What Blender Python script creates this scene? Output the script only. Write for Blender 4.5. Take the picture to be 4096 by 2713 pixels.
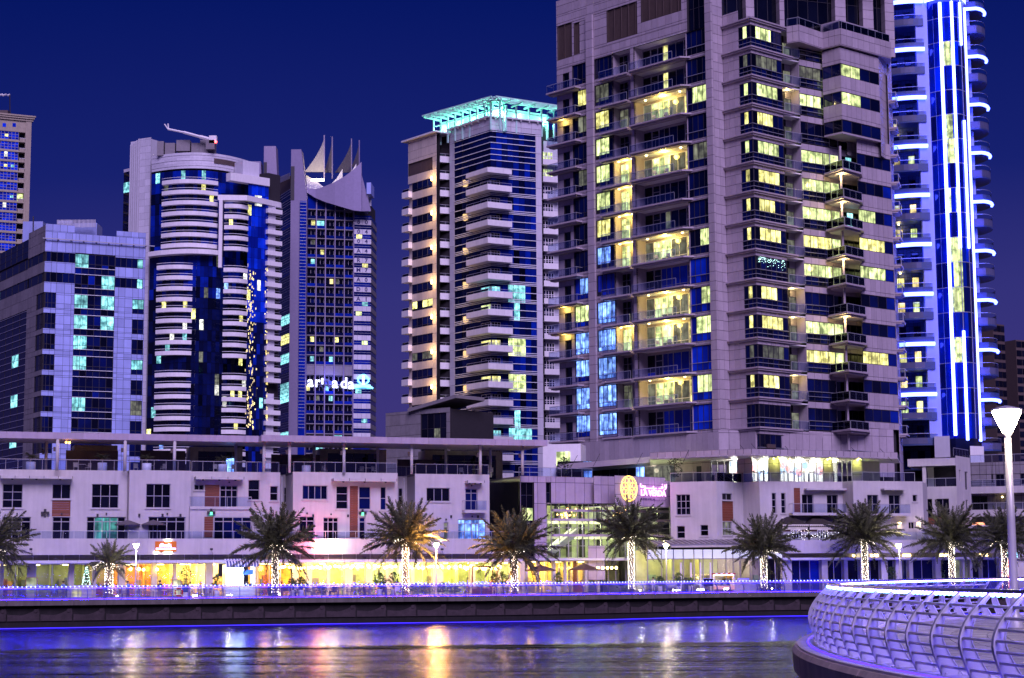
import bpy, math, random
from math import sin, cos, tan, pi, radians, sqrt, atan2, floor
from mathutils import Matrix, Vector
random.seed(7)
for _o in list(bpy.data.objects): bpy.data.objects.remove(_o)
SC = bpy.context.scene
COL = SC.collection

# ------------------------------------------------------------------ camera
EYE = 5.08; F = 7278.0; CX, CY = 2048.0, 1356.5
PITCH = math.atan((2289 - CY) / F); ROLL = 0.006
CAMR = Matrix.Rotation(pi/2 + PITCH, 3, 'X') @ Matrix.Rotation(-ROLL, 3, 'Z')
cam = bpy.data.objects.new('camera', bpy.data.cameras.new('camera')); COL.objects.link(cam)
cam.matrix_world = Matrix.Translation((0, 0, EYE)) @ CAMR.to_4x4()
cam.data.sensor_width = 36; cam.data.lens = 36 * F / 4096
cam.data.clip_start = 0.5; cam.data.clip_end = 6000
SC.camera = cam

# ------------------------------------------------------------------ world: blue-hour sky
W = bpy.data.worlds.new('World'); SC.world = W; W.use_nodes = True
nt = W.node_tree; nt.nodes.clear()
wo = nt.nodes.new('ShaderNodeOutputWorld'); bg = nt.nodes.new('ShaderNodeBackground')
tc = nt.nodes.new('ShaderNodeTexCoord'); sx = nt.nodes.new('ShaderNodeSeparateXYZ')
cr = nt.nodes.new('ShaderNodeValToRGB'); nz = nt.nodes.new('ShaderNodeTexNoise')
nz.inputs['Scale'].default_value = 3.0; nz.inputs['Detail'].default_value = 3
ma = nt.nodes.new('ShaderNodeMath'); ma.operation = 'MULTIPLY_ADD'
ma.inputs[1].default_value = 0.05; 
nt.links.new(tc.outputs['Generated'], sx.inputs[0]); nt.links.new(tc.outputs['Generated'], nz.inputs['Vector'])
nt.links.new(nz.outputs['Fac'], ma.inputs[0]); nt.links.new(sx.outputs['Z'], ma.inputs[2])
nt.links.new(ma.outputs[0], cr.inputs[0]); nt.links.new(cr.outputs[0], bg.inputs[0]); nt.links.new(bg.outputs[0], wo.inputs[0])
e = cr.color_ramp.elements
e[0].position = 0.0; e[0].color = (0.060, 0.040, 0.190, 1)
e[1].position = 1.0; e[1].color = (0.0008, 0.004, 0.055, 1)
for p, c in ((0.10, (0.048, 0.036, 0.195, 1)), (0.17, (0.033, 0.031, 0.195, 1)), (0.24, (0.0085, 0.0150, 0.158, 1)), (0.34, (0.0012, 0.0075, 0.120, 1))):
    q = e.new(p); q.color = c
bg.inputs[1].default_value = 1.0

# ------------------------------------------------------------------ soft glow of the city across the water (one sun)
sun = bpy.data.objects.new('sun', bpy.data.lights.new('sun', 'SUN')); COL.objects.link(sun)
sun.data.energy = 3.8; sun.data.angle = radians(36); sun.data.color = (0.72, 0.57, 1.0)
sun.rotation_euler = (radians(50), 0, radians(12))
SC.view_settings.view_transform = 'Standard'; SC.view_settings.look = 'None'
SC.view_settings.exposure = 0.0; SC.view_settings.gamma = 1.0
SC.render.engine = 'CYCLES'
SC.cycles.use_denoising = True
SC.cycles.max_bounces = 6; SC.cycles.diffuse_bounces = 2; SC.cycles.glossy_bounces = 3
SC.cycles.transparent_max_bounces = 12; SC.cycles.caustics_reflective = False; SC.cycles.caustics_refractive = False
SC.cycles.sample_clamp_indirect = 6.0; SC.cycles.sample_clamp_direct = 0

# ------------------------------------------------------------------ pixel helpers (4096 x 2713 photograph pixels)
def ray(px, py):
    d = CAMR @ Vector(((px - CX) / F, (CY - py) / F, -1.0))
    return d / d.y
def at(px, py, Y):
    d = ray(px, py); return Vector((d.x * Y, Y, EYE + d.z * Y))
def onz(px, py, z):
    d = ray(px, py); t = (z - EYE) / d.z; return Vector((d.x * t, t, z))

class Face:
    """A vertical plane through two points given as (px, py, depth): u runs from A to B, n points to the camera side."""
    def __init__(s, a, b):
        A = at(*a); B = at(*b)
        s.set(A.x, A.y, B.x, B.y)
    def set(s, ax, ay, bx, by):
        s.A = Vector((ax, ay)); d = Vector((bx, by)) - s.A
        s.L = d.length; s.d = d / s.L; s.n = Vector((s.d.y, -s.d.x))
        return s
    def off(s, n, u0=0, u1=None):
        u1 = s.L if u1 is None else u1
        f = Face.__new__(Face)
        a = s.A + s.d*u0 + s.n*n; b = s.A + s.d*u1 + s.n*n
        return f.set(a.x, a.y, b.x, b.y)
    def p(s, u, z, n=0.0):
        q = s.A + s.d*u + s.n*n; return (q.x, q.y, z)
    def UZ(s, px, py):
        r = ray(px, py)
        t = s.A.dot(s.n) / (r.x*s.n.x + r.y*s.n.y)
        X = r.x*t; Y = t
        return ((Vector((X, Y)) - s.A).dot(s.d), EYE + r.z*t)
    def U(s, px, py): return s.UZ(px, py)[0]
    def Z(s, px, py): return s.UZ(px, py)[1]

# ------------------------------------------------------------------ mesh builder
HEX = ((0,3,2,1),(4,5,6,7),(0,1,5,4),(1,2,6,5),(2,3,7,6),(3,0,4,7))
class MB:
    def __init__(s): s.v = []; s.f = []
    def add(s, vs, fs):
        b = len(s.v); s.v.extend(vs); s.f.extend([tuple(i+b for i in f) for f in fs]); return s
    def hexa(s, c): return s.add(c, HEX)
    def box(s, x0, x1, y0, y1, z0, z1):
        return s.hexa([(x0,y0,z0),(x1,y0,z0),(x1,y1,z0),(x0,y1,z0),(x0,y0,z1),(x1,y0,z1),(x1,y1,z1),(x0,y1,z1)])
    def fb(s, F_, u0, u1, z0, z1, n0, n1):
        if u1 < u0: u0, u1 = u1, u0
        if n1 < n0: n0, n1 = n1, n0
        p = F_.p
        return s.hexa([p(u0,z0,n1),p(u1,z0,n1),p(u1,z0,n0),p(u0,z0,n0),p(u0,z1,n1),p(u1,z1,n1),p(u1,z1,n0),p(u0,z1,n0)])
    def fq(s, F_, u0, u1, z0, z1, n=0.0):
        p = F_.p
        return s.add([p(u0,z0,n),p(u1,z0,n),p(u1,z1,n),p(u0,z1,n)], [(0,1,2,3)])
    def prism(s, poly, z0, z1):
        n = len(poly); b = [(x,y,z0) for x,y in poly]; t = [(x,y,z1) for x,y in poly]
        return s.add(b+t, [tuple(range(n-1,-1,-1)), tuple(range(n,2*n))] + [(i,(i+1)%n,n+(i+1)%n,n+i) for i in range(n)])
    def tube(s, pts, r, k=6, cap=True, rs=None):
        pts = [Vector(p) for p in pts]; n = len(pts); ring = []
        up = Vector((0,0,1))
        for i, p in enumerate(pts):
            t = (pts[min(i+1,n-1)] - pts[max(i-1,0)]).normalized()
            a = t.cross(up)
            if a.length < 1e-3: a = t.cross(Vector((1,0,0)))
            a.normalize(); b = a.cross(t)
            rr = rs[i] if rs else r
            for j in range(k):
                an = 2*pi*j/k
                q = p + a*(cos(an)*rr) + b*(sin(an)*rr); ring.append((q.x,q.y,q.z))
        fs = []
        for i in range(n-1):
            for j in range(k):
                fs.append((i*k+j, i*k+(j+1)%k, (i+1)*k+(j+1)%k, (i+1)*k+j))
        if cap: fs += [tuple(range(k-1,-1,-1)), tuple(range((n-1)*k, n*k))]
        return s.add(ring, fs)
    def lathe(s, c, prof, k=12):
        """prof: list of (r, z)"""
        vs = []; n = len(prof)
        for r, z in prof:
            for j in range(k):
                a = 2*pi*j/k; vs.append((c[0]+r*cos(a), c[1]+r*sin(a), c[2]+z))
        fs = [(i*k+j, i*k+(j+1)%k, (i+1)*k+(j+1)%k, (i+1)*k+j) for i in range(n-1) for j in range(k)]
        fs += [tuple(range(k-1,-1,-1)), tuple(range((n-1)*k, n*k))]
        return s.add(vs, fs)
    def ball(s, c, r, k=6, m=4, sz=1.0):
        prof = [(max(1e-3, r*sin(pi*i/m)), -r*sz*cos(pi*i/m)) for i in range(m+1)]
        return s.lathe(c, prof, k)
    def octa(s, c, r):
        x,y,z = c
        return s.add([(x+r,y,z),(x-r,y,z),(x,y+r,z),(x,y-r,z),(x,y,z+r),(x,y,z-r)],
            [(0,2,4),(2,1,4),(1,3,4),(3,0,4),(2,0,5),(1,2,5),(3,1,5),(0,3,5)])
    def build(s, name, m, parent=None, smooth=False, kind=None, local=False):
        if not s.v: return None
        me = bpy.data.meshes.new(name); me.from_pydata(s.v, [], s.f); 
        ms = m if isinstance(m, (list, tuple)) else [m]
        for q in ms: me.materials.append(q)
        if smooth: me.polygons.foreach_set('use_smooth', [True]*len(me.polygons))
        o = bpy.data.objects.new(name, me); COL.objects.link(o)
        if parent is not None:
            o.parent = parent
            if not local: o.matrix_parent_inverse = Matrix.Translation(-wloc(parent))
        if kind: o['kind'] = kind
        return o

def wloc(o):
    v = Vector(o.location)
    # parts in world coordinates sit at the origin, so only the thing's own location counts
    p = o.parent
    if p is not None: return Vector((0,0,0)) if o.type == 'MESH' else v + wloc(p)
    return v if o.type == 'EMPTY' else Vector((0,0,0))

def thing(name, label, cat, loc=(0,0,0), rz=0.0, group=None):
    o = bpy.data.objects.new(name, None); COL.objects.link(o)
    o.empty_display_size = 0.2
    o.location = loc; o.rotation_euler = (0,0,rz); o['label'] = label; o['category'] = cat
    if group: o['group'] = group
    return o
def tag(o, label, cat, group=None):
    o['label'] = label; o['category'] = cat
    if group: o['group'] = group
    return o
def struct(o): o['kind'] = 'structure'; return o
def dup(root, loc, rz=None, label=None, group=None, scale=None):
    r = root.copy(); COL.objects.link(r); r.location = loc
    if rz is not None: r.rotation_euler = (0,0,rz)
    if scale is not None: r.scale = (scale,)*3 if not isinstance(scale, tuple) else scale
    if label: r['label'] = label
    if group: r['group'] = group
    for ch in list(root.children):
        c = ch.copy(); COL.objects.link(c); c.parent = r
        for g in list(ch.children):
            d = g.copy(); COL.objects.link(d); d.parent = c
    return r
def inst(mesh, name, parent, loc=(0,0,0), rot=(0,0,0), sc=1.0):
    o = bpy.data.objects.new(name, mesh); COL.objects.link(o); o.parent = parent
    o.location = loc; o.rotation_euler = rot; o.scale = (sc,)*3 if not isinstance(sc, tuple) else sc
    return o

# ------------------------------------------------------------------ materials
def _mat(name):
    m = bpy.data.materials.new(name); m.use_nodes = True
    t = m.node_tree; t.nodes.clear()
    o = t.nodes.new('ShaderNodeOutputMaterial'); b = t.nodes.new('ShaderNodeBsdfPrincipled')
    t.links.new(b.outputs[0], o.inputs[0]); return m, t, b, o
def _rand(t):
    """a random number per object and per separate piece of a mesh"""
    oi = t.nodes.new('ShaderNodeObjectInfo'); g = t.nodes.new('ShaderNodeNewGeometry')
    a = t.nodes.new('ShaderNodeMath'); a.operation = 'ADD'
    t.links.new(oi.outputs['Random'], a.inputs[0]); t.links.new(g.outputs['Random Per Island'], a.inputs[1])
    f = t.nodes.new('ShaderNodeMath'); f.operation = 'FRACT'; t.links.new(a.outputs[0], f.inputs[0]); return f.outputs[0]
def surf(name, col, rough=0.6, metal=0.0, var=0.12, pvar=0.0, scale=1.5, stretch=(1,1,1), bump=0.0, bscale=8.0, spec=0.5, coat=0.0, streak=0.0):
    m, t, b, o = _mat(name)
    tcn = t.nodes.new('ShaderNodeTexCoord'); mp = t.nodes.new('ShaderNodeMapping'); mp.inputs['Scale'].default_value = stretch
    t.links.new(tcn.outputs['Object'], mp.inputs[0])
    n = t.nodes.new('ShaderNodeTexNoise'); n.inputs['Scale'].default_value = scale; n.inputs['Detail'].default_value = 5; n.inputs['Roughness'].default_value = 0.65
    t.links.new(mp.outputs[0], n.inputs['Vector'])
    mr = t.nodes.new('ShaderNodeMapRange'); mr.inputs[1].default_value = 0.3; mr.inputs[2].default_value = 0.7
    mr.inputs[3].default_value = 1-var; mr.inputs[4].default_value = 1+var
    t.links.new(n.outputs['Fac'], mr.inputs[0]); fac = mr.outputs[0]
    if pvar:
        r = _rand(t); m2 = t.nodes.new('ShaderNodeMapRange'); m2.inputs[3].default_value = 1-pvar; m2.inputs[4].default_value = 1+pvar
        t.links.new(r, m2.inputs[0]); mu = t.nodes.new('ShaderNodeMath'); mu.operation = 'MULTIPLY'
        t.links.new(fac, mu.inputs[0]); t.links.new(m2.outputs[0], mu.inputs[1]); fac = mu.outputs[0]
    if streak:
        ms = t.nodes.new('ShaderNodeMapping'); ms.inputs['Scale'].default_value = (1.3, 1.3, 0.12)
        t.links.new(tcn.outputs['Object'], ms.inputs[0])
        n2 = t.nodes.new('ShaderNodeTexNoise'); n2.inputs['Scale'].default_value = 2.0; n2.inputs['Detail'].default_value = 6
        t.links.new(ms.outputs[0], n2.inputs['Vector'])
        m3 = t.nodes.new('ShaderNodeMapRange'); m3.inputs[1].default_value = 0.35; m3.inputs[2].default_value = 0.65; m3.inputs[3].default_value = 1-streak; m3.inputs[4].default_value = 1.0
        t.links.new(n2.outputs['Fac'], m3.inputs[0]); mu = t.nodes.new('ShaderNodeMath'); mu.operation = 'MULTIPLY'
        t.links.new(fac, mu.inputs[0]); t.links.new(m3.outputs[0], mu.inputs[1]); fac = mu.outputs[0]
    vm = t.nodes.new('ShaderNodeVectorMath'); vm.operation = 'SCALE'; vm.inputs[0].default_value = col
    t.links.new(fac, vm.inputs['Scale']); t.links.new(vm.outputs[0], b.inputs['Base Color'])
    b.inputs['Roughness'].default_value = rough; b.inputs['Metallic'].default_value = metal
    b.inputs['Specular IOR Level'].default_value = spec
    if coat: b.inputs['Coat Weight'].default_value = coat; b.inputs['Coat Roughness'].default_value = 0.05
    if bump:
        n3 = t.nodes.new('ShaderNodeTexNoise'); n3.inputs['Scale'].default_value = bscale; n3.inputs['Detail'].default_value = 4
        t.links.new(mp.outputs[0], n3.inputs['Vector']); bp = t.nodes.new('ShaderNodeBump'); bp.inputs['Strength'].default_value = bump
        bp.inputs['Distance'].default_value = 0.05
        t.links.new(n3.outputs['Fac'], bp.inputs['Height']); t.links.new(bp.outputs[0], b.inputs['Normal'])
    return m
def glow(name, col, strength, sample=False, pvar=0.0, base=None):
    m, t, b, o = _mat(name)
    b.inputs['Base Color'].default_value = (*(base or [min(1, c*0.5+0.2) for c in col]), 1); b.inputs['Roughness'].default_value = 0.4
    b.inputs['Emission Color'].default_value = (*col, 1); b.inputs['Emission Strength'].default_value = strength
    if pvar:
        r = _rand(t); m2 = t.nodes.new('ShaderNodeMapRange'); m2.inputs[3].default_value = strength*(1-pvar); m2.inputs[4].default_value = strength*(1+pvar)
        t.links.new(r, m2.inputs[0]); t.links.new(m2.outputs[0], b.inputs['Emission Strength'])
    m.cycles.emission_sampling = 'AUTO' if sample else 'NONE'
    return m
def darkglass(name, c0, c1, rough=0.05, spec=0.45, glint=0.0):
    """tinted facade glass: every pane its own shade"""
    m, t, b, o = _mat(name)
    r = _rand(t); mx = t.nodes.new('ShaderNodeMix'); mx.data_type = 'RGBA'
    tcn = t.nodes.new('ShaderNodeTexCoord'); n = t.nodes.new('ShaderNodeTexNoise'); n.inputs['Scale'].default_value = 0.35; n.inputs['Detail'].default_value = 3
    t.links.new(tcn.outputs['Object'], n.inputs['Vector'])
    ad = t.nodes.new('ShaderNodeMath'); ad.operation = 'MULTIPLY'; t.links.new(r, ad.inputs[0]); t.links.new(n.outputs['Fac'], ad.inputs[1])
    m2 = t.nodes.new('ShaderNodeMapRange'); m2.inputs[1].default_value = 0.05; m2.inputs[2].default_value = 0.5; t.links.new(ad.outputs[0], m2.inputs[0])
    t.links.new(m2.outputs[0], mx.inputs[0]); mx.inputs[6].default_value = (*c0,1); mx.inputs[7].default_value = (*c1,1)
    t.links.new(mx.outputs[2], b.inputs['Base Color']); b.inputs['Roughness'].default_value = rough; b.inputs['Specular IOR Level'].default_value = spec
    n4 = t.nodes.new('ShaderNodeTexNoise'); n4.inputs['Scale'].default_value = 0.8; t.links.new(tcn.outputs['Object'], n4.inputs['Vector'])
    bp = t.nodes.new('ShaderNodeBump'); bp.inputs['Strength'].default_value = 0.08; bp.inputs['Distance'].default_value = 0.05
    t.links.new(n4.outputs['Fac'], bp.inputs['Height']); t.links.new(bp.outputs[0], b.inputs['Normal'])
    return m
def litpane(name, col, strength, col2=None, curtain=0.6, sample=False):
    """a lit room seen through its pane: curtain folds, pale lamp pools and darker furniture"""
    m, t, b, o = _mat(name)
    tcn = t.nodes.new('ShaderNodeTexCoord'); r = _rand(t)
    cx = t.nodes.new('ShaderNodeCombineXYZ'); mul = t.nodes.new('ShaderNodeMath'); mul.operation = 'MULTIPLY'; mul.inputs[1].default_value = 37.0
    t.links.new(r, mul.inputs[0]); 
    for i in range(3): t.links.new(mul.outputs[0], cx.inputs[i])
    mp = t.nodes.new('ShaderNodeMapping'); mp.inputs['Scale'].default_value = (4, 4, 0.25); t.links.new(tcn.outputs['Object'], mp.inputs[0]); t.links.new(cx.outputs[0], mp.inputs['Location'])
    n = t.nodes.new('ShaderNodeTexNoise'); n.inputs['Scale'].default_value = 1.0; n.inputs['Detail'].default_value = 3; t.links.new(mp.outputs[0], n.inputs['Vector'])
    mp2 = t.nodes.new('ShaderNodeMapping'); mp2.inputs['Scale'].default_value = (0.9, 0.9, 1.1); t.links.new(tcn.outputs['Object'], mp2.inputs[0]); t.links.new(cx.outputs[0], mp2.inputs['Location'])
    n2 = t.nodes.new('ShaderNodeTexNoise'); n2.inputs['Scale'].default_value = 1.0; n2.inputs['Detail'].default_value = 4; t.links.new(mp2.outputs[0], n2.inputs['Vector'])
    a1 = t.nodes.new('ShaderNodeMapRange'); a1.inputs[1].default_value = 0.3; a1.inputs[2].default_value = 0.7; a1.inputs[3].default_value = 1-curtain; a1.inputs[4].default_value = 1+curtain*0.5
    t.links.new(n.outputs['Fac'], a1.inputs[0])
    a2 = t.nodes.new('ShaderNodeMapRange'); a2.inputs[1].default_value = 0.35; a2.inputs[2].default_value = 0.6; a2.inputs[3].default_value = 0.3; a2.inputs[4].default_value = 1.15
    t.links.new(n2.outputs['Fac'], a2.inputs[0])
    m3 = t.nodes.new('ShaderNodeMapRange'); m3.inputs[3].default_value = strength*0.55; m3.inputs[4].default_value = strength*1.3; t.links.new(r, m3.inputs[0])
    p1 = t.nodes.new('ShaderNodeMath'); p1.operation = 'MULTIPLY'; t.links.new(a1.outputs[0], p1.inputs[0]); t.links.new(a2.outputs[0], p1.inputs[1])
    p2 = t.nodes.new('ShaderNodeMath'); p2.operation = 'MULTIPLY'; t.links.new(p1.outputs[0], p2.inputs[0]); t.links.new(m3.outputs[0], p2.inputs[1])
    mx = t.nodes.new('ShaderNodeMix'); mx.data_type = 'RGBA'; mx.inputs[6].default_value = (*col,1); mx.inputs[7].default_value = (*(col2 or col),1)
    t.links.new(n2.outputs['Fac'], mx.inputs[0])
    t.links.new(mx.outputs[2], b.inputs['Emission Color']); t.links.new(p2.outputs[0], b.inputs['Emission Strength'])
    b.inputs['Base Color'].default_value = (0.02,0.02,0.03,1); b.inputs['Roughness'].default_value = 0.08
    m.cycles.emission_sampling = 'AUTO' if sample else 'NONE'
    return m
def clearglass(name, tint=(0.75,0.85,0.95), refl=0.12):
    m = bpy.data.materials.new(name); m.use_nodes = True; t = m.node_tree; t.nodes.clear()
    o = t.nodes.new('ShaderNodeOutputMaterial'); mx = t.nodes.new('ShaderNodeMixShader'); tr = t.nodes.new('ShaderNodeBsdfTransparent'); gl = t.nodes.new('ShaderNodeBsdfGlossy')
    tr.inputs[0].default_value = (*tint,1); gl.inputs['Roughness'].default_value = 0.05
    lw = t.nodes.new('ShaderNodeLayerWeight'); lw.inputs[0].default_value = 0.25
    ad = t.nodes.new('ShaderNodeMath'); ad.operation = 'ADD'; ad.use_clamp = True; ad.inputs[1].default_value = refl
    t.links.new(lw.outputs['Fresnel'], ad.inputs[0]); t.links.new(ad.outputs[0], mx.inputs[0]); t.links.new(tr.outputs[0], mx.inputs[1]); t.links.new(gl.outputs[0], mx.inputs[2]); t.links.new(mx.outputs[0], o.inputs[0])
    return m

M = {}
M['stucco'] = surf('white_render', (0.55,0.515,0.52), 0.85, var=0.07, scale=0.5, bump=0.15, bscale=3, streak=0.10)
M['stone'] = surf('cream_stone_panel', (0.43,0.36,0.42), 0.55, var=0.06, pvar=0.10, scale=2, streak=0.08)
M['joint'] = surf('dark_joint', (0.022,0.018,0.026), 0.9)
M['whitepanel'] = surf('white_metal_panel', (0.62,0.60,0.68), 0.4, var=0.05, pvar=0.10, scale=1.0, streak=0.07)
M['bluepanel'] = surf('pale_blue_panel', (0.36,0.42,0.82), 0.4, var=0.05, pvar=0.16, scale=1.0, streak=0.06)
M['warmpanel'] = surf('warm_cream_panel', (0.62,0.54,0.47), 0.5, var=0.06, pvar=0.08, streak=0.07)
M['white'] = surf('white_paint', (0.84,0.81,0.83), 0.45, var=0.05, pvar=0.05, streak=0.06)
M['beige'] = surf('beige_concrete', (0.42,0.36,0.27), 0.8, var=0.12, pvar=0.05, streak=0.18)
M['greywall'] = surf('grey_stone_tile', (0.22,0.20,0.22), 0.7, var=0.12, pvar=0.12)
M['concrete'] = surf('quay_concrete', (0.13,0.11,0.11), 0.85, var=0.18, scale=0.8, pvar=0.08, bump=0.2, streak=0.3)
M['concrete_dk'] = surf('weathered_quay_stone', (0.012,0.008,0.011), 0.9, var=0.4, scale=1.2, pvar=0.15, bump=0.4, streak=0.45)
M['fascia'] = surf('platform_concrete', (0.50,0.39,0.35), 0.8, var=0.12, pvar=0.08, scale=1.5, bump=0.15, streak=0.25)
M['paver'] = surf('grey_brick_paver', (0.30,0.28,0.27), 0.8, var=0.15, pvar=0.22, scale=3)
M['deck'] = surf('promenade_paving', (0.19,0.17,0.18), 0.7, var=0.15, pvar=0.15, scale=1.5)
M['ground'] = surf('city_ground', (0.10,0.09,0.09), 0.9, var=0.2, scale=0.05)
M['navyglass'] = darkglass('navy_glass', (0.0015,0.002,0.010), (0.003,0.008,0.085))
M['blueglass'] = darkglass('blue_glass', (0.002,0.005,0.07), (0.003,0.022,0.36))
M['royalglass'] = darkglass('neon_tinted_glass', (0.002,0.010,0.22), (0.004,0.05,0.80))
M['blackglass'] = darkglass('black_glass', (0.0012,0.0012,0.003), (0.005,0.006,0.018))
M['clear'] = clearglass('clear_glass')
M['railglass'] = clearglass('railing_glass', (0.84,0.89,1.0), 0.05)
M['alu'] = surf('aluminium', (0.62,0.62,0.68), 0.35, 0.6, var=0.05)
M['whitebar'] = surf('white_aluminium_bar', (0.80,0.80,0.86), 0.35, 0.0, var=0.03)
M['darkframe'] = surf('dark_window_frame', (0.035,0.03,0.04), 0.45, var=0.1)
M['greyframe'] = surf('grey_window_frame', (0.34,0.32,0.36), 0.45, var=0.05)
M['steel'] = surf('painted_steel', (0.60,0.57,0.68), 0.38, 0.25, var=0.06, bump=0.05)
M['rail_led_tint'] = surf('led_tinted_rail', (0.10,0.09,0.46), 0.35, 0.3, var=0.05)  # blue LED light is put into the colour of grey painted steel
M['timber'] = surf('red_brown_timber', (0.20,0.055,0.028), 0.5, var=0.25, pvar=0.12, scale=3, stretch=(1,1,8))
M['louvre'] = surf('brown_louvre', (0.085,0.058,0.055), 0.6, var=0.12, pvar=0.08)
M['slate'] = surf('grey_blue_parapet_panel', (0.10,0.10,0.20), 0.4, var=0.08, pvar=0.2)
M['greenframe'] = surf('pale_pergola_paint', (0.50,0.78,0.72), 0.5, var=0.04)
M['lit_warm'] = litpane('lit_room_warm', (1.0,0.66,0.16), 2.0, (1.0,0.84,0.40))
M['lit_yellow'] = litpane('lit_room_yellow', (1.0,0.86,0.14), 2.0, (1.0,1.0,0.46))
M['lit_green'] = litpane('lit_room_pale_green', (0.62,0.90,0.26), 1.8, (1.0,1.0,0.50))
M['lit_cyan'] = litpane('lit_room_cyan', (0.03,0.55,0.70), 1.7, (0.50,0.98,0.95))
M['lit_white'] = litpane('lit_room_white', (0.85,0.90,0.85), 1.8, (1.0,0.96,0.85))
M['lit_dim'] = litpane('lit_room_dim', (0.30,0.30,0.20), 0.55, (0.40,0.42,0.30))
M['lit_or_mirrored_blue'] = litpane('blue_room_or_reflection', (0.008,0.05,1.0), 2.5, (0.36,0.66,1.0), 0.9)  # real blue rooms, and painted reflections on the tall tower's lower panes
M['lamp_warm'] = glow('warm_lamp', (1.0,0.74,0.30), 14.0)
M['lamp_white'] = glow('white_lamp', (1.0,0.90,0.70), 22.0)
M['lamp_orange'] = glow('orange_lamp', (1.0,0.50,0.12), 12.0)
M['bulb'] = glow('festoon_bulb', (1.0,0.68,0.18), 30.0)
M['fairy'] = glow('fairy_bulb', (1.0,0.88,0.68), 8.0, pvar=0.7)
M['fairy_cool'] = glow('cool_fairy_bulb', (0.55,0.95,0.85), 5.0, pvar=0.7)
M['led_blue'] = glow('blue_led', (0.22,0.28,1.0), 8.0, pvar=0.3)
M['led_cyan'] = glow('cyan_led', (0.22,0.62,1.0), 7.0, pvar=0.2)
M['led_white'] = glow('blue_white_led_tube', (0.08,0.11,1.0), 22.0, sample=True)
M['led_ring'] = glow('blue_white_led_ring', (0.06,0.09,1.0), 17.0, sample=True)

def point(name, loc, energy, col, r=0.08, parent=None):
    l = bpy.data.lights.new(name, 'POINT'); l.energy = energy; l.color = col; l.shadow_soft_size = r
    o = bpy.data.objects.new(name, l); COL.objects.link(o); o.location = loc
    if parent is not None:
        o.parent = parent; o.matrix_parent_inverse = Matrix.Translation(-wloc(parent))
    return o
def spot(name, loc, aim, energy, col, size=70, r=0.1, blend=0.6, parent=None):
    l = bpy.data.lights.new(name, 'SPOT'); l.energy = energy; l.color = col; l.shadow_soft_size = r; l.spot_size = radians(size); l.spot_blend = blend
    o = bpy.data.objects.new(name, l); COL.objects.link(o); o.location = loc
    o.rotation_euler = (Vector(aim) - Vector(loc)).to_track_quat('-Z', 'Y').to_euler()
    if parent is not None:
        o.parent = parent; o.matrix_parent_inverse = Matrix.Translation(-wloc(parent))
    return o

# ------------------------------------------------------------------ facade kit
class Tower:
    """A building whose cladding panels are gathered and split into single panels and one remainder."""
    def __init__(s, root, panelmat, limit=300):
        s.root = root; s.mat = panelmat; s.panels = []; s.back = MB(); s.limit = limit
    def clad(s, F_, u0, u1, z0, z1, holes=(), pw=1.2, ph=1.1, n=0.0, t=0.06, gap=0.05, zph=0.0, rev=0.3, back=True):
        us = [u0, u1]; zs = [z0, z1]
        k = max(1, round((u1-u0)/pw)); us += [u0+(u1-u0)*i/k for i in range(1,k)]
        i = math.ceil((z0-zph)/ph)
        while zph+i*ph < z1-0.15:
            if zph+i*ph > z0+0.15: zs.append(zph+i*ph)
            i += 1
        for (a,b,c,d) in holes:
            for q in (a,b):
                if u0 < q < u1: us = [x for x in us if abs(x-q) > 0.25 or x in (u0,u1)] + [q]
            for q in (c,d):
                if z0 < q < z1: zs = [x for x in zs if abs(x-q) > 0.25 or x in (z0,z1)] + [q]
        for (a,b,c,d) in holes:            # keep hole edges exact
            us += [q for q in (a,b) if u0 < q < u1]; zs += [q for q in (c,d) if z0 < q < z1]
        us = sorted(set(us)); zs = sorted(set(zs))
        for a,b in zip(us, us[1:]):
            if b-a < 0.02: continue
            for c,d in zip(zs, zs[1:]):
                if d-c < 0.02: continue
                mu, mz = (a+b)/2, (c+d)/2
                if any(h[0] < mu < h[1] and h[2] < mz < h[3] for h in holes): continue
                g = min(gap/2, (b-a)/5, (d-c)/5)
                s.panels.append((F_, a+g, b-g, c+g, d-g, n-t*0.9, n))
                if back: s.back.fq(F_, a, b, c, d, n-t)
        for (a,b,c,d) in holes:
            a, b, c, d = max(a,u0), min(b,u1), max(c,z0), min(d,z1)
            if b <= a or d <= c: continue
            p = F_.p
            for (x0,y0,x1,y1) in ((a,c,a,d),(a,d,b,d),(b,d,b,c),(b,c,a,c)):
                s.back.add([p(x0,y0,n), p(x1,y1,n), p(x1,y1,n-rev), p(x0,y0,n-rev)], [(0,1,2,3)])
    def pier(s, F_, u0, u1, z0, z1, n0, n1, ph=1.1, zph=0.0):
        """a protruding pier: cladding on its front and both cheeks"""
        s.clad(F_, u0, u1, z0, z1, pw=1.1, ph=ph, n=n1, zph=zph)
        l = Face.__new__(Face); a = F_.p(u0,0,n0); b = F_.p(u0,0,n1-0.004); l.set(a[0],a[1],b[0],b[1])
        s.clad(l, 0, l.L, z0, z1, pw=1.1, ph=ph, zph=zph)
        r = Face.__new__(Face); a = F_.p(u1,0,n1-0.004); b = F_.p(u1,0,n0); r.set(a[0],a[1],b[0],b[1])
        s.clad(r, 0, r.L, z0, z1, pw=1.1, ph=ph, zph=zph)
    def finish(s, name='panel', backmat=None):
        ar = lambda q: (q[2]-q[1])*(q[4]-q[3])
        s.panels.sort(key=ar, reverse=True)
        for q in s.panels[:s.limit]: MB().fb(q[0],*q[1:]).build(name, s.mat, s.root)
        rest = MB()
        for q in s.panels[s.limit:]: rest.fb(q[0],*q[1:])
        rest.build(name+'_cladding', s.mat, s.root, kind='stuff')
        s.back.build('backing_wall', backmat or M['joint'], s.root)

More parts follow.
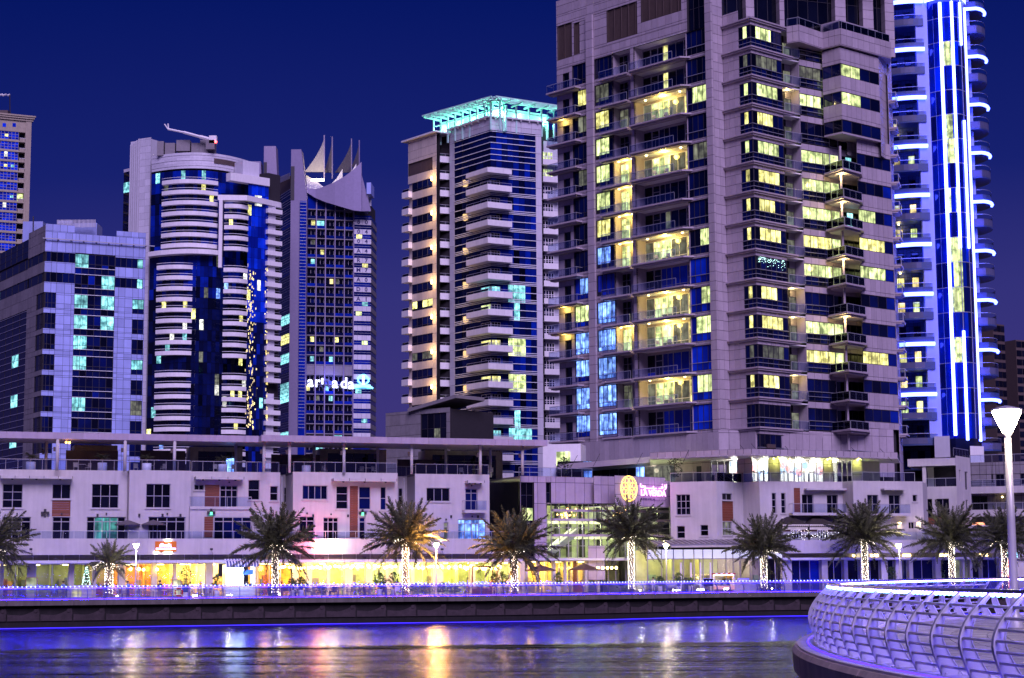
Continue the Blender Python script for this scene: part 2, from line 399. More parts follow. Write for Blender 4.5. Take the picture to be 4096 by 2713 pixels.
def window(F_, root, u0, u1, z0, z1, n=-0.15, cols=2, rows=1, glass='navyglass', frame='darkframe', w=0.06, pick=None, name='window', split=None, fd=0.08):
    """one window: a frame with its mullions, and each pane a sub-part"""
    f = MB()
    us = [u0 + (u1-u0)*i/cols for i in range(cols+1)]
    zs = split if split else [z0 + (z1-z0)*i/rows for i in range(rows+1)]
    for i, u in enumerate(us):
        a = u if i == 0 else u-w/2; b = u+w if i == 0 else (u if i == cols else u+w/2)
        if i == cols: a = u-w
        f.fb(F_, a, b, z0, z1, n, n+fd)
    for j, z in enumerate(zs):
        a = z if j == 0 else z-w/2; b = z+w if j == 0 else z+w/2
        if j == len(zs)-1: a, b = z-w, z
        for i in range(cols):
            f.fb(F_, us[i]+(w if i == 0 else w/2), us[i+1]-(w if i == cols-1 else w/2), a, b, n+0.003, n+fd-0.006)
    o = f.build(name, M[frame], root)
    for i in range(cols):
        for j in range(len(zs)-1):
            g = pick(i, j) if pick else glass
            MB().fb(F_, us[i]+0.01, us[i+1]-0.01, zs[j]+0.01, zs[j+1]-0.01, n+0.012, n+0.032).build('pane', M[g], o)
    return o
def rail(F_, root, u0, u1, z, h=1.05, n=0.0, step=1.5, name='railing', glass='railglass', posts=True, metal='alu', ends=0.0, cap=0.03):
    """glass balustrade: posts and handrail as one part, each glass sheet a sub-part"""
    f = MB(); k = max(1, round((u1-u0)/step))
    f.fb(F_, u0, u1, z+h-cap, z+h+cap, n-cap, n+cap)
    if posts:
        for i in range(k+1):
            u = u0+(u1-u0)*i/k; f.fb(F_, u-0.02, u+0.02, z, z+h-cap-0.002, n-0.05, n-0.015)
    if ends:
        for u in (u0, u1): f.fb(F_, u-0.025, u+0.025, z+h-cap, z+h+cap-0.004, n-ends, n-cap)
    o = f.build(name, M[metal], root)
    for i in range(k):
        a = u0+(u1-u0)*i/k; b = u0+(u1-u0)*(i+1)/k
        MB().fb(F_, a+0.03, b-0.03, z+0.04, z+h-cap-0.01, n-0.006, n+0.006).build('glass_sheet', M[glass], o)
    return o
GLY = {}
def _preglyph(specs):
    """all lettering is converted to mesh once, while the scene is still empty"""
    tmp = []
    for (txt, size, ext, off, ax, shear) in specs:
        c = bpy.data.curves.new('lettering', 'FONT'); c.body = txt; c.size = size; c.extrude = ext; c.offset = off; c.align_x = ax; c.align_y = 'CENTER'; c.shear = shear; c.resolution_u = 3
        o = bpy.data.objects.new('lettering', c); COL.objects.link(o); tmp.append(((txt,size,ext,off,ax,shear), o))
    dg = bpy.context.evaluated_depsgraph_get()
    for k, o in tmp: GLY[k] = bpy.data.meshes.new_from_object(o.evaluated_get(dg))
    for k, o in tmp: bpy.data.objects.remove(o)
_preglyph([('LEASING',2.0,0.02,0.03,'CENTER',0.0), ('NOW',2.0,0.02,0.03,'CENTER',0.0)] + [(ch,1.95,0.02,0.04,'CENTER',0.0) for ch in '8047ARMD1']
    + [('a',5.2,0.25,0.10,'CENTER',0.0), ('r',5.2,0.25,0.10,'CENTER',0.0), ('d',5.2,0.25,0.10,'CENTER',0.0), ('m',5.0,0.25,0.02,'CENTER',0.0),
       ('LA VERDA',1.02,0.05,0.012,'CENTER',0.0), ('SUITES & VILLAS',0.34,0.01,0.004,'CENTER',0.0)])
def text_mesh(txt, name, size, matl, parent, loc, rot, ext=0.05, off=0.0, ax='CENTER', sx=1.0, shear=0.0):
    me = GLY[(txt,size,ext,off,ax,shear)].copy()
    me.materials.clear(); me.materials.append(matl); me.name = name
    q = bpy.data.objects.new(name, me); COL.objects.link(q)
    mw = Matrix.Translation(loc) @ rot.to_4x4() @ Matrix.Diagonal((sx,1,1,1))
    q.parent = parent; q.matrix_parent_inverse = Matrix.Translation(-wloc(parent)); q.matrix_basis = mw
    return q
def face_rot(F_):
    """rotation that stands text upright on a face, reading towards the camera"""
    x = Vector((F_.d.x, F_.d.y, 0)); z = Vector((F_.n.x, F_.n.y, 0)); y = Vector((0,0,1))
    return Matrix((x, y, z)).transposed()
def fxy(F_, u, n=0.0):
    q = F_.p(u, 0, n); return (q[0], q[1])
# ================================================================== SETTING
ZD = EYE - 2.36          # far promenade deck
ZN = EYE - 1.50          # near platform deck
def catmull(pts, k=8):
    out = []; n = len(pts)
    for i in range(n-1):
        p0, p1, p2, p3 = pts[max(i-1,0)], pts[i], pts[i+1], pts[min(i+2,n-1)]
        for j in range(k):
            t = j/k
            out.append(tuple(0.5*((2*b)+(-a+c)*t+(2*a-5*b+4*c-d)*t*t+(-a+3*b-3*c+d)*t**3) for a,b,c,d in zip(p0,p1,p2,p3)))
    out.append(tuple(pts[-1])); return out
def resample(pl, step):
    out = [Vector(pl[0])]; acc = 0
    for a, b in zip(pl, pl[1:]):
        a = Vector(a); b = Vector(b); L = (b-a).length; d = (b-a)/L if L else a*0
        t = step - acc
        while t <= L:
            out.append(a + d*t); t += step
        acc = (acc + L) % step if L else acc
    return out
QPX = [(-1200,168.5),(-500,170.5),(0,172),(650,177),(1350,182),(2000,186),(2350,190),(2800,198.5),(3300,203),(3800,205.5),(4300,208),(5200,212)]
QUAY = catmull([tuple(at(px, 2390, D).xy) for px, D in QPX], 10)     # plan line of the quay edge
def offs(pl, d):
    """offset a plan line; +d is towards the camera side"""
    out = []
    for i, p in enumerate(pl):
        a = Vector(pl[max(i-1,0)]); b = Vector(pl[min(i+1,len(pl)-1)]); t = (b-a).normalized()
        out.append((p[0]+t.y*d, p[1]-t.x*d))
    return out

# water: one sheet with a long low boat wake
wm = MB(); NXW, NYW = 90, 220
xs = [-260+520*i/NXW for i in range(NXW+1)]; ys = [2 + 216*(j/NYW) for j in range(NYW+1)]
def wake(x, y):
    c = 127.5 + 0.10*x + 1.3*sin(x*0.05)
    return 0.17*math.exp(-((y-c)/1.7)**2) + 0.03*math.exp(-((y-c+9)/3.0)**2)
for y in ys:
    for x in xs: wm.v.append((x, y, wake(x, y)))
for j in range(NYW):
    for i in range(NXW):
        a = j*(NXW+1)+i; wm.f.append((a, a+1, a+NXW+2, a+NXW+1))
m, t, b, o = _mat('rippled_marina_water')
b.inputs['Base Color'].default_value = (0.004,0.004,0.010,1); b.inputs['Roughness'].default_value = 0.19; b.inputs['IOR'].default_value = 1.33; b.inputs['Specular IOR Level'].default_value = 0.11
tcn = t.nodes.new('ShaderNodeTexCoord'); hs = []
for sc, st, wgt in ((0.9,(0.055,1.0,1),1.1),(2.6,(0.08,1.0,1),0.45),(0.16,(0.05,1.0,1),5.0),(0.42,(0.05,1.0,1),2.2)):
    mp = t.nodes.new('ShaderNodeMapping'); mp.inputs['Scale'].default_value = st; t.links.new(tcn.outputs['Object'], mp.inputs[0])
    n = t.nodes.new('ShaderNodeTexNoise'); n.inputs['Scale'].default_value = sc; n.inputs['Detail'].default_value = 4; n.inputs['Roughness'].default_value = 0.55; n.inputs['Distortion'].default_value = 0.4
    t.links.new(mp.outputs[0], n.inputs['Vector']); mu = t.nodes.new('ShaderNodeMath'); mu.operation = 'MULTIPLY'; mu.inputs[1].default_value = wgt
    t.links.new(n.outputs['Fac'], mu.inputs[0]); hs.append(mu.outputs[0])
ad = t.nodes.new('ShaderNodeMath'); t.links.new(hs[0], ad.inputs[0]); t.links.new(hs[1], ad.inputs[1])
ad3 = t.nodes.new('ShaderNodeMath'); t.links.new(hs[2], ad3.inputs[0]); t.links.new(hs[3], ad3.inputs[1])
ad2 = t.nodes.new('ShaderNodeMath'); t.links.new(ad.outputs[0], ad2.inputs[0]); t.links.new(ad3.outputs[0], ad2.inputs[1])
bp = t.nodes.new('ShaderNodeBump'); bp.inputs['Strength'].default_value = 1.0; bp.inputs['Distance'].default_value = 0.30
t.links.new(ad2.outputs[0], bp.inputs['Height']); t.links.new(bp.outputs[0], b.inputs['Normal'])
# the water on the near side of the wake is choppier
sxy = t.nodes.new('ShaderNodeSeparateXYZ'); t.links.new(tcn.outputs['Object'], sxy.inputs[0])
wx = t.nodes.new('ShaderNodeMath'); wx.operation = 'MULTIPLY_ADD'; wx.inputs[1].default_value = -0.10; t.links.new(sxy.outputs['X'], wx.inputs[0]); t.links.new(sxy.outputs['Y'], wx.inputs[2])
for sock, v0, v1 in ((bp.inputs['Distance'], 0.75, 0.24), (b.inputs['Roughness'], 0.27, 0.17)):
    mr_ = t.nodes.new('ShaderNodeMapRange'); mr_.inputs[1].default_value = 124.5; mr_.inputs[2].default_value = 129.0; mr_.inputs[3].default_value = v0; mr_.inputs[4].default_value = v1
    t.links.new(wx.outputs[0], mr_.inputs[0]); t.links.new(mr_.outputs[0], sock)
M['water'] = m
struct(wm.build('water', M['water'], smooth=True))

# ground behind the quay, out to the horizon
g = MB(); line = offs(QUAY, -0.5)
n = len(line)
for (x, y) in line: g.v.append((x, y, ZD-0.02))
for (x, y) in line: g.v.append((x*1.0, y+60, ZD-0.02))
for (x, y) in line: g.v.append((x*28, 4200, ZD-0.02))
for r in range(2):
    for i in range(n-1): g.f.append((r*n+i, r*n+i+1, (r+1)*n+i+1, (r+1)*n+i))
struct(g.build('ground', M['ground']))
# promenade paving: rows of slabs in front of the shops
pv = MB(); a0 = resample(QUAY, 1.5)
for k in range(13):
    A = offs(a0, -0.45-1.5*k); B = offs(a0, -0.45-1.5*(k+1)+0.02)
    for i in range(len(a0)-1):
        if -62 < a0[i].x < 72:
            l = lambda p, q, w: (p[0]+(q[0]-p[0])*w, p[1]+(q[1]-p[1])*w)
            p0 = A[i]; p1 = l(A[i], A[i+1], 0.985); p2 = l(B[i], B[i+1], 0.985); p3 = B[i]
            pv.add([(*p0,ZD),(*p1,ZD),(*p2,ZD),(*p3,ZD)], [(0,1,2,3)])
pvo = pv.build('promenade', M['deck']); struct(pvo)

# quay wall: coping blocks, recessed stone wall and a cast wave relief on each panel
qw = thing('quay_wall', 'dark stone quay wall with cast wave reliefs above the water', 'quay wall', tuple(at(1500,2500,181)) )
M['relief'] = surf('cast_wave_relief', (0.042,0.028,0.036), 0.9, var=0.35, scale=1.5, bump=0.3)
st = resample(QUAY, 3.05)
for i in range(len(st)-1):
    a, b_ = st[i], st[i+1]
    if b_.x < -62 or a.x > 66: continue
    fq = Face.__new__(Face).set(a.x, a.y, b_.x, b_.y); L = fq.L
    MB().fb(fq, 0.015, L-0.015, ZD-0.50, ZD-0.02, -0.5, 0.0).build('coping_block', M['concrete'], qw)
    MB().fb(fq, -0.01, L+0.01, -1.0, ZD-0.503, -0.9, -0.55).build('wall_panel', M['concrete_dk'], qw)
    # wave: a rising crest that curls over a round boss
    prof = []
    for j in range(15):
        s = j/14; u = 0.05 + s*(L-0.35)
        z = ZD-1.45 + 0.12*(1-s)**2 + (0.62*max(0,(s-0.42)/0.58)**1.6 if s > 0.42 else 0)
        prof.append((u, min(z, ZD-0.72)))
    prof += [(L-0.16, ZD-0.78), (L-0.08, ZD-0.98), (L-0.06, ZD-1.25), (L-0.12, ZD-1.42)]
    w = MB(); base = ZD-1.95; k = len(prof)
    w.v += [fq.p(u, z, -0.42) for u, z in prof] + [fq.p(u, base, -0.42) for u, z in prof] + [fq.p(u, z, -0.56) for u, z in prof]
    for j in range(k-1): w.f += [(k+j, k+j+1, j+1, j), (j, j+1, 2*k+j+1, 2*k+j)]
    wo_ = w.build('wave_relief', M['relief'], qw)
    c = MB(); uc, zc = L-0.42, ZD-1.02
    for r0, r1, d0, d1 in ((0.0,0.15,-0.36,-0.36),(0.15,0.20,-0.36,-0.42)):
        for j in range(14):
            a1, a2 = 2*pi*j/14, 2*pi*(j+1)/14
            c.add([fq.p(uc+r0*cos(a1), zc+r0*sin(a1), d0), fq.p(uc+r1*cos(a1), zc+r1*sin(a1), d1), fq.p(uc+r1*cos(a2), zc+r1*sin(a2), d1), fq.p(uc+r0*cos(a2), zc+r0*sin(a2), d0)], [(0,1,2,3)])
    c.build('round_boss', M['relief'], wo_)

M['waterline'] = glow('blue_waterline_glow', (0.02,0.002,1.0), 3.5)
ql = [p for p in offs(QUAY, -0.50) if -66 < p[0] < 70]
MB().tube([(x,y,0.10) for x,y in ql], 0.028, 4).build('added_waterline_glow', M['waterline'], qw)  # added glowing tube draws the blue reflection at the water's edge
# far balustrade with its row of blue lamps
fr = thing('promenade_railing', 'long blue lit tube railing along the edge of the quay opposite', 'railing', (*QUAY[len(QUAY)//2], ZD))
rl = offs(QUAY, -0.25)
rl = [p for p in rl if -66 < p[0] < 70]
def rprof(h):   # crescent: bulges to the water, leans back inland at the top
    return 0.16*sin(pi*min(1,h/0.95)) - 0.30*max(0,(h-0.5)/0.7)**1.5
for j in range(8):
    h = 0.14 + j*0.122
    q = offs(rl, rprof(h)); MB().tube([(x,y,ZD+h) for x,y in q], 0.034, 5).build('rail_tube', M['rail_led_tint'], fr)
q = offs(rl, rprof(1.18)); MB().tube([(x,y,ZD+1.19) for x,y in q], 0.045, 6).build('handrail', M['rail_led_tint'], fr)
q = offs(rl, 0.03); q2 = offs(rl, -0.14)
added_glow = MB()
for a in range(len(q)-1):
    added_glow.add([(*q[a],ZD+0.045),(*q[a+1],ZD+0.045),(*q[a+1],ZD+0.085),(*q[a],ZD+0.085)], [(0,1,2,3)])
M['added_glow_strip'] = glow('violet_glow_strip', (0.008,0.001,1.0), 90.0, sample=True)
added_glow.build('added_glow_strip', M['added_glow_strip'], fr)  # added glowing strip throws violet light on the promenade edge
ps = resample(rl, 1.62)
fpost = MB()
for j in range(9):
    h = 1.2*j/8; w_ = 0.22*(1-h/1.3)+0.035
    for s_ in (-0.03, 0.03):
        fpost.v += [(s_, rprof(h)*-1 , h), (s_, -rprof(h)+w_, h)]
for j in range(8):
    a = j*4
    fpost.f += [(a,a+1,a+5,a+4),(a+3,a+2,a+6,a+7),(a,a+4,a+6,a+2),(a+1,a+3,a+7,a+5)]
post0 = fpost.build('post', M['rail_led_tint'], fr, local=True); pm = post0.data; bpy.data.objects.remove(post0)
led0 = MB().ball((0,0,0), 0.062, 6, 4).build('lamp', M['led_blue']); lm = led0.data; bpy.data.objects.remove(led0)
for i in range(len(ps)-1):
    d = (ps[i+1]-ps[i]).normalized(); o_ = inst(pm, 'post', fr, rot=(0,0,atan2(d.y,d.x)))
    o_.matrix_parent_inverse = Matrix.Translation(-wloc(fr)); o_.location = (*ps[i], ZD)
bl = resample(offs(rl, rprof(1.12)+0.05), 0.405)
bl = [p for p in bl if -57 < p[0] < 66]
for p in bl[:300]:
    o_ = inst(lm, 'lamp', fr); o_.matrix_parent_inverse = Matrix.Translation(-wloc(fr)); o_.location = (*p, ZD+1.24)
rest = MB()
for p in bl[300:]: rest.ball((p.x,p.y,ZD+1.24), 0.062, 6, 4)
rest.build('lamp_row', M['led_blue'], fr, kind='stuff')
M['led_tube'] = glow('blue_led_tube', (0.005,0.002,1.0), 160.0, sample=True)
q = offs(rl, rprof(1.12)-0.03); MB().tube([(x,y,ZD+1.115) for x,y in q], 0.018, 4).build('led_tube', M['led_tube'], fr)

# ------------------------------------------------------------------ near circular platform
NC = Vector((53.75, 31.0)); NR = 48.0
def ncp(th, r): return (NC.x - r*cos(th), NC.y + r*sin(th))
TH0, TH1 = -0.36, 1.10
pf = thing('viewing_platform', 'round concrete waterside platform with brown fascia and brick paving', 'platform', (*ncp(0.0, NR-2), ZN))
ks = 84
def ring(mb, r0, r1, z0, z1, t0=TH0, t1=TH1, k=ks):
    for i in range(k):
        a, b_ = t0+(t1-t0)*i/k, t0+(t1-t0)*(i+1)/k
        mb.hexa([(*ncp(a,r1),z0),(*ncp(b_,r1),z0),(*ncp(b_,r0),z0),(*ncp(a,r0),z0),(*ncp(a,r1),z1),(*ncp(b_,r1),z1),(*ncp(b_,r0),z1),(*ncp(a,r0),z1)])
    return mb
ring(MB(), NR-26, NR-0.75, ZN-0.62, ZN-0.05).build('slab', M['concrete_dk'], pf)
kk = 33
for i in range(kk):      # fascia panels with open joints, coping stones above
    a = TH0+(TH1-TH0)*i/kk; b_ = a+(TH1-TH0)/kk; g_ = 0.010/NR
    f = MB()
    prof = [(NR+0.40,ZN-0.62),(NR+0.50,ZN-0.50),(NR+0.52,ZN-0.12),(NR+0.46,ZN-0.03),(NR-0.7,ZN-0.03),(NR-0.7,ZN-0.62)]
    sub = 4
    for s_ in range(sub+1):
        th = a+g_+(b_-a-2*g_)*s_/sub
        f.v += [(*ncp(th,r),z) for r,z in prof]
    np_ = len(prof)
    for s_ in range(sub):
        for j in range(np_): f.f.append((s_*np_+j, (s_+1)*np_+j, (s_+1)*np_+(j+1)%np_, s_*np_+(j+1)%np_))
    f.f += [tuple(range(np_)), tuple(range((sub+1)*np_-1, sub*np_-1, -1))]
    f.build('fascia_panel', M['fascia'], pf)
M['coping'] = surf('pale_coping_stone', (0.52,0.48,0.52), 0.6, var=0.1, pvar=0.10)
for r0, r1, h in ((NR+0.22,NR+0.42,0.012),(NR-0.06,NR+0.17,0.03),(NR-0.62,NR-0.10,0.02)):
    for i in range(44):
        a = TH0+(TH1-TH0)*i/44; b_ = a+(TH1-TH0)/44
        ring(MB(), r0, r1, ZN-0.028, ZN+h, a+0.0002, b_-0.0002, 3).build('coping_stone', M['coping'], pf)
# brick paving: fans of small setts, the nearest ring as single pieces
rest = MB(); cnt = 0; br = []
for k in range(0, 62):
    r1 = NR-0.72-0.42*k; r0 = r1-0.405
    step = 0.62/r1; off = (k % 2)*step/2
    for i in range(int((TH1-TH0)/step)):
        a = TH0+off+i*step
        br.append((r0, r1, a, a+step*0.965, k))
br.sort(key=lambda q: (Vector(ncp((q[2]+q[3])/2, q[0]))-Vector((8,26))).length)
for j, (r0,r1,a,b_,k) in enumerate(br):
    h = ZN + 0.004*((j*37) % 7)/7
    if j < 300: ring(MB(), r0, r1, ZN-0.046, h, a, b_, 1).build('paver', M['paver'], pf)
    else: ring(rest, r0, r1, ZN-0.046, h, a, b_, 1)
rest.build('paving', M['paver'], pf, kind='stuff')
for i in range(9):
    th = -0.05+0.12*i
    MB().tube([(*ncp(th, NR-1.2), -1.5), (*ncp(th, NR-1.2), ZN-0.6)], 0.4, 10).build('pile', M['concrete_dk'], pf, smooth=True)

nr = thing('curved_railing', 'curved row of steel crescent ribs and tubes round the near platform, lit violet', 'railing', (*ncp(0.0, NR), ZN))
def nprof(h):   # outer edge, outward positive
    return 0.02 + 0.17*sin(pi*min(1.0,(h/1.15)*0.92)) - 0.36*max(0,(h-0.45)/0.75)**1.6
def nin(h):     # inner edge
    return nprof(h) - (0.055 + 0.235*(1-h/1.2)**1.3)
rib = MB(); J = 12
for j in range(J+1):
    h = 1.17*j/J
    for s_ in (-0.016, 0.016):
        rib.v += [(-nprof(h), s_, h), (-nin(h), s_, h)]
for j in range(J):
    a = j*4
    rib.f += [(a,a+1,a+5,a+4),(a+3,a+2,a+6,a+7),(a+2,a,a+4,a+6),(a+1,a+3,a+7,a+5)]
rib.f.append((J*4,J*4+1,J*4+3,J*4+2))
ro = rib.build('rib', M['steel']); ribm = ro.data; bpy.data.objects.remove(ro)
fl = MB()                                   # flange along both edges, base plate and bolts
for ed in (nprof, nin):
    for j in range(J):
        h0, h1 = 1.17*j/J, 1.17*(j+1)/J
        fl.hexa([(-ed(h0)-0.007,-0.038,h0),(-ed(h0)+0.007,-0.038,h0),(-ed(h0)+0.007,0.038,h0),(-ed(h0)-0.007,0.038,h0),
                 (-ed(h1)-0.007,-0.038,h1),(-ed(h1)+0.007,-0.038,h1),(-ed(h1)+0.007,0.038,h1),(-ed(h1)-0.007,0.038,h1)])
fo = fl.build('flange', M['steel']); flm = fo.data; bpy.data.objects.remove(fo)
bpl = MB().box(-0.08,0.33,-0.06,0.06,0.0,0.014)
for x in (0.03,0.22): bpl.box(x-0.014,x+0.014,-0.05,-0.02,0.014,0.04).box(x-0.014,x+0.014,0.02,0.05,0.014,0.04)
bo = bpl.build('base_plate', M['steel']); bpm = bo.data; bpy.data.objects.remove(bo)
ribs = []
th = TH0+0.02
while th < TH1-0.02: ribs.append(th); th += 1.12/NR
for th in ribs:
    x, y = ncp(th, NR); o_ = inst(ribm, 'rib', nr); o_.matrix_parent_inverse = Matrix.Translation(-wloc(nr))
    o_.location = (x, y, ZN+0.03); o_.rotation_euler = (0,0,-th)
    inst(flm, 'flange', o_); inst(bpm, 'base_plate', o_)
hh = [0.13+0.142*j for j in range(7)]
for i in range(len(ribs)-1):
    for h in hh:
        a = ncp(ribs[i], NR+nprof(h)-0.045); b_ = ncp(ribs[i+1], NR+nprof(h)-0.045)
        if i < 42: MB().tube([(*a,ZN+0.03+h),(*b_,ZN+0.03+h)], 0.021, 8).build('rail_tube', M['steel'], nr, smooth=True)
hr = MB()
for i in range(120):
    a = ribs[0]+(ribs[-1]-ribs[0])*i/120; b_ = ribs[0]+(ribs[-1]-ribs[0])*(i+1)/120
    r0, r1 = NR+nprof(1.17)-0.11, NR+nprof(1.17)+0.05
    hr.hexa([(*ncp(a,r1),ZN+1.19),(*ncp(b_,r1),ZN+1.19),(*ncp(b_,r0),ZN+1.19),(*ncp(a,r0),ZN+1.19),(*ncp(a,r1),ZN+1.235),(*ncp(b_,r1),ZN+1.235),(*ncp(b_,r0),ZN+1.235),(*ncp(a,r0),ZN+1.235)])
M['handrail'] = surf('dark_bronze_handrail', (0.10,0.09,0.16), 0.35, 0.5)
hr.build('handrail', M['handrail'], nr)
bd = MB().ball((0,0,0), 0.034, 8, 5, 0.8).build('lamp', M['led_cyan']); bdm = bd.data; bpy.data.objects.remove(bd)
nl = 0
for i in range(len(ribs)-1):
    for s_ in range(5):
        th = ribs[i]+(ribs[i+1]-ribs[i])*(0.16+0.17*s_)
        o_ = inst(bdm, 'lamp', nr); o_.matrix_parent_inverse = Matrix.Translation(-wloc(nr)); o_.location = (*ncp(th, NR+nprof(1.12)-0.02), ZN+1.155); nl += 1
M['led_tube_near'] = glow('violet_led_tube', (0.15,0.09,1.0), 115.0, sample=True)
th_ = [ribs[0]+(ribs[-1]-ribs[0])*i/70 for i in range(71)]
MB().tube([(*ncp(t_, NR+nprof(1.13)-0.075), ZN+1.165) for t_ in th_], 0.014, 4).build('led_tube', M['led_tube_near'], nr)
M['kerb_glow'] = glow('violet_kerb_glow', (0.04,0.010,1.0), 6.0, sample=True)
MB().tube([(*ncp(t_, NR+0.195), ZN+0.02) for t_ in th_], 0.012, 4).build('added_kerb_glow', M['kerb_glow'], nr)  # added glowing tube tints the kerb violet, not a fitted lamp
# ================================================================== TALL TOWER (cream panels, balconies)
TS = 1.07
def FaceT(a, b): return Face((a[0],a[1],a[2]*TS), (b[0],b[1],b[2]*TS))
def atT(px, py, Y): return at(px, py, Y*TS)
rng = random.Random(11)
tt = thing('residential_tower', 'tallest cream stone tower with stacked balconies and yellow lit rooms', 'tower', tuple(atT(2868,2300,215).xy)+(ZD,))
T = Tower(tt, M['stone'])
R = 998
LF = FaceT((2233,R,235), (2868,R,215))
u = lambda px: LF.U(px, R)
zb = LF.Z(2532, 1745.5); zt_ = LF.Z(2532, 290.0); HF = (zt_-zb)/13
zf = [zb + (13-k)*HF for k in range(14)]          # floor line of unit k, counted from the top
ztop = LF.Z(2600, -120); zbase = ZD
uL1 = (u(2233), u(2358)); uP1 = (u(2358), u(2385)); uL2 = (u(2385), u(2457)); uB2 = (u(2457), u(2531)); uR = (u(2545), u(2756)); uW = (u(2756), u(2843)); uC = (u(2843), LF.L)
uD = (u(2258), u(2283)); uS = (u(2296), u(2354))
SK = zb - 0.35
HT = HF-0.30
holes = []
for k in range(14):
    z = zf[k]
    holes += [(uD[0],uD[1],z+0.02,z+2.6), (uS[0],uS[1],z+0.45,z+HT-0.12), (uL2[0]+0.05,uL2[1]+0.0,z+0.5,z+HT-0.12), (uB2[0],uB2[1],z,z+HT), (uR[0],uR[1],z,z+HT), (uW[0],uW[1],z+0.15,z+HT-0.12)]
ztopfl = zf[0]+HF-0.3
# plain louvre storeys above the flats
Lz = lambda px, py: LF.Z(px, py)
LOUV = [(2237,2296,95,232),(2304,2327,88,215),(2438,2562,20,150),(2578,2742,-70,62)]
lh = []
for (a,b_,y0,y1) in LOUV:
    mx = (a+b_)/2
    lh.append((u(a), u(b_), LF.Z(mx,y1), LF.Z(mx,y0)))
uG = (u(2765), u(2852)); zG = (LF.Z(2810,112), ztop-1)
T.clad(LF, 0, uP1[0], SK, ztop, holes+lh, pw=1.25, ph=HF/3, zph=zb, gap=0.06)
T.clad(LF, uP1[1], uC[0], SK, ztop, holes+lh+[(*uG,*zG)], pw=1.25, ph=HF/3, zph=zb, gap=0.06)
T.pier(LF, uP1[0], uP1[1], SK, LF.Z(2370,60), 0, 0.35, ph=HF/3, zph=zb)
T.clad(LF, uP1[0], uP1[1], LF.Z(2370,60), ztop, pw=1.25, ph=HF/3, zph=zb)
T.pier(LF, uC[0], uC[1], SK, ztop, 0, 0.35, ph=HF/3, zph=zb)
for (a,b_,c,d) in lh:
    MB().fb(LF, a, b_, c, d, -0.5, -0.42).build('louvre_back', M['louvre'], tt)
    lv = MB(); n_ = max(2, int((b_-a)/0.22))
    for i in range(n_):
        q = a+(b_-a)*(i+0.5)/n_; lv.fb(LF, q-0.035, q+0.035, c+0.02, d-0.02, -0.40, -0.12 if i % 6 else -0.02)
    lv.build('louvre_screen', M['louvre'], tt)
window(LF, tt, uG[0], uG[1], zG[0], zG[1], n=-0.35, cols=4, rows=3, glass='blackglass')
litR = {2:1,4:1,7:1,9:1,10:1,12:1}; litL2 = {4,5,6,7,10}; litL1 = {2,9,10}
winR = {0:'lit_yellow',1:'lit_yellow',6:'lit_dim'}
winW = {2:'lit_green',4:'lit_dim',7:'lit_green',9:'lit_green',10:'lit_green',12:'lit_green'}
winL2 = {1:'lit_dim',2:'lit_yellow',3:'lit_green',4:'lit_green',5:'lit_green',6:'lit_yellow',7:'lit_or_mirrored_blue',9:'lit_or_mirrored_blue',10:'lit_or_mirrored_blue',11:'lit_or_mirrored_blue',12:'lit_or_mirrored_blue',13:'lit_or_mirrored_blue'}  # blue panes paint in reflections of lights across the water
winL1 = {1:'lit_yellow',2:'lit_dim',3:None,4:'lit_dim',8:'lit_or_mirrored_blue',9:'lit_green',10:'lit_or_mirrored_blue',11:'lit_or_mirrored_blue',12:'lit_or_mirrored_blue',13:'lit_or_mirrored_blue'}  # blue again imitates reflections on the lower storeys
def bal_lights(us, z, n, parent, en):
    for q in us:
        MB().lathe(LF.p(q, z, n)[:2]+(z,), [(0.02,0),(0.16,-0.02),(0.13,-0.10),(0.03,-0.13)], 8).build('ceiling_lamp', M['lamp_warm'], parent)
    qm = sum(us)/len(us); point('balcony_lamp_light', LF.p(qm, z-0.35, n), en, (1.0,0.73,0.13), 0.35, tt)
TB = {}
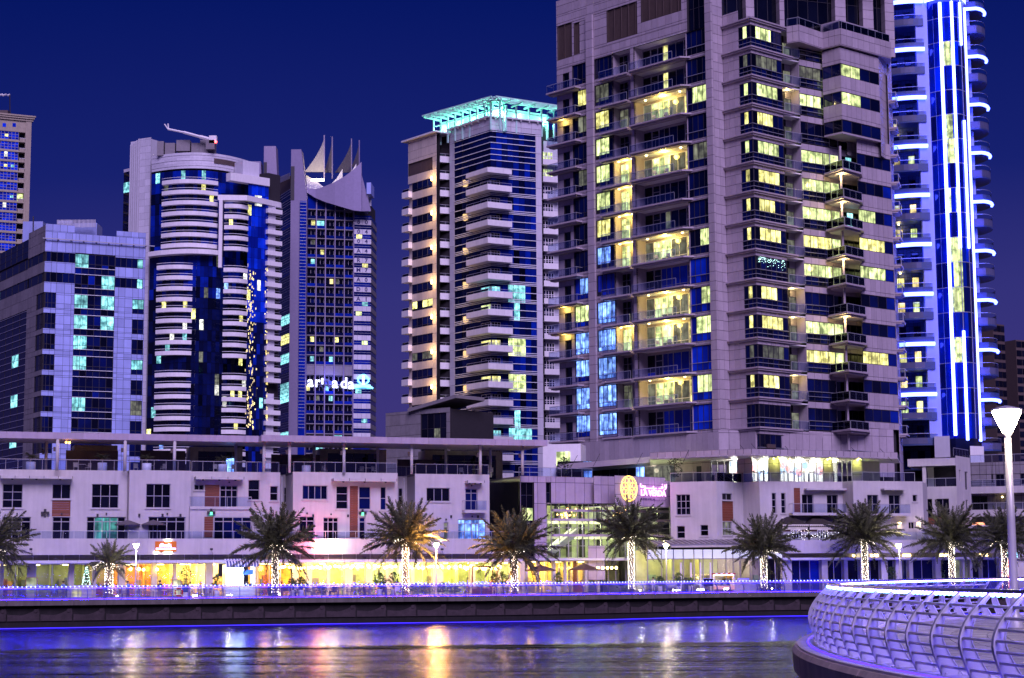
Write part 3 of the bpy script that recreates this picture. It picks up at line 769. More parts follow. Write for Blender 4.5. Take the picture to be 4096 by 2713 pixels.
for k in range(14):
    z = zf[k]; top = z+HT
    gl = 'royalglass' if k >= 8 else 'navyglass'  # stronger blue glass lower down stands in for reflected neon
    # ---- left bay: door, window, balcony
    window(LF, tt, uD[0], uD[1], z+0.02, z+2.6, n=-0.25, cols=1, rows=1, glass='blackglass', name='balcony_door')
    wl = winL1.get(k)
    window(LF, tt, uS[0], uS[1], z+0.45, z+HT-0.12, n=-0.22, cols=3, rows=2, split=[z+0.45,z+1.15,z+HT-0.12], pick=lambda i,j: (wl if (wl and (j == 1 or k in (10,12)) and (i or k > 8)) else gl))
    s0, s1 = u(2214), u(2331)
    MB().fb(LF, s0, s1, z-0.22, z, -0.02, 1.25).fb(LF, s0+0.25, s1-0.3, z-0.42, z-0.222, -0.02, 0.95).build('balcony_slab', M['stone'], tt)
    rail(LF, tt, s0+0.1, s1-0.1, z, n=1.15, step=1.6, ends=1.1)
    if k in litL1: bal_lights([u(2252), u(2280)], z+HT+0.05, 0.6, tt, 150)
    # ---- middle bay
    w2 = winL2.get(k)
    window(LF, tt, uL2[0]+0.05, uL2[1], z+0.5, z+HT-0.12, n=-0.22, cols=4, rows=2, split=[z+0.5,z+1.05,z+HT-0.12], pick=lambda i,j: ((w2 if (w2 and (j == 1 or k > 8) and (i != 3 or k > 8)) else (gl if (j or i) else 'navyglass'))))
    # recessed balcony
    b0, b1 = uB2; rc = 1.5
    MB().fq(LF, b0, b1, z, z+HT, -rc).build('recess_wall', M['stone'], tt)
    dw = window(LF, tt, b0+0.08, b0+(b1-b0)*0.5, z+0.02, z+HT-0.25, n=-rc+0.02, cols=2, rows=2, split=[z+0.02,z+2.3,z+HT-0.25], glass=('lit_green' if k in litL2 else ('lit_dim' if k in (2,12) else 'blackglass')), frame='greyframe', name='balcony_door')
    MB().fb(LF, b0-0.08, b0, z, z+HT, -rc, -0.06).build('cheek_wall', M['stone'], tt); MB().fb(LF, b1, b1+0.08, z, z+HT, -rc, -0.06).build('cheek_wall', M['stone'], tt)
    MB().fb(LF, b0, b1, z+HT, z+HT+0.08, -rc, 0.0).fb(LF, b0, b1, z-0.08, z, -rc, 0.0).build('recess_slab', M['white'], tt)
    s0, s1 = u(2418), u(2533)
    MB().fb(LF, s0, s1, z-0.22, z, 0.02, 0.95).fb(LF, s0+0.3, s1, z-0.40, z-0.222, 0.02, 0.7).build('balcony_slab', M['stone'], tt)
    rail(LF, tt, s0+0.1, s1-0.02, z, n=0.86, step=1.5)
    if k in litL2: bal_lights([b0+0.6, b1-0.4], z+HT-0.02, -0.5, tt, 240)
    # ---- wide loggia
    r0, r1 = uR; rc = 1.9
    wm_ = winR.get(k); lit = k in litR
    MB().fq(LF, r0, r1, z+HT-0.3, z+HT, -rc).build('recess_wall', M['stone'], tt)
    MB().fb(LF, r0-0.1, r0, z, z+HT, -rc, -0.06).build('cheek_wall', M['stone'], tt); MB().fb(LF, r1, r1+0.1, z, z+HT, -rc, -0.06).build('cheek_wall', M['stone'], tt)
    MB().fb(LF, r0, r1, z+HT, z+HT+0.08, -rc, 0.0).fb(LF, r0, r1, z-0.08, z, -rc, 0.0).build('recess_slab', M['white'], tt)
    seg = [0, 0.16, 0.30, 0.50, 0.80, 1.0]; fr_ = 'white' if lit else 'greyframe'
    gg = ['lit_dim' if lit else 'blackglass', 'lit_green' if lit else 'blackglass', wm_ or ('lit_green' if lit else gl), ('lit_dim' if lit else gl), ('lit_yellow' if lit else gl)]
    for i in range(5):
        a, b_ = r0+(r1-r0)*seg[i], r0+(r1-r0)*seg[i+1]
        if i in (1,4): window(LF, tt, a, b_, z+0.02, z+HT-0.3, n=-rc+0.02, cols=1, rows=2, split=[z+0.02,z+2.3,z+HT-0.3], glass=gg[i], frame=fr_, name='balcony_door', w=0.09)
        else: window(LF, tt, a, b_, z+0.02, z+HT-0.3, n=-rc+0.02, cols=2 if i > 1 else 1, rows=2, split=[z+0.02,z+0.85,z+HT-0.3], pick=lambda ii,jj,i=i: ((gg[i] if jj else ('lit_dim' if lit else gl)) if not (wm_ and ii == 0 and i == 2) else gl), frame=fr_, w=0.07)
    s0, s1 = u(2546), u(2768)
    pts = [(s0,0.0),(s1+0.35,0.0),(s1-0.5,1.15),(s0,1.15)]
    bs = MB(); q = [LF.p(a,0,b_)[:2] for a,b_ in pts]; bs.prism(q[::-1], z-0.20, z)
    q = [LF.p(a,0,b_)[:2] for a,b_ in [(s0,0.0),(s1-0.1,0.0),(s1-0.8,0.9),(s0,0.9)]]; bs.prism(q[::-1], z-0.40, z-0.202)
    bs.build('balcony_slab', M['stone'], tt)
    rail(LF, tt, s0, u(2722), z, n=1.05, step=1.7)
    if lit: bal_lights([r0+(r1-r0)*f for f in (0.17,0.5,0.83)], z+HT-0.02, -0.55, tt, 520)
    # ---- window beside the corner pier
    ww = winW.get(k)
    window(LF, tt, uW[0], uW[1], z+0.15, z+HT-0.12, n=-0.2, cols=4, rows=2, split=[z+0.15,z+1.15,z+HT-0.12], pick=lambda i,j: (ww if (ww and j == 1 and i >= 1+(k%2)) else gl))
    MB().fb(LF, uW[0]-0.3, uW[1], z+1.12, z+1.18, 0.0, 0.03).build('sill_bar', M['alu'], tt)

# ---- corner pier to the right-hand bay
R1 = FaceT((2868,R,215.0), (2908,R,216.2)); BL = FaceT((2908,R,216.2), (3022,R,212.6)); BR = FaceT((3022,R,212.6), (3147,R,216.4))
zc0 = BR.Z(3022, 1706); zc13 = BR.Z(3022, 190); HC = (zc13-zc0)/13
zc = [zc0+(13-k)*HC for k in range(-1,14)]        # cornice tops, zc[0] above the frame of the first bay
T.clad(R1, 0, R1.L, zbase+8, ztop, pw=1.2, ph=HC/3, zph=zc0)
ub = BL.U(2972, R)
hb = [(ub, BL.L+1, zc[i]-HC*0.0-HC+0.02, zc[i]-0.95) for i in range(15)]
T.clad(BL, 0, ub, SK-9, zc[0]+1.5, pw=1.0, ph=HC/3, zph=zc0)
litB = ['lit_green','lit_dim','lit_green','lit_yellow','lit_green','lit_yellow','lit_yellow','lit_yellow','lit_or_mirrored_blue','lit_yellow','lit_yellow','lit_dim','lit_yellow',None,None]
cornice = []
def cor_poly(o0):
    a = BL.p(BL.U(2908,R), 0, 0.0); 
    return [BL.p(-0.15,0,-0.1)[:2], BL.p(0.0,0,o0)[:2], (Vector(BL.p(BL.L,0,0)[:2])+ (BL.n+BR.n)*o0/(1+BL.n.dot(BR.n)))[:], BR.p(BR.L+1.9,0,o0)[:2], BR.p(BR.L+1.9,0,-0.1)[:2], BR.p(BR.L,0,-0.1)[:2]] + [BL.p(BL.L-0.1,0,-0.3)[:2]]
MF = FaceT((3147,R,216.4), (3445,R,223.4))
RBl = FaceT((3439,R,220.6), (3573,R,224.6))
RU1 = FaceT((3290,300,219.6), (3363,300,217.6)); RU2 = FaceT((3363,300,217.6), (3516,300,222.4))
um = lambda px: MF.U(px, R)
litM = [None,'lit_dim','lit_green',None,'lit_green','lit_green','lit_green','lit_yellow','lit_green',None,'lit_green','lit_yellow',None,None,None]
for i in range(15):
    zt2 = zc[i]; zw = zt2-0.88; zs = zw-1.66; z0 = zt2-HC
    # stepped cornice
    MB().prism(cor_poly(0.42)[::-1], zt2-0.18, zt2).prism(cor_poly(0.26)[::-1], zt2-0.40, zt2-0.182).build('cornice', M['stone'], tt)
    T.clad(BL, ub, BL.L, zw, zt2-0.40, pw=0.9, ph=0.62, zph=zw); T.clad(BR, 0, BR.L, zw, zt2-0.40, pw=0.9, ph=0.62, zph=zw)
    lb = litB[i]
    window(BL, tt, ub, BL.L, zs, zw, n=-0.12, cols=3, rows=1, pick=lambda a,c: lb if (lb and a == 1 and i != 8) else 'navyglass')
    window(BR, tt, 0, BR.L, zs, zw, n=-0.12, cols=6, rows=1, pick=lambda a,c: (lb if (lb and a in ((1,2,3,4) if i % 3 else (1,2,3)) and i != 8) else ('blackglass' if a == 0 else 'navyglass')))
    if i == 8:
        f_ = MB()
        for _ in range(90): f_.octa(BR.p(rng.uniform(0.3,BR.L-0.5), zw-0.12-abs(rng.gauss(0,0.45)), 0.05), 0.035)
        f_.build('window_fairy_lights', M['fairy_cool'], tt, kind='stuff')
    window(BL, tt, ub, BL.L, z0+0.01, zs-0.05, n=-0.12, cols=3, rows=1, glass='navyglass', name='spandrel')
    window(BR, tt, 0, BR.L, z0+0.01, zs-0.05, n=-0.12, cols=6, rows=1, glass='navyglass', name='spandrel')
    MB().fb(BR, 0, BR.L, z0+0.55, z0+0.60, 0.0, 0.05).fb(BR, 0, BR.L, zs-0.05, zs, -0.02, 0.05).fb(BL, ub, BL.L, z0+0.55, z0+0.60, 0.0, 0.04).fb(BL, ub, BL.L, zs-0.05, zs, -0.02, 0.04).build('guard_bar', M['alu'], tt)
    # small loggia next to the bay
    a, b_ = um(3149), um(3214)
    MB().fq(MF, a, b_, z0, zt2-0.4, -1.6).build('recess_wall', M['stone'], tt)
    window(MF, tt, a+0.1, b_-0.1, z0+0.05, z0+2.3, n=-1.58, cols=2, rows=1, pick=lambda q,c: 'lit_dim' if q else 'blackglass', name='balcony_door')
    MB().fb(MF, a-0.1, b_+0.1, zt2-0.55, zt2-0.40, -1.6, -0.02).fb(MF, a-0.1, b_+0.1, z0-0.06, z0, -1.6, 0.0).build('recess_slab', M['white'], tt)
    MB().fb(MF, b_, b_+0.06, z0, zt2-0.41, -1.6, -0.02).build('cheek_wall', M['stone'], tt)
    rail(MF, tt, a, b_, z0+0.02, n=0.25, step=1.2)
    if i in (2,9,10,12): point('loggia_lamp_light', MF.p((a+b_)/2, zt2-0.75, -0.8), 70, (1.0,0.78,0.30), 0.2, tt)
    # long window of the recessed middle
    a, b_ = um(3216), um(3330); lm_ = litM[i]
    T.clad(MF, a, um(3445), zw-0.05, zt2-0.1, pw=1.3, ph=1.1, zph=zw, n=0.0)
    window(MF, tt, a, b_, zs, zw-0.05, n=-0.15, cols=4, rows=1, pick=lambda q,c: (lm_ if lm_ and (q < 3 or i > 3) else 'navyglass'))
    window(MF, tt, a, b_, z0+0.02, zs-0.05, n=-0.15, cols=4, rows=1, glass='navyglass', name='spandrel')
    MB().fb(MF, a, b_, z0+0.55, z0+0.60, -0.05, 0.05).fb(MF, a, b_, zs-0.05, zs, -0.05, 0.05).build('guard_bar', M['alu'], tt)
    window(MF, tt, b_, um(3366), z0+0.02, zw-0.05, n=-0.15, cols=1, rows=1, glass=('lit_green' if lm_ in ('lit_green','lit_yellow') else 'blackglass'), frame='white' if lm_ else 'greyframe', name='balcony_door', w=0.1)
    window(MF, tt, um(3368), um(3443), z0+0.02, zw-0.05, n=-0.15, cols=3, rows=1, pick=lambda q,c: 'lit_cyan' if (i in (4,6) and q == 1) else 'blackglass')
    # corner column and balcony of the lower storeys
    if i >= 4:
        P = [atT(3305,R,219.6).xy, atT(3381,R,216.3).xy, atT(3456,R,219.4).xy]; Bk = [atT(3460,R,223.2).xy, atT(3330,R,221.6).xy]
        sl = MB(); poly = [tuple(p) for p in P]+[tuple(p) for p in Bk]
        sl.prism(poly, z0-0.22, z0+0.0)
        c_ = sum((Vector(p) for p in poly), Vector((0,0)))/5; p2 = [tuple(c_+(Vector(p)-c_)*0.84) for p in poly]
        sl.prism(p2, z0-0.45, z0-0.222); sl.build('balcony_slab', M['stone'], tt)
        f1 = Face.__new__(Face).set(*(P[0]*0.97+Bk[1]*0.03), *(P[1]*0.97+Bk[1]*0.03)); f2 = Face.__new__(Face).set(*(P[1]*0.97+Bk[0]*0.03), *(P[2]*0.97+Bk[0]*0.03))
        rail(f1, tt, 0.1, f1.L, z0+0.01, n=0, step=1.5); rail(f2, tt, 0, f2.L-0.1, z0+0.01, n=0, step=1.5)
        cpt = atT(3372,R,218.4); MB().tube([(cpt.x,cpt.y,z0),(cpt.x,cpt.y,zt2-0.45)], 0.16, 8).build('balcony_column', M['stone'], tt)
        if i in (5,6,8,10):
            lp = atT(3378,R,218.0); MB().lathe((lp.x-0.2,lp.y-0.2,zt2-0.52), [(0.02,0.03),(0.2,0.0),(0.16,-0.10),(0.03,-0.14)], 8).build('ceiling_lamp', M['lamp_warm'], tt)
            point('balcony_lamp_light', (lp.x-0.2,lp.y-0.2,zt2-0.9), 230, (1.0,0.74,0.26), 0.3, tt)
        TB[i] = (P, Bk, z0)
# right bay: bands of panels and glass
zgT, zgB = RBl.Z(3500, 848), RBl.Z(3500, 896); gh = zgT-zgB
litRB = {6:'lit_green',7:'lit_yellow',8:'lit_green',11:'lit_yellow'}
for j in range(-7, 9):
    i = 6 - j; zT = zgT + j*HC
    if i < 0 or i > 13: continue
    if i >= 4:
        lr = litRB.get(i)
        window(RBl, tt, 0, RBl.L, zT-gh, zT, n=-0.1, cols=4, rows=1, pick=lambda q,c: (lr if lr and q in (0,1,2) and not (i == 6 and q == 2) else ('blueglass' if q == 3 else 'navyglass')))
        T.clad(RBl, 0, RBl.L, zT, zT+HC-gh, pw=1.05, ph=HC, n=0.03)
    else:
        zT2 = zT
        lr = {1:'lit_green',2:'lit_green'}.get(i)
        for f_, cs in ((RU1,2),(RU2,4)):
            window(f_, tt, 0, f_.L, zT2-gh, zT2, n=-0.1, cols=cs, rows=1, pick=lambda q,c: (lr if lr and cs == 4 and q in (0,1) else 'navyglass'))
            T.clad(f_, 0, f_.L, zT2, zT2+HC-gh, pw=1.05, ph=HC, n=0.03)
zRb = zgT - 7*HC - gh
T.clad(RBl, 0, RBl.L, zRb-0.9, zRb-0.02, pw=1.05, ph=HC, n=0.03)
# side balconies seen past the right edge
EU = FaceT((3516,300,222.4), (3566,300,227.5)); T.clad(EU, 0, EU.L, zgT+2*HC, zgT+6.2*HC, pw=1.2, ph=HC/3)
SF = FaceT((3573,R,224.6), (3590,R,231.0))
for i in range(1, 14):
    z0 = zc[i]-HC
    MB().fb(SF, 0.3, 3.6, z0-0.25, z0, -0.1, 1.05).fb(SF, 0.4, 3.4, z0-0.45, z0-0.252, -0.1, 0.8).build('side_balcony', M['stone'], tt)
    rail(SF, tt, 0.35, 3.5, z0, n=0.98, step=1.6)
    fz = Face.__new__(Face); a, b_ = SF.p(0.35,0,0.0), SF.p(0.35,0,1.0); fz.set(a[0],a[1],b_[0],b_[1]); rail(fz, tt, 0, fz.L, z0, n=0, step=2)
T.clad(SF, 0, 5, zbase+10, zc[1], pw=1.2, ph=HC/3, zph=zc0)
# crown storey over the right side: parapet, set-back dark glazing and square columns
zp0, zp1 = zc[1]+0.1, RU2.Z(3363, 118)
CR1 = FaceT((3160,150,217.6), (3200,150,216.6)); 
pp = [atT(3147,150,216.4).xy, atT(3196,150,215.6).xy, atT(3290,150,219.0).xy, atT(3363,150,217.2).xy, atT(3562,150,223.4).xy]
for a, b_ in zip(pp, pp[1:]):
    f_ = Face.__new__(Face).set(a.x,a.y,b_.x,b_.y); T.clad(f_, 0, f_.L, zp1-2.2, zp1, pw=1.1, ph=3, n=0.05)
    rail(f_, tt, 0, f_.L, zp1, n=-0.2, step=1.5)
bk = FaceT((2906,60,219.0), (3545,60,226.0))
window(bk, tt, 0, bk.L, zp1-3.5, ztop, n=0, cols=16, rows=3, glass='blackglass')
for px, w_ in ((2985,1.2),(3112,0.7),(3345,1.6),(3455,1.6),(3540,1.4)):
    uu = bk.U(px, 60); T.pier(bk, uu-w_/2, uu+w_/2, zp1-1.6, ztop, 0.1, 1.2, ph=HC/3)
MB().prism([tuple(p) for p in pp]+[tuple(atT(3545,60,230).xy), tuple(atT(3090,60,230).xy)], zp1-2.3, zp1-2.12).build('terrace_slab', M['stone'], tt)
tb = [atT(2875,20,214.6).xy, atT(3560,20,221.5).xy, atT(3545,20,230).xy, atT(2900,20,232).xy]
MB().prism([tuple(p) for p in tb], ztop-0.6, ztop+0.6).build('roof_slab', M['stone'], tt)
# podium skirt under the shaft
skz0 = EYE + 10.0
for f_, L0, L1 in ((LF.off(0.5), -0.0, LF.L+0.3),):
    T.clad(f_, u(2310), L1, skz0+2.0, SK, pw=0.9, ph=3.2, n=0.3)
SKR = [ (2872,1760,214.4), (2960,1760,214.9), (3022,1760,212.9), (3290,1760,219.2), (3400,1760,219.6), (3575,1760,223.0)]
for a, b_ in zip(SKR, SKR[1:]):
    f_ = FaceT(a, b_); T.clad(f_, 0, f_.L, skz0+2.0, zRb-0.92 if a[0] > 3290 else SK+0.2, pw=1.2, ph=3.2, n=0)
MB().fb(BR, 1.0, 2.6, SK-2.2, SK-1.7, 0.2, 0.35).build('vent_grille', M['louvre'], tt)
# dark core so nothing shows through the shaft
cb = [LF.p(0.3,0,-2.4)[:2], LF.p(uC[0],0,-2.4)[:2], R1.p(R1.L,0,-1.2)[:2], BL.p(BL.L-0.4,0,-0.7)[:2], BR.p(BR.L-0.2,0,-1.5)[:2], MF.p(um(3300),0,-1.9)[:2], RBl.p(RBl.L-0.2,0,-0.5)[:2], SF.p(6,0,-0.2)[:2], tuple(atT(2900,R,262).xy)]
MB().prism(cb, ZD, zc[0]-0.2).build('core', M['joint'], tt); MB().prism([cb[0],cb[1],R1.p(R1.L,0,-1.2)[:2],tuple(atT(3000,60,228).xy),tuple(atT(2900,R,262).xy)], zc[0]-0.2, ztop-0.7).build('upper_core', M['joint'], tt)
T.clad(RBl.off(-1.6), 0, RBl.L, zgT+2*HC, zp1-2.2, pw=1.2, ph=HC/3)
MB().prism([tuple(RU1.p(0,0,0)[:2]),tuple(RU2.p(0,0,0)[:2]),tuple(RU2.p(RU2.L,0,0)[:2]),tuple(RU2.p(RU2.L,0,-3)[:2]),tuple(RU1.p(0,0,-3)[:2])], zgT+3*HC-gh-0.25, zgT+3*HC-gh-0.02).build('bay_soffit', M['stone'], tt)
T.finish()
# ================================================================== NEON TOWER (right)
nt_ = thing('neon_tower', 'round fronted tower outlined in blue white light tubes', 'tower', tuple(at(3790,2300,256).xy)+(ZD,))
def arcpts(A, B, bulge, k=14):
    """plan points of an arc from A to B bowed towards the camera side"""
    A = Vector(A); B = Vector(B); d = B-A; L = d.length; n = Vector((d.y,-d.x))/L
    return [tuple(A + d*(i/k) + n*(bulge*4*(i/k)*(1-i/k))) for i in range(k+1)]
def strip(mb, pl, z0, z1):
    for a, b_ in zip(pl, pl[1:]): mb.add([(*a,z0),(*b_,z0),(*b_,z1),(*a,z1)], [(0,1,2,3)])
    return mb
def slabarc(pl, back, z0, z1):
    return MB().prism(list(pl)+list(back), z0, z1)
RN = 900
def XY(px, Y, py=RN): return tuple(at(px, py, Y).xy)
zr = [at(3600, y, 256).z for y in (20, 210, 402, 595, 792, 988, 1184, 1386, 1580)]      # lit rings
hN = (zr[0]-zr[8])/16
z_b = zr[8]-2*hN-0.4
shaftL, shaftR = XY(3735,254.5), XY(3893,255.5)
core_l = XY(3500,262); 
# curved glass shaft, cut into panes
sp = arcpts(shaftL, shaftR, 2.6, 10)
zs0, zs1 = at(3800,1760,255).z, at(3800,12,255).z
nfl = int((zs1-zs0)/hN)
cnt = 0
mull = MB()
for k in range(nfl+1):
    za = zs0+k*hN; zb_ = min(zs1, za+hN)
    lit = k in (3,5,6,7,9,11,12,15)
    for i in range(10):
        a, b_ = sp[i], sp[i+1]
        g = 'blueglass'
        if lit and i in (2,3,4): g = 'lit_green'
        if (k*7+i) % 11 == 0: g = 'royalglass'
        f_ = Face.__new__(Face).set(*a, *b_)
        MB().fb(f_, 0.02, f_.L-0.02, za+0.03, zb_-0.02, -0.05, 0.0).build('pane', M[g], nt_)
    strip(mull, [tuple(Vector(p)+Vector((0,-0.03))) for p in sp], zb_-0.05, zb_+0.03)
mull.build('transom_bars', M['alu'], nt_)
# light tubes on the shaft
def tubeat(fr_, y0, y1, dn=0.14, r=0.10):
    i = fr_*10; a = Vector(sp[int(i)]); b_ = Vector(sp[min(10,int(i)+1)]); p = a+(b_-a)*(i-int(i)) + Vector((0,-dn))
    za, zb_ = at(3800,y1,254).z, at(3800,y0,254).z
    MB().tube([(p.x,p.y,za),(p.x,p.y,zb_)], r, 6).build('light_tube', M['led_white'], nt_)
    MB().box(p.x-0.12,p.x+0.12,p.y+0.09,p.y+0.13,za,zb_).build('tube_channel', M['alu'], nt_)
tubeat(0.22, 20, 1745, r=0.24); tubeat(0.46, 20, 1000, r=0.21); tubeat(0.46, 1330, 1765, r=0.21); tubeat(0.70, 20, 190, r=0.20); tubeat(0.70, 490, 1000, r=0.20); tubeat(0.90, 30, 1765, r=0.21); tubeat(0.955, 40, 1765, r=0.09)
for f_ in (0.46, 0.70, 0.84): 
    i = f_*10; a = Vector(sp[int(i)]); b_ = Vector(sp[min(10,int(i)+1)]); p = a+(b_-a)*(i-int(i)) + Vector((0,-0.10))
    MB().tube([(p.x,p.y,zs0),(p.x,p.y,zs1)], 0.06, 6).build('tube_rail', M['alu'], nt_)
cap = MB(); strip(cap, arcpts(XY(3728,254), XY(3896,255), 3.0, 12), zs1-0.3, zs1+1.8); cap.build('crown_light', M['led_white'], nt_)
# white piers either side of the shaft
for px, Y, w_ in ((3712,254.5,0.85),(3897,257,0.35)):
    p = at(px, RN, Y); MB().box(p.x-w_, p.x+w_, p.y-0.3, p.y+0.5, zs0, zs1+3).build('pier', M['bluepanel'], nt_)
# left wing: wall, windows, bowed balconies
Wl = Face((3490,RN,259.5), (3690,RN,257.0))
M['wingpanel'] = surf('blue_grey_wing_panel', (0.045,0.070,0.20), 0.45, var=0.06, pvar=0.12)
WT = Tower(nt_, M['wingpanel'], 160)
balc = arcpts(XY(3484,258.6), XY(3722,254.0), 1.5, 14)
rbal = [XY(3893,255.6)] + [tuple(at(3893,RN,258.6).xy + Vector((2.75*sin(a), -4.1*cos(a)+0.6))) for a in [0.25+2.3*i/12 for i in range(13)]]
nlv = 20
warm = {4:1, 6:1, 8:1, 9:1}
for k in range(nlv):
    z = zr[0] + hN - k*hN - 0.15          # slab underside of storey k
    ring = (k % 2 == 1) and k <= 17
    last = z < z_b-1
    # storey wall and its windows
    zf0, zf1 = z-hN+0.25, z
    hs = [(Wl.U(px0,RN), Wl.U(px1,RN), zf0+0.1, zf1-0.55) for px0, px1 in ((3500,3528),(3560,3610),(3640,3668))]
    WT.clad(Wl, 0, Wl.L, zf0, zf1, hs, pw=1.1, ph=hN, n=0)
    for j, h in enumerate(hs):
        g = 'navyglass'
        if k in (7,9,10,12,13,15,16,17) and j: g = ('lit_green','lit_yellow','lit_warm')[(k+j) % 3]
        window(Wl, nt_, *h, n=-0.2, cols=2 if j == 1 else 1, rows=1, glass=g)
    # balcony: slab, solid curved front of panels, glass and rail
    back = [Wl.p(Wl.L,0,-0.5)[:2], Wl.p(0,0,-0.5)[:2]]
    slabarc(balc, back, z-0.02, z+0.22).build('balcony_slab', M['wingpanel'], nt_)
    fr2 = [tuple(Vector(p)+Vector((0.0,-0.01))) for p in balc]
    for i in range(0, 14, 2):
        mb = MB(); strip(mb, fr2[i:i+3], z+0.225, z+1.05); 
        mb.build('parapet_panel', M['wingpanel'] if (i >= 12 or ring) else M['slate'], nt_)
    gl_ = MB(); strip(gl_, [tuple(Vector(p)+Vector((0,0.06))) for p in balc], z+1.06, z+1.62); gl_.build('balcony_glass', M['railglass'], nt_)
    MB().tube([(p[0],p[1]+0.05,z+1.64) for p in balc], 0.04, 5).build('handrail', M['alu'], nt_)
    if ring:
        q = [(p[0],p[1]-0.10,z+0.04) for p in balc]
        MB().tube(q, 0.30, 6).build('light_ring', M['led_ring'], nt_)
    # right side balconies
    zz = z-0.75
    slabarc(rbal, [XY(3893,262)], zz-0.02, zz+0.2).build('balcony_slab', M['wingpanel'], nt_)
    rf = MB(); strip(rf, rbal, zz+0.205, zz+1.15); rf.build('parapet_panel', M['wingpanel'] if ring else M['slate'], nt_)
    rg = MB(); strip(rg, [tuple(Vector(p)*0.9995) for p in rbal], zz+1.16, zz+1.75); rg.build('balcony_glass', M['railglass'], nt_)
    MB().tube([(p[0],p[1],zz+1.77) for p in rbal], 0.04, 5).build('handrail', M['alu'], nt_)
    if ring: MB().tube([(p[0]+0.03,p[1]-0.06,zz+0.05) for p in rbal[:8]], 0.24, 6).build('light_ring', M['led_ring'], nt_)
    if k in (6,10,12): 
        c = Wl.p(Wl.L*0.55, z-0.4, 1.2); point('balcony_lamp_light', c, 40, (1.0,0.78,0.42), 0.3, nt_)
        MB().lathe(Wl.p(Wl.L*0.55, z-0.05, 1.2), [(0.02,0.02),(0.15,0),(0.12,-0.1),(0.02,-0.12)], 8).build('ceiling_lamp', M['lamp_warm'], nt_)
WT.finish('panel')
MB().prism([XY(3500,262), XY(3690,258.5), XY(3735,256.5), XY(3790,255.2), XY(3893,257.5), XY(3900,262), XY(3900,285), XY(3500,290)], ZD, zs1+8).build('core', M['joint'], nt_)
MB().prism([XY(3738,253.5,1790), XY(3800,252.5,1790), XY(3800,256,1790), XY(3738,256,1790)], at(3770,1830,253).z, at(3770,1745,253).z).build('plinth_block', M['whitepanel'], nt_)
MB().prism([XY(3880,252.5,1790), XY(3935,253.5,1790), XY(3935,258,1790), XY(3880,258,1790)], at(3900,1860,253).z, at(3900,1785,253).z).build('plinth_block', M['white'], nt_)

# ================================================================== MIDDLE TOWER (navy glass with white lines)
mt = thing('banded_glass_tower', 'navy glass tower striped with white lines under a glowing roof pergola', 'tower', tuple(at(1964,2300,340).xy)+(ZD,))
MT = Tower(mt, M['whitepanel'], 220)
RM = 1100
ML = Face((1799,RM,350.5), (1964,RM,340)); MR_ = Face((1964,RM,340), (2170,RM,344.5))
zt3 = MR_.Z(1966,470); hM = 3.41
zhead = MR_.Z(1966, 520); zfirst = MR_.Z(1966, 640)       # first corner balcony underside line
zend = ZD
pl_ = ML.U(1819,RM); pr_ = MR_.U(2146,RM)
MT.clad(ML, 0, ML.L, zhead, zt3, pw=2.0, ph=1.8); MT.clad(MR_, 0, MR_.L, zhead, zt3, pw=2.0, ph=1.8)
MT.clad(ML, 0, pl_, zend, zhead, pw=2, ph=hM); MT.clad(MR_, pr_, MR_.L, zend, zhead, pw=1.2, ph=hM)
for F_, a, b_ in ((ML, pl_, ML.L), (MR_, 0, pr_)):   # eaves with brackets
    MB().fb(F_, -0.3 if F_ is ML else 0, F_.L+(0 if F_ is ML else 0.3), zt3, zt3+0.35, -1.0, 0.5).build('eaves', M['white'], mt)
    for i in range(6): q = F_.L*(i+0.5)/6; MB().fb(F_, q-0.08, q+0.08, zt3-0.35, zt3-0.003, 0.0, 0.45).build('bracket', M['white'], mt)
litm = {}
rg2 = random.Random(5)
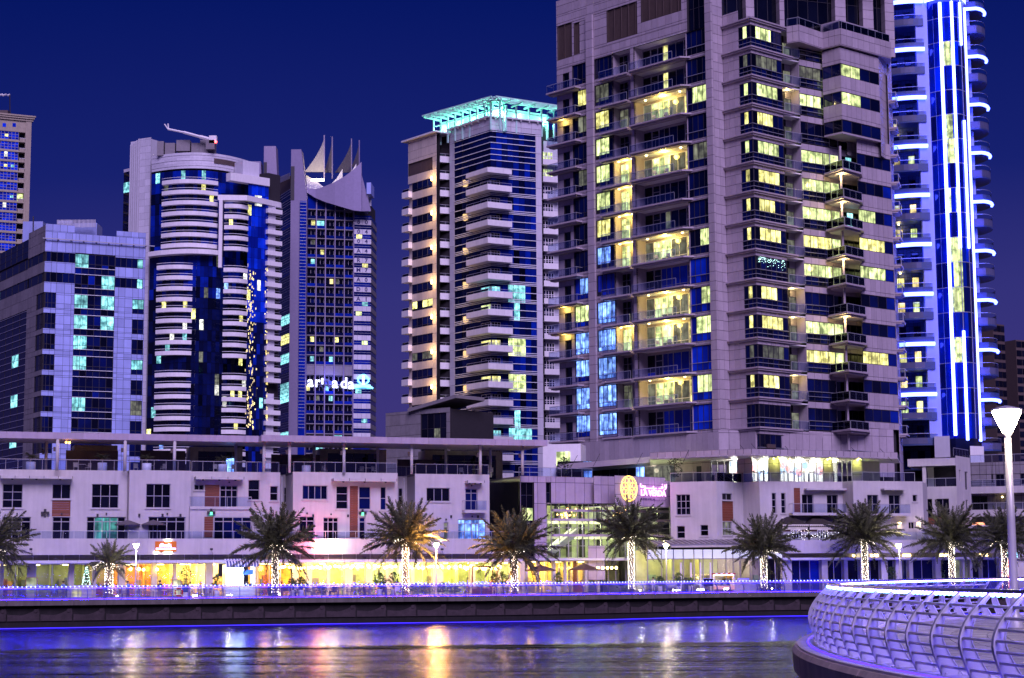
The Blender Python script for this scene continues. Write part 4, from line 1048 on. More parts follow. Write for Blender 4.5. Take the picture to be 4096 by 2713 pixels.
for k in range(-2, 20):
    z1 = zfirst - k*hM; z0 = z1 - hM
    if z1 < ZD+2: break
    zt_loc = min(z1, zhead)
    # glass storeys
    for F_, a, b_, nn, gk in ((ML, pl_, ML.L, 5, 'navyglass'), (MR_, 0, pr_, 8, 'blueglass')):
        for i in range(nn):
            q0, q1 = a+(b_-a)*i/nn, a+(b_-a)*(i+1)/nn
            g = gk
            if gk == 'blueglass' and (i*5+k*3) % 7 < 2: g = 'navyglass'
            if F_ is MR_ and i in (3,4,5) and k in (7,10,12): g = ('lit_cyan','lit_green','lit_green')[(k-7)//2 if k != 7 else 0]
            if F_ is MR_ and i in (4,) and k in (8,14): g = 'lit_cyan'
            if F_ is MR_ and i in (3,4,5,6) and k == 15: g = 'lit_cyan'
            MB().fb(F_, q0+0.03, q1-0.03, z0+0.04, zt_loc-0.04, -0.10, 0.0).build('glass_panel', M[g], mt)
        bars = (0.0, 0.28, 0.62, 1.95) if k >= 0 else (0.0, 1.1, 2.2)
        for d in bars:
            MB().fb(F_, a, b_, z0+d-0.055, z0+d+0.055, 0.004, 0.14).build('white_line', M['whitebar'], mt)
    # corner balcony
    if k >= 0:
        zz = z0+0.55
        A = Vector(ML.p(ML.U(1893,RM),0,0)[:2]); C = Vector(ML.p(ML.L,0,0)[:2]); B = Vector(MR_.p(MR_.U(2035,RM),0,0)[:2])
        o1 = 1.7
        pA = A + ML.n*o1; pB = B + MR_.n*o1; pC = C + (ML.n*0.92+MR_.n*1.0)*o1
        poly = [tuple(A-ML.n*0.05), tuple(pA), tuple(pC), tuple(pB), tuple(B-MR_.n*0.05), tuple(C)]
        MB().prism(poly, zz-0.05, zz+0.2).build('balcony_slab', M['white'], mt)
        if k >= 0:
            fA = Face.__new__(Face).set(*pA, *pC); fB = Face.__new__(Face).set(*pC, *pB)
            for f_ in (fA, fB):
                n_ = max(2, round(f_.L/1.6))
                for i in range(n_): MB().fb(f_, f_.L*i/n_+0.012, f_.L*(i+1)/n_-0.012, zz+0.0, zz+(1.08 if k else 0.9), -0.1, 0.02).build('parapet_panel', M['white'], mt)
                if k: rail(f_, mt, 0.05, f_.L-0.05, zz+1.09, h=0.45, n=-0.05, step=2.2)
            # balcony room windows
            g = 'lit_cyan' if k in (7,15) else ('lit_yellow' if k in (10,12) else ('lit_dim' if k in (8,) else 'blackglass'))
            if k:
                ua = ML.U(1925,RM)
                window(ML, mt, ua, ML.L-0.05, zz+0.25, zz+2.35, n=0.02, cols=2, rows=1, glass=g if g != 'lit_dim' else 'lit_green', frame='white')
                window(MR_, mt, 0.05, MR_.U(2000,RM), zz+0.25, zz+2.35, n=0.02, cols=3, rows=1, glass=g if g != 'lit_dim' else 'navyglass', frame='white' if g[0] == 'l' else 'greyframe')
# left wing with warm wall lamps
WL = Face((1632,RM,356), (1746,RM,348.5))
ztw = WL.Z(1746,530)
MW = Tower(mt, M['warmpanel'], 70)
uw0, uw1 = WL.U(1648,RM), WL.U(1730,RM)
zl0, zl1 = WL.Z(1690,690), WL.Z(1690,640)
MW.clad(WL, 0, WL.L, WL.Z(1690,722), ztw, [(WL.U(1633,RM), uw1, zl0, zl1)], pw=1.6, ph=1.7)
for i in range(4):
    a = WL.U(1633,RM); q0, q1 = a+(uw1-a)*i/4, a+(uw1-a)*(i+1)/4
    MB().fb(WL, q0+0.03, q1-0.03, zl0, zl1, -0.25, -0.2).build('louvre_panel', M['louvre'], mt)
MW.clad(WL, uw1, WL.L, ZD, WL.Z(1690,722), pw=1.6, ph=1.7)
MB().fb(WL, -1.6, WL.L+0.4, ztw, ztw+0.3, -6, 0.6).build('roof_eaves', M['white'], mt)
zw1 = WL.Z(1690,722)
k = 0
while zw1 - k*hM > ZD+6:
    z1 = zw1-k*hM; z0 = z1-hM
    MW.clad(WL, uw0, uw1, z0, z0+1.55, pw=1.6, ph=1.7)
    g = {3:'navyglass',7:'lit_yellow',10:'lit_dim'}.get(k,'navyglass')
    window(WL, mt, uw0, uw1, z0+1.55, z1, n=-0.12, cols=4, rows=2, split=[z0+1.55,z0+1.95,z1], glass='navyglass', pick=lambda i,j: g if (j and i != 1) else 'navyglass')
    MB().fb(WL, -0.9, uw0-0.02, z0+0.55, z0+1.75, -2.0, 0.9).build('end_balcony', M['white'], mt)
    MB().fb(WL, 0, uw0, z0, z1, -2.0, -0.3).build('end_wall', M['warmpanel'], mt)
    rail(WL, mt, -0.8, uw0-0.02, z0+1.76, h=0.5, n=0.8, step=2.0)
    if k % 2 == 0 and k < 16:
        p = WL.p(WL.L-1.05, z1-0.3, 0.35)
        MB().lathe((p[0],p[1],p[2]), [(0.03,-0.5),(0.20,-0.4),(0.25,0.0),(0.20,0.4),(0.03,0.5)], 8).build('wall_lamp', M['lamp_orange'], mt)
        q = WL.p(WL.L-1.05, z1-0.3, 1.2); point('wall_lamp_light', q, 420, (1.0,0.62,0.26), 0.7, mt)
    k += 1
MW.finish('warm_panel')
# recess balconies between the wings
RC = Face((1746,RM,352), (1799,RM,353.0))
k = 0; zrc = RC.Z(1770, 655)
while zrc - k*hM > ZD+5:
    z0 = zrc-k*hM
    MB().fb(RC, 0.0, RC.L, z0-0.1, z0+1.15, 1.4, 1.6).fb(RC, 0.0, RC.L, z0-0.1, z0+0.1, -0.5, 1.395).build('recess_balcony', M['white'], mt)
    rail(RC, mt, 0, RC.L, z0+1.16, h=0.5, n=1.5, step=1.4)
    window(RC, mt, RC.L*0.3, RC.L, z0+0.15, z0+2.7, n=-0.4, cols=3, rows=2, split=[z0+0.15,z0+2.0,z0+2.7], glass='lit_yellow' if k in (6,11,12,13) else 'blackglass', frame='white')
    k += 1
MB().fb(RC, -0.5, RC.L+0.5, ZD, ztw-1, -0.9, -0.5).build('recess_wall', M['warmpanel'], mt)
RR = Face((2172,RM,346.5), (2232,RM,347.5))
k = 0; zrr = RR.Z(2200, 660)
while zrr - k*hM > ZD+4:
    z0 = zrr-k*hM
    MB().fb(RR, -0.2, RR.L+0.2, z0-0.25, z0+0.85, 0.9, 1.1).fb(RR, -0.2, RR.L+0.2, z0-0.25, z0-0.05, -0.6, 0.895).build('recess_balcony', M['white'], mt)
    MB().fb(RR, -0.2, RR.L+0.2, z0+1.2, z0+1.26, 0.95, 1.05).build('handrail', M['whitebar'], mt)
    window(RR, mt, 0.05, RR.L*0.75, z0+0.0, z0+2.6, n=-0.2, cols=4, rows=3, glass='navyglass' if k not in (0,1,19) else 'lit_green', frame='white', w=0.12)
    k += 1
MB().fb(RR, -0.5, RR.L+0.6, ZD, zt3-3, -0.6, -0.3).build('recess_wall', M['whitepanel'], mt)
MT.finish('panel')
# rooftop storey and glowing pergola
PG = [at(1712,500,352).xy, at(1978,470,338).xy, at(2232,480,345.5).xy]
zpa = at(1978,398,338).z; zpb = zt3+0.4
for a, b_, nn in ((PG[0],PG[1],9),(PG[1],PG[2],5)):
    f_ = Face.__new__(Face).set(a.x,a.y,b_.x,b_.y)
    inner = f_.off(-3.2)
    MB().fb(inner, 0.5, inner.L-0.2, zpb-3, zpa-0.5, -0.3, 0).build('penthouse_wall', M['greenframe'], mt)
    for i in range(nn+1):
        q = f_.L*i/nn
        MB().fb(f_, q-0.14, q+0.14, zpb-3, zpa-0.25, -1.6, -1.3).build('pergola_post', M['greenframe'], mt)
        MB().fb(f_, q-0.10, q+0.10, zpa-0.2, zpa+0.15, -3.2, 1.1).build('pergola_rafter', M['greenframe'], mt)
    for nn_, zz in ((1.1,0.0),(0.2,0.02),(-0.8,0.04),(-2.0,0.06)):
        MB().fb(f_, -0.4, f_.L+0.4, zpa+0.16+zz, zpa+0.42+zz, nn_-0.16, nn_+0.16).build('pergola_beam', M['greenframe'], mt)
    MB().fb(f_, 0, f_.L, zpa-1.6, zpa-1.4, -1.55, -1.35).build('pergola_tie', M['greenframe'], mt)
    for i in range(nn):
        q = f_.L*(i+0.5)/nn
        window(inner, mt, max(0.6,q-1.0), min(inner.L-0.3,q+1.0), zpb-1.2, zpa-2.0, n=0.02, cols=2, rows=3, glass='lit_cyan' if i % 3 == 1 else 'lit_white', frame='greenframe', w=0.12)
        if i % 2 == 0: point('roof_floodlight', f_.p(q, zpb+0.2, -2.3), 900, (0.25,1.0,0.70), 0.4, mt)
MB().prism([tuple(ML.p(0,0,-1)[:2]), tuple(ML.p(ML.L-0.3,0,-1)[:2]), tuple(MR_.p(MR_.L,0,-1)[:2]), tuple(at(2235,RM,352).xy), tuple(at(2235,RM,372).xy), tuple(at(1660,RM,378).xy), tuple(WL.p(0.2,0,-1.5)[:2]), tuple(WL.p(WL.L-0.2,0,-1)[:2]), tuple(RC.p(0,0,-1)[:2])], ZD, zt3-0.1).build('core', M['joint'], mt)

# ================================================================== SMALL STONE BLOCK below the middle tower
sb = thing('corner_block', 'low grey tiled block with a dark window and slanted roof behind the terrace', 'building', tuple(at(1650,2300,262).xy)+(ZD,))
S1 = Face((1542,1700,266), (1660,1700,262)); S2 = Face((1660,1700,262), (1800,1700,258))
ST = Tower(sb, M['greywall'], 80)
ST.clad(S1, 0, S1.L, ZD+8, S1.Z(1600,1648), pw=1.0, ph=1.55)
uu = S2.U(1683,1700), S2.U(1785,1700); zz_ = S2.Z(1730,1640)
ST.clad(S2, 0, S2.L, ZD+8, zz_+0.2, [(uu[0],uu[1],ZD+12,zz_-0.5)], pw=1.0, ph=1.55)
window(S2, sb, uu[0], uu[1], ZD+12, zz_-0.5, n=-0.2, cols=4, rows=6, pick=lambda i,j: 'lit_dim' if (i+j*3) % 7 == 0 else 'blackglass', frame='darkframe')
p0, p1 = S2.p(-1.0, zz_-0.1, 0.5), S2.p(S2.L+1.5, zz_+1.4, 0.5); q0, q1 = S2.p(-1.0, zz_-0.1, -6), S2.p(S2.L+1.5, zz_+1.4, -6)
up = lambda p, d: (p[0],p[1],p[2]+d)
MB().hexa([p0,p1,q1,q0,up(p0,0.5),up(p1,0.5),up(q1,0.5),up(q0,0.5)]).build('slanted_roof', M['greywall'], sb)
MB().prism([S1.p(0.1,0,-0.4)[:2], S1.p(S1.L,0,-0.4)[:2], S2.p(S2.L-0.1,0,-0.4)[:2], S2.p(S2.L,0,-10)[:2], S1.p(0,0,-10)[:2]], ZD, S1.Z(1600,1650)).build('core', M['joint'], sb)
ST.finish('tile')
# ================================================================== ARMADA TOWER
ar = thing('sail_top_tower', 'office tower with sail shaped fins on its roof and a glowing armada sign', 'tower', tuple(at(1225,2300,620).xy)+(ZD,))
M['mauve'] = surf('mauve_panel', (0.25,0.21,0.36), 0.5, var=0.08, pvar=0.15)
AT = Tower(ar, M['whitepanel'], 200)
RA = 1100
AF = Face((1225,RA,620), (1484,RA,626)); AL = Face((1060,RA,650), (1160,RA,622)); AS = Face((1484,RA,626), (1506,RA,640))
hA = 3.39
za0 = AF.Z(1300, 838)                       # head of the first balcony row
ua = lambda px, py=RA: AF.U(px, py)
bay = [ua(px) for px in (1225,1264,1301,1339,1377,1414)]
uSg = (ua(1414), ua(1484))
rga = random.Random(3)
# balcony grid
rows = 27
for r in range(rows):
    z1 = za0 - r*hA; z0 = z1-hA
    sign = r in (15,)
    for c in range(5):
        a, b_ = bay[c]+0.25, bay[c+1]-0.25
        if r == 16:
            MB().fb(AF, a, b_, z0, z1-0.4, -0.3, -0.05).build('sign_panel', M['greywall'], ar); continue
        v = rga.random()
        g = 'blackglass'
        if v < 0.05: g = 'lit_cyan'
        elif v < 0.09: g = 'lit_yellow'
        elif v < 0.11: g = 'lit_warm'
        elif v < 0.16: g = 'lit_dim'
        elif v < 0.5: g = 'navyglass'
        window(AF, ar, a, b_, z0+0.05, z1-0.45, n=-1.0, cols=2, rows=1, pick=lambda i,j: g if (i == (r+c) % 2 or v < 0.03) else 'blackglass', frame='greyframe', w=0.12)
        MB().fb(AF, a, b_, z0+0.02, z0+1.0, -0.12, -0.06).build('balcony_front', M['blueglass' if (r+c) % 3 else 'navyglass'], ar)
    MB().fb(AF, bay[0], bay[5], z1-0.30, z1, -1.0, 0.0).build('floor_band', M['greywall'], ar)
for c in range(6):
    q = bay[c]; MB().fb(AF, q-0.17, q+0.17, ZD, za0+ (8.5-1.6*c if c < 5 else 1), -1.0, 0.25).build('mullion', M['mauve'], ar)
# glass storeys under the curved parapet
curve = [(1225,766),(1250,785),(1290,806),(1330,822),(1380,836),(1414,842)]
for c in range(5):
    px = (1225+39*c+20); ytop = 770+18*c - (c*c*0.6)
    zt4 = AF.Z(px, ytop+6)
    MB().fb(AF, bay[c]+0.22, bay[c+1]-0.22, za0, max(za0+0.5, zt4), -0.4, -0.2).build('glass_panel', M['blueglass'], ar)
# sign column
for r in range(-1, 28):
    z1 = AF.Z(1450, 862) - r*hA
    if r == -1:
        MB().fb(AF, *uSg, z1+0.1, z1+hA+0.6, -0.2, 0.06).build('sign_panel', M['whitepanel'], ar); continue
    MB().fb(AF, *uSg, z1-1.55, z1-0.05, -0.3, -0.1).build('glass_band', M['blueglass'], ar)
    MB().fb(AF, uSg[0], uSg[1], z1-0.85, z1-0.78, -0.1, -0.02).build('glazing_bar', M['alu'], ar)
    AT.clad(AF, uSg[0], uSg[1], z1-hA, z1-1.56, pw=1.5, ph=5, n=0.05)
    if r in (2,5,9,10,13,18,21):
        q = uSg[0]+(uSg[1]-uSg[0])*(0.5 if r % 2 else 0.15)
        MB().fb(AF, q, q+2.0, z1-1.45, z1-0.1, -0.09, -0.04).build('lit_window', M[('lit_cyan','lit_green','lit_yellow')[r % 3]], ar)
    MB().fb(AS, 0, AS.L, z1-1.7, z1-0.05, -0.3, -0.1).build('glass_band', M['blackglass'], ar)
    MB().fb(AS, 0, AS.L, z1-hA, z1-1.71, -0.3, 0.05).build('side_band', M['greywall'], ar)
inkm = surf('navy_sign_paint', (0.015,0.012,0.12), 0.6)
Rt = face_rot(AF)
um_ = (uSg[0]+uSg[1])/2
zl_ = AF.Z(1450, 862)
text_mesh('LEASING', 'sign_lettering', 2.0, inkm, ar, Vector(AF.p(um_, zl_+2.6, 0.09)), Rt, 0.02, 0.03, sx=0.78)
text_mesh('NOW', 'sign_lettering', 2.0, inkm, ar, Vector(AF.p(um_, zl_+0.95, 0.09)), Rt, 0.02, 0.03, sx=0.8)
for r, (a, b_) in enumerate((('8','0'),('0','4'),('0','4'),('A','4'),('R','7'),('M','7'),('A','0'),('D','0'),('A','1'))):
    zc_ = zl_ - r*hA - (1.56+hA)/2
    for ch, fx in ((a,0.28),(b_,0.72)):
        text_mesh(ch, 'sign_lettering', 1.95, inkm, ar, Vector(AF.p(uSg[0]+(uSg[1]-uSg[0])*fx, zc_, 0.09)), Rt, 0.02, 0.04, sx=1.05)
AT.finish('panel')
# left glass flank with lines
zal = AL.Z(1130, 775)
for r in range(29):
    z1 = zal - r*hA
    for i in range(3):
        g = 'navyglass' if (r+i) % 5 else 'blueglass'
        if (r,i) in ((13,2),(17,2),(20,2),(21,2),(25,2)): g = 'lit_cyan'
        if (r,i) in ((15,2),): g = 'lit_yellow'
        MB().fb(AL, AL.L*i/3+0.05, AL.L*(i+1)/3-0.05, z1-hA+0.05, z1-0.05, -0.1, 0).build('glass_panel', M[g], ar)
    for d in (0.3, 1.2, 2.1): MB().fb(AL, 0, AL.L, z1-d-0.06, z1-d+0.06, 0.004, 0.12).build('white_line', M['alu'], ar)
# tapered pylons
def pylon(px0, px1, Y, ytop, taper, ybot=1760, nm='pylon'):
    a, b_ = at(px0,RA,Y), at(px1,RA,Y); z1 = at(px0,ytop,Y).z; w_ = b_.x-a.x
    o_ = MB(); d = 6.0
    bt = [(a.x,Y),(b_.x,Y),(b_.x,Y+d),(a.x,Y+d)]; zb_ = at(px0,790,Y).z
    o_.prism(bt, ZD, zb_)
    tp = [(a.x,Y),(a.x+w_*taper,Y),(a.x+w_*taper,Y+d),(a.x,Y+d)]
    o_.add([(*p,zb_+0.01) for p in bt]+[(*p,z1) for p in tp], HEX)
    o_.build(nm, M['mauve'], ar)
    MB().box(a.x-0.05, a.x+w_*0.22, Y-0.12, Y-0.02, zb_-1, z1-6).build('pylon_slot', M['darkframe'], ar)
    return a, b_, z1
pylon(1160, 1225, 617, 598, 0.62)
pylon(1050, 1108, 648, 585, 0.82); pylon(1000, 1044, 648, 646, 0.85)
up_ = ua(1194), ua(1220)
MB().fb(AF, ua(1192), ua(1218), ZD, za0+2, 2.8, 3.0).build('pylon_glass', M['blueglass'], ar)
for r in range(70):
    zz = za0+1.6-r*1.13
    if zz > ZD: MB().fb(AF, ua(1192), ua(1218), zz-0.06, zz+0.06, 3.004, 3.1).build('glazing_bar', M['alu'], ar)
# sweeping curved parapet wall
def sweep(pts_top, pts_bot, Y, th=1.2, m_='mauve', nm='curved_parapet'):
    for (t0,t1),(b0,b1) in zip(zip(pts_top, pts_top[1:]), zip(pts_bot, pts_bot[1:])):
        v = [at(*b0,Y), at(*b1,Y), at(*t1,Y), at(*t0,Y)]
        MB().hexa([tuple(p) for p in v]+[(p.x,p.y+th,p.z) for p in v]).build(nm, M[m_], ar)
sweep([(1227,752),(1262,757),(1300,745),(1340,728),(1380,705),(1415,678),(1446,648)], [(1227,770),(1262,792),(1300,808),(1340,820),(1380,832),(1415,842),(1446,845)], 619)
sweep([(1446,648),(1447,700)], [(1446,845),(1484,845)], 621)
sweep([(1225,700),(1262,722),(1300,752)], [(1225,760),(1262,765),(1300,770)], 630, m_='whitepanel')
sweep([(1318,742),(1345,716),(1370,676)], [(1318,790),(1345,790),(1370,790)], 634, m_='whitepanel')
sweep([(1390,700),(1410,680),(1425,655)], [(1390,790),(1410,790),(1425,790)], 636, m_='whitepanel')
MB().fb(AS.off(0.2,-6,AS.L), 0, 8, AF.Z(1484,790), AF.Z(1484,745), -1, 0.5).build('plant_room', M['bluepanel'], ar)
# sails
sailm = surf('pale_fin', (0.22,0.20,0.24), 0.5, var=0.1); darkfin = surf('dark_fin', (0.035,0.028,0.05), 0.6, var=0.2)
for xt, yt, xb, yb, w_, mm, Y in ((1297,545,1218,688,0,sailm,628),(1329,551,1295,690,1,darkfin,634),(1406,559,1340,690,1,darkfin,640),(1437,565,1405,668,1,darkfin,646)):
    pts = []
    for i in range(9):
        s_ = i/8; pts.append((xt + (xb-xt)*s_**1.5*1.0, yt + (yb-yt)*s_))
    sl = MB()
    for (x0,y0),(x1,y1) in zip(pts, pts[1:]):
        v = [at(x0,y0,Y), at(xt,y0,Y), at(xt,y1,Y), at(x1,y1,Y)]
        sl.hexa([tuple(p) for p in v]+[(p.x,p.y+0.6,p.z) for p in v])
    sl.build('sail_fin', mm, ar)
    p0, p1 = at(xt,yt-4,Y), at(xt,715,Y); MB().tube([tuple(p1),tuple(p0)], 0.24, 6).build('mast', M['mauve'], ar)
lp = at(1272,722,620); MB().box(lp.x-2.2,lp.x+2.2,lp.y-1,lp.y-0.4,lp.z-0.3,lp.z+0.3).build('roof_floodlight', M['lamp_white'], ar)
spot('roof_floodlight_beam', (lp.x,lp.y-3,lp.z+0.6), at(1285,620,628), 11000, (1.0,0.84,0.44), 95, 0.5, parent=ar)
for i in range(6):   # open steel rim between the pylons
    MB().tube([tuple(at(1078,728+i*4,640)), tuple(at(1158,694+i*4,624))], 0.14, 4).build('roof_rail', M['alu'], ar)
MB().fb(AL, -1, AL.L+1, zal, zal+5.5, -2, -1.2).build('roof_screen', M['louvre'], ar)
MB().prism([AL.p(0.3,0,-0.6)[:2], AL.p(AL.L,0,-0.6)[:2], AF.p(0,0,-1.4)[:2], AF.p(AF.L-0.2,0,-1.4)[:2], AS.p(AS.L,0,-0.5)[:2], tuple(at(1500,RA,662).xy), tuple(at(1080,RA,672).xy)], ZD, za0+3).build('core', M['joint'], ar)
# armada letters
sg = thing('armada_sign', 'glowing white armada letters with a leaf emblem, one letter dark', 'sign', AF.p(ua(1300), AF.Z(1300,1560), 0.5))
neon = glow('blue_white_neon', (0.70,0.74,1.0), 2.2); neon2 = glow('cyan_neon', (0.12,0.62,1.0), 4.0)
xs_ = [1241,1269,1297,1339,1375,1403]
for ch, px, dy in zip('armada', xs_, (0,1,2,5,6,9)):
    o_ = text_mesh(ch, 'letter', 5.2 if ch != 'm' else 5.0, neon if ch != 'm' else darkfin, sg, Vector(AF.p(ua(px,1530), AF.Z(px,1529+dy), 0.5)), Rt, 0.25, 0.10 if ch != 'm' else 0.02, sx=0.95)
mb = MB(); mb.tube([AF.p(ua(1288,1530), AF.Z(1288,1514), 0.6), AF.p(ua(1288,1530), AF.Z(1288,1538), 0.6)], 0.4, 6); mb.build('lit_stroke', neon, sg)
for s_ in (-1, 1):
    mb = MB(); c0 = ua(1452,1530)
    pts = [AF.p(c0 + s_*(1.9*sin(pi*min(1,i/8*0.9))), AF.Z(1452,1500)-i*0.42*1.0, 0.6) for i in range(9)]
    mb.tube(pts, 0.32, 5); mb.build('emblem_petal', neon2, sg)
MB().tube([AF.p(c0, AF.Z(1452,1504), 0.6), AF.p(c0, AF.Z(1452,1540), 0.6)], 0.4, 5).build('emblem_stem', neon, sg)
for i in range(3): MB().tube([AF.p(c0-3.4+0.4*i, AF.Z(1452,1553-3*i), 0.6), AF.p(c0, AF.Z(1452,1547-3*i), 0.6), AF.p(c0+3.4-0.4*i, AF.Z(1452,1553-3*i), 0.6)], 0.3, 5).build('emblem_wave', neon2, sg)
point('sign_light', AF.p(ua(1320), AF.Z(1320,1530), 4), 2500, (0.20,0.22,1.0), 2.0, sg)

# ================================================================== ROUND TOWER
rt = thing('round_balcony_tower', 'white drum tower ringed with curved balcony bands and a roof crane', 'tower', tuple(at(780,2300,577).xy)+(ZD,))
RR_ = 1000; hR = 3.43
ck = lambda px, Y: tuple(at(px, RR_, Y).xy)
RTw = Tower(rt, M['whitepanel'], 200)
# ribbed pylon on the left
PF = Face((512,RR_,581), (596,RR_,577)); zpt = PF.Z(557, 556)
RTw.clad(PF, PF.U(552,RR_), PF.L, ZD, zpt, pw=2.1, ph=2.2)
for i in range(5):
    a = PF.U(514+8*i,RR_); MB().fb(PF, a, a+0.42, ZD, zpt-0.4*(4-i), -0.2, 0.25).build('pylon_rib', M['whitepanel'], rt)
MB().fb(PF, 0, PF.L-0.1, ZD, zpt-0.5, -7.0, -0.25).build('pylon_core', M['whitepanel'], rt)
PD = Face((489,RR_,585), (512,RR_,583))
for k in range(26):
    z1 = PD.Z(500, 690)-k*hR
    MB().fb(PD, 0, PD.L, z1-hR+0.06, z1-0.06, -0.2, 0).build('glass_panel', M['lit_cyan' if k in (1,6,13) else 'blackglass'], rt)
MB().fb(PD, 0, PD.L, PD.Z(500,690), PD.Z(500,678), -3, 0.1).build('coping', M['whitepanel'], rt)
# drum
cA, cB = ck(600,575), ck(990,582); drum = arcpts(cA, cB, 9.0, 24)
ztd = at(790, 600, 566).z; zdb = at(790, 664, 566).z
def arcband(pl, z0, z1, m_, nm, grp=2, th=0.3):
    for i in range(0, len(pl)-1, grp):
        mb = MB(); seg = pl[i:i+grp+1]
        inn = [tuple(Vector(p)+Vector((0,th))) for p in seg]
        mb.prism(list(seg)+inn[::-1], z0, z1); mb.build(nm, m_, rt)
for j in range(6):
    z0 = zdb+(ztd-zdb)*j/6; arcband([tuple(Vector(p)+Vector((0,-0.12*(j % 2)))) for p in drum], z0+0.03, zdb+(ztd-zdb)*(j+1)/6-0.03, M['whitepanel'], 'parapet_panel', 3)
arcband([tuple(Vector(p)+Vector((0,-0.25))) for p in drum[15:23]], zdb+2.0, zdb+3.6, M['louvre'], 'louvre_panel', 1, 0.1)
def glassdrum(pl, z0, z1, nm='glass_panel', litset=(), base='blueglass'):
    k = 0
    for a, b_ in zip(pl, pl[1:]):
        f_ = Face.__new__(Face).set(*a, *b_)
        g = base
        if k in litset: g = litset[k]
        MB().fb(f_, 0.03, f_.L-0.03, z0+0.05, z1-0.05, -0.1, 0).build(nm, M[g], rt); k += 1
zrow = at(760, 713, 566).z           # top of the first balcony band
rr = random.Random(21)
nrow = 27
bal = arcpts(ck(643,570), ck(868,571), 3.4, 12)
bal2 = arcpts(ck(628,570), ck(803,571), 2.6, 10)
colB = arcpts(ck(895,569), ck(992,572), 1.4, 6)
for k in range(nrow):
    z = zrow - k*hR
    ls = {}
    for i in range(24):
        v = rr.random()
        if v < 0.05: ls[i] = rr.choice(['lit_yellow','lit_yellow','lit_white','lit_cyan','lit_or_mirrored_blue','lit_dim'])
        elif v < 0.4: ls[i] = 'navyglass'
    if k < 3: ls = {1:'lit_cyan',7:'lit_cyan',12:'lit_cyan'} if k == 0 else ls
    if k != 17: pass
    glassdrum(drum, z-0.1, z+hR-0.1, litset=ls, base='blueglass' if k < 12 else 'navyglass')
    if k == 7: arcband([tuple(Vector(p)+Vector((0,-3.4))) for p in drum[:18]], z-0.2, z+1.3, M['white'], 'cornice_panel', 3, 3.0); continue
    if k in (17,): continue
    b_ = bal if k < 7 else bal2
    arcband(b_, z-1.3, z, M['white'], 'balcony_front', 2, 1.6)
    MB().tube([(p[0],p[1],z+0.62) for p in b_], 0.09, 4).build('handrail', M['whitebar'], rt)
    if k >= 2:
        zz = z-0.9
        arcband(colB, zz-1.3, zz, M['white'], 'balcony_front', 2, 1.5)
        MB().tube([(p[0],p[1],zz+0.62) for p in colB], 0.09, 4).build('handrail', M['whitebar'], rt)
zc2 = zrow-1.95*hR
cw = [ck(868,568), ck(985,569), ck(1060,575), ck(1122,581)]
for a, b_ in zip(cw, cw[1:]): MB().prism([a, b_, tuple(Vector(b_)+Vector((0,2.5))), tuple(Vector(a)+Vector((0,2.5)))], zc2, zc2+1.7).build('cornice_panel', M['white'], rt)
pcol = at(880, RR_, 568); MB().box(pcol.x-0.5, pcol.x+0.6, pcol.y, pcol.y+1.2, at(880,1070,568).z, zc2).build('pilaster', M['white'], rt)
# right glazed flank and end balconies
GF = Face((990,RR_,572), (1072,RR_,577)); zg1 = GF.Z(1030, 740)
for k in range(27):
    z1 = zg1-k*hR
    for i in range(6):
        g = 'royalglass' if k < 13 else ('navyglass' if (i+k) % 3 else 'blueglass')
        v = rr.random()
        if v < 0.05: g = rr.choice(['lit_yellow','lit_white','lit_cyan'])
        MB().fb(GF, GF.L*i/6+0.03, GF.L*(i+1)/6-0.03, z1-hR+0.04, z1-0.04, -0.1, 0).build('glass_panel', M[g], rt)
MB().fb(GF, -7, GF.L, zg1+0.02, zg1+2.6, -2, 0.6).build('cornice_panel', M['white'], rt)
MB().fb(GF, -1.5, GF.L-3, zg1+2.62, zg1+7.6, -6, -1.0).build('plant_room', M['whitepanel'], rt)
EF = Face((1064,RR_,576.2), (1122,RR_,580)); ze = zc2
for k in range(26):
    z = ze - k*hR
    if k == 17: 
        continue
    MB().fb(EF, 0, EF.L, z-2.6, z-1.2, -2, 0.9).build('balcony_front', M['white'], rt)
    MB().fb(EF, 0.6, EF.L*0.68, z-1.21, z+0.82, -1.2, -0.3).build('end_wall', M['whitepanel'], rt)
    MB().fb(EF, 0, EF.L-0.5, z-0.55, z-0.45, 0.7, 0.8).build('handrail', M['alu'], rt)
f_ = MB()      # small glowing specks imitate yellow reflections scattered down the dark flank
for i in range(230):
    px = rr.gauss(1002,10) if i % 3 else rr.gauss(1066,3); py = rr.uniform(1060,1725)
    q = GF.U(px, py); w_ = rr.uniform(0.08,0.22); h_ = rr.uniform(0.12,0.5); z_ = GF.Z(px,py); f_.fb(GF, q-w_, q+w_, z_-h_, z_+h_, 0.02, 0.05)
M['glint_speck'] = glow('glint_speck', (1.0,0.80,0.25), 1.0, pvar=0.8)
f_.build('painted_glints', M['glint_speck'], rt, kind='stuff')
RTw.finish('panel')
core = [Vector(p)+Vector((0,0.8)) for p in drum]
MB().prism([tuple(p) for p in core]+[tuple(at(1070,RR_,579).xy), tuple(at(1118,RR_,583).xy), tuple(at(1110,RR_,605).xy), tuple(at(560,RR_,605).xy)], ZD, zdb+0.5).build('core', M['joint'], rt)
MB().prism([tuple(p) for p in core]+[tuple(at(960,RR_,600).xy), tuple(at(600,RR_,600).xy)], zdb+0.5, ztd-1.2).build('roof_deck', M['greywall'], rt)
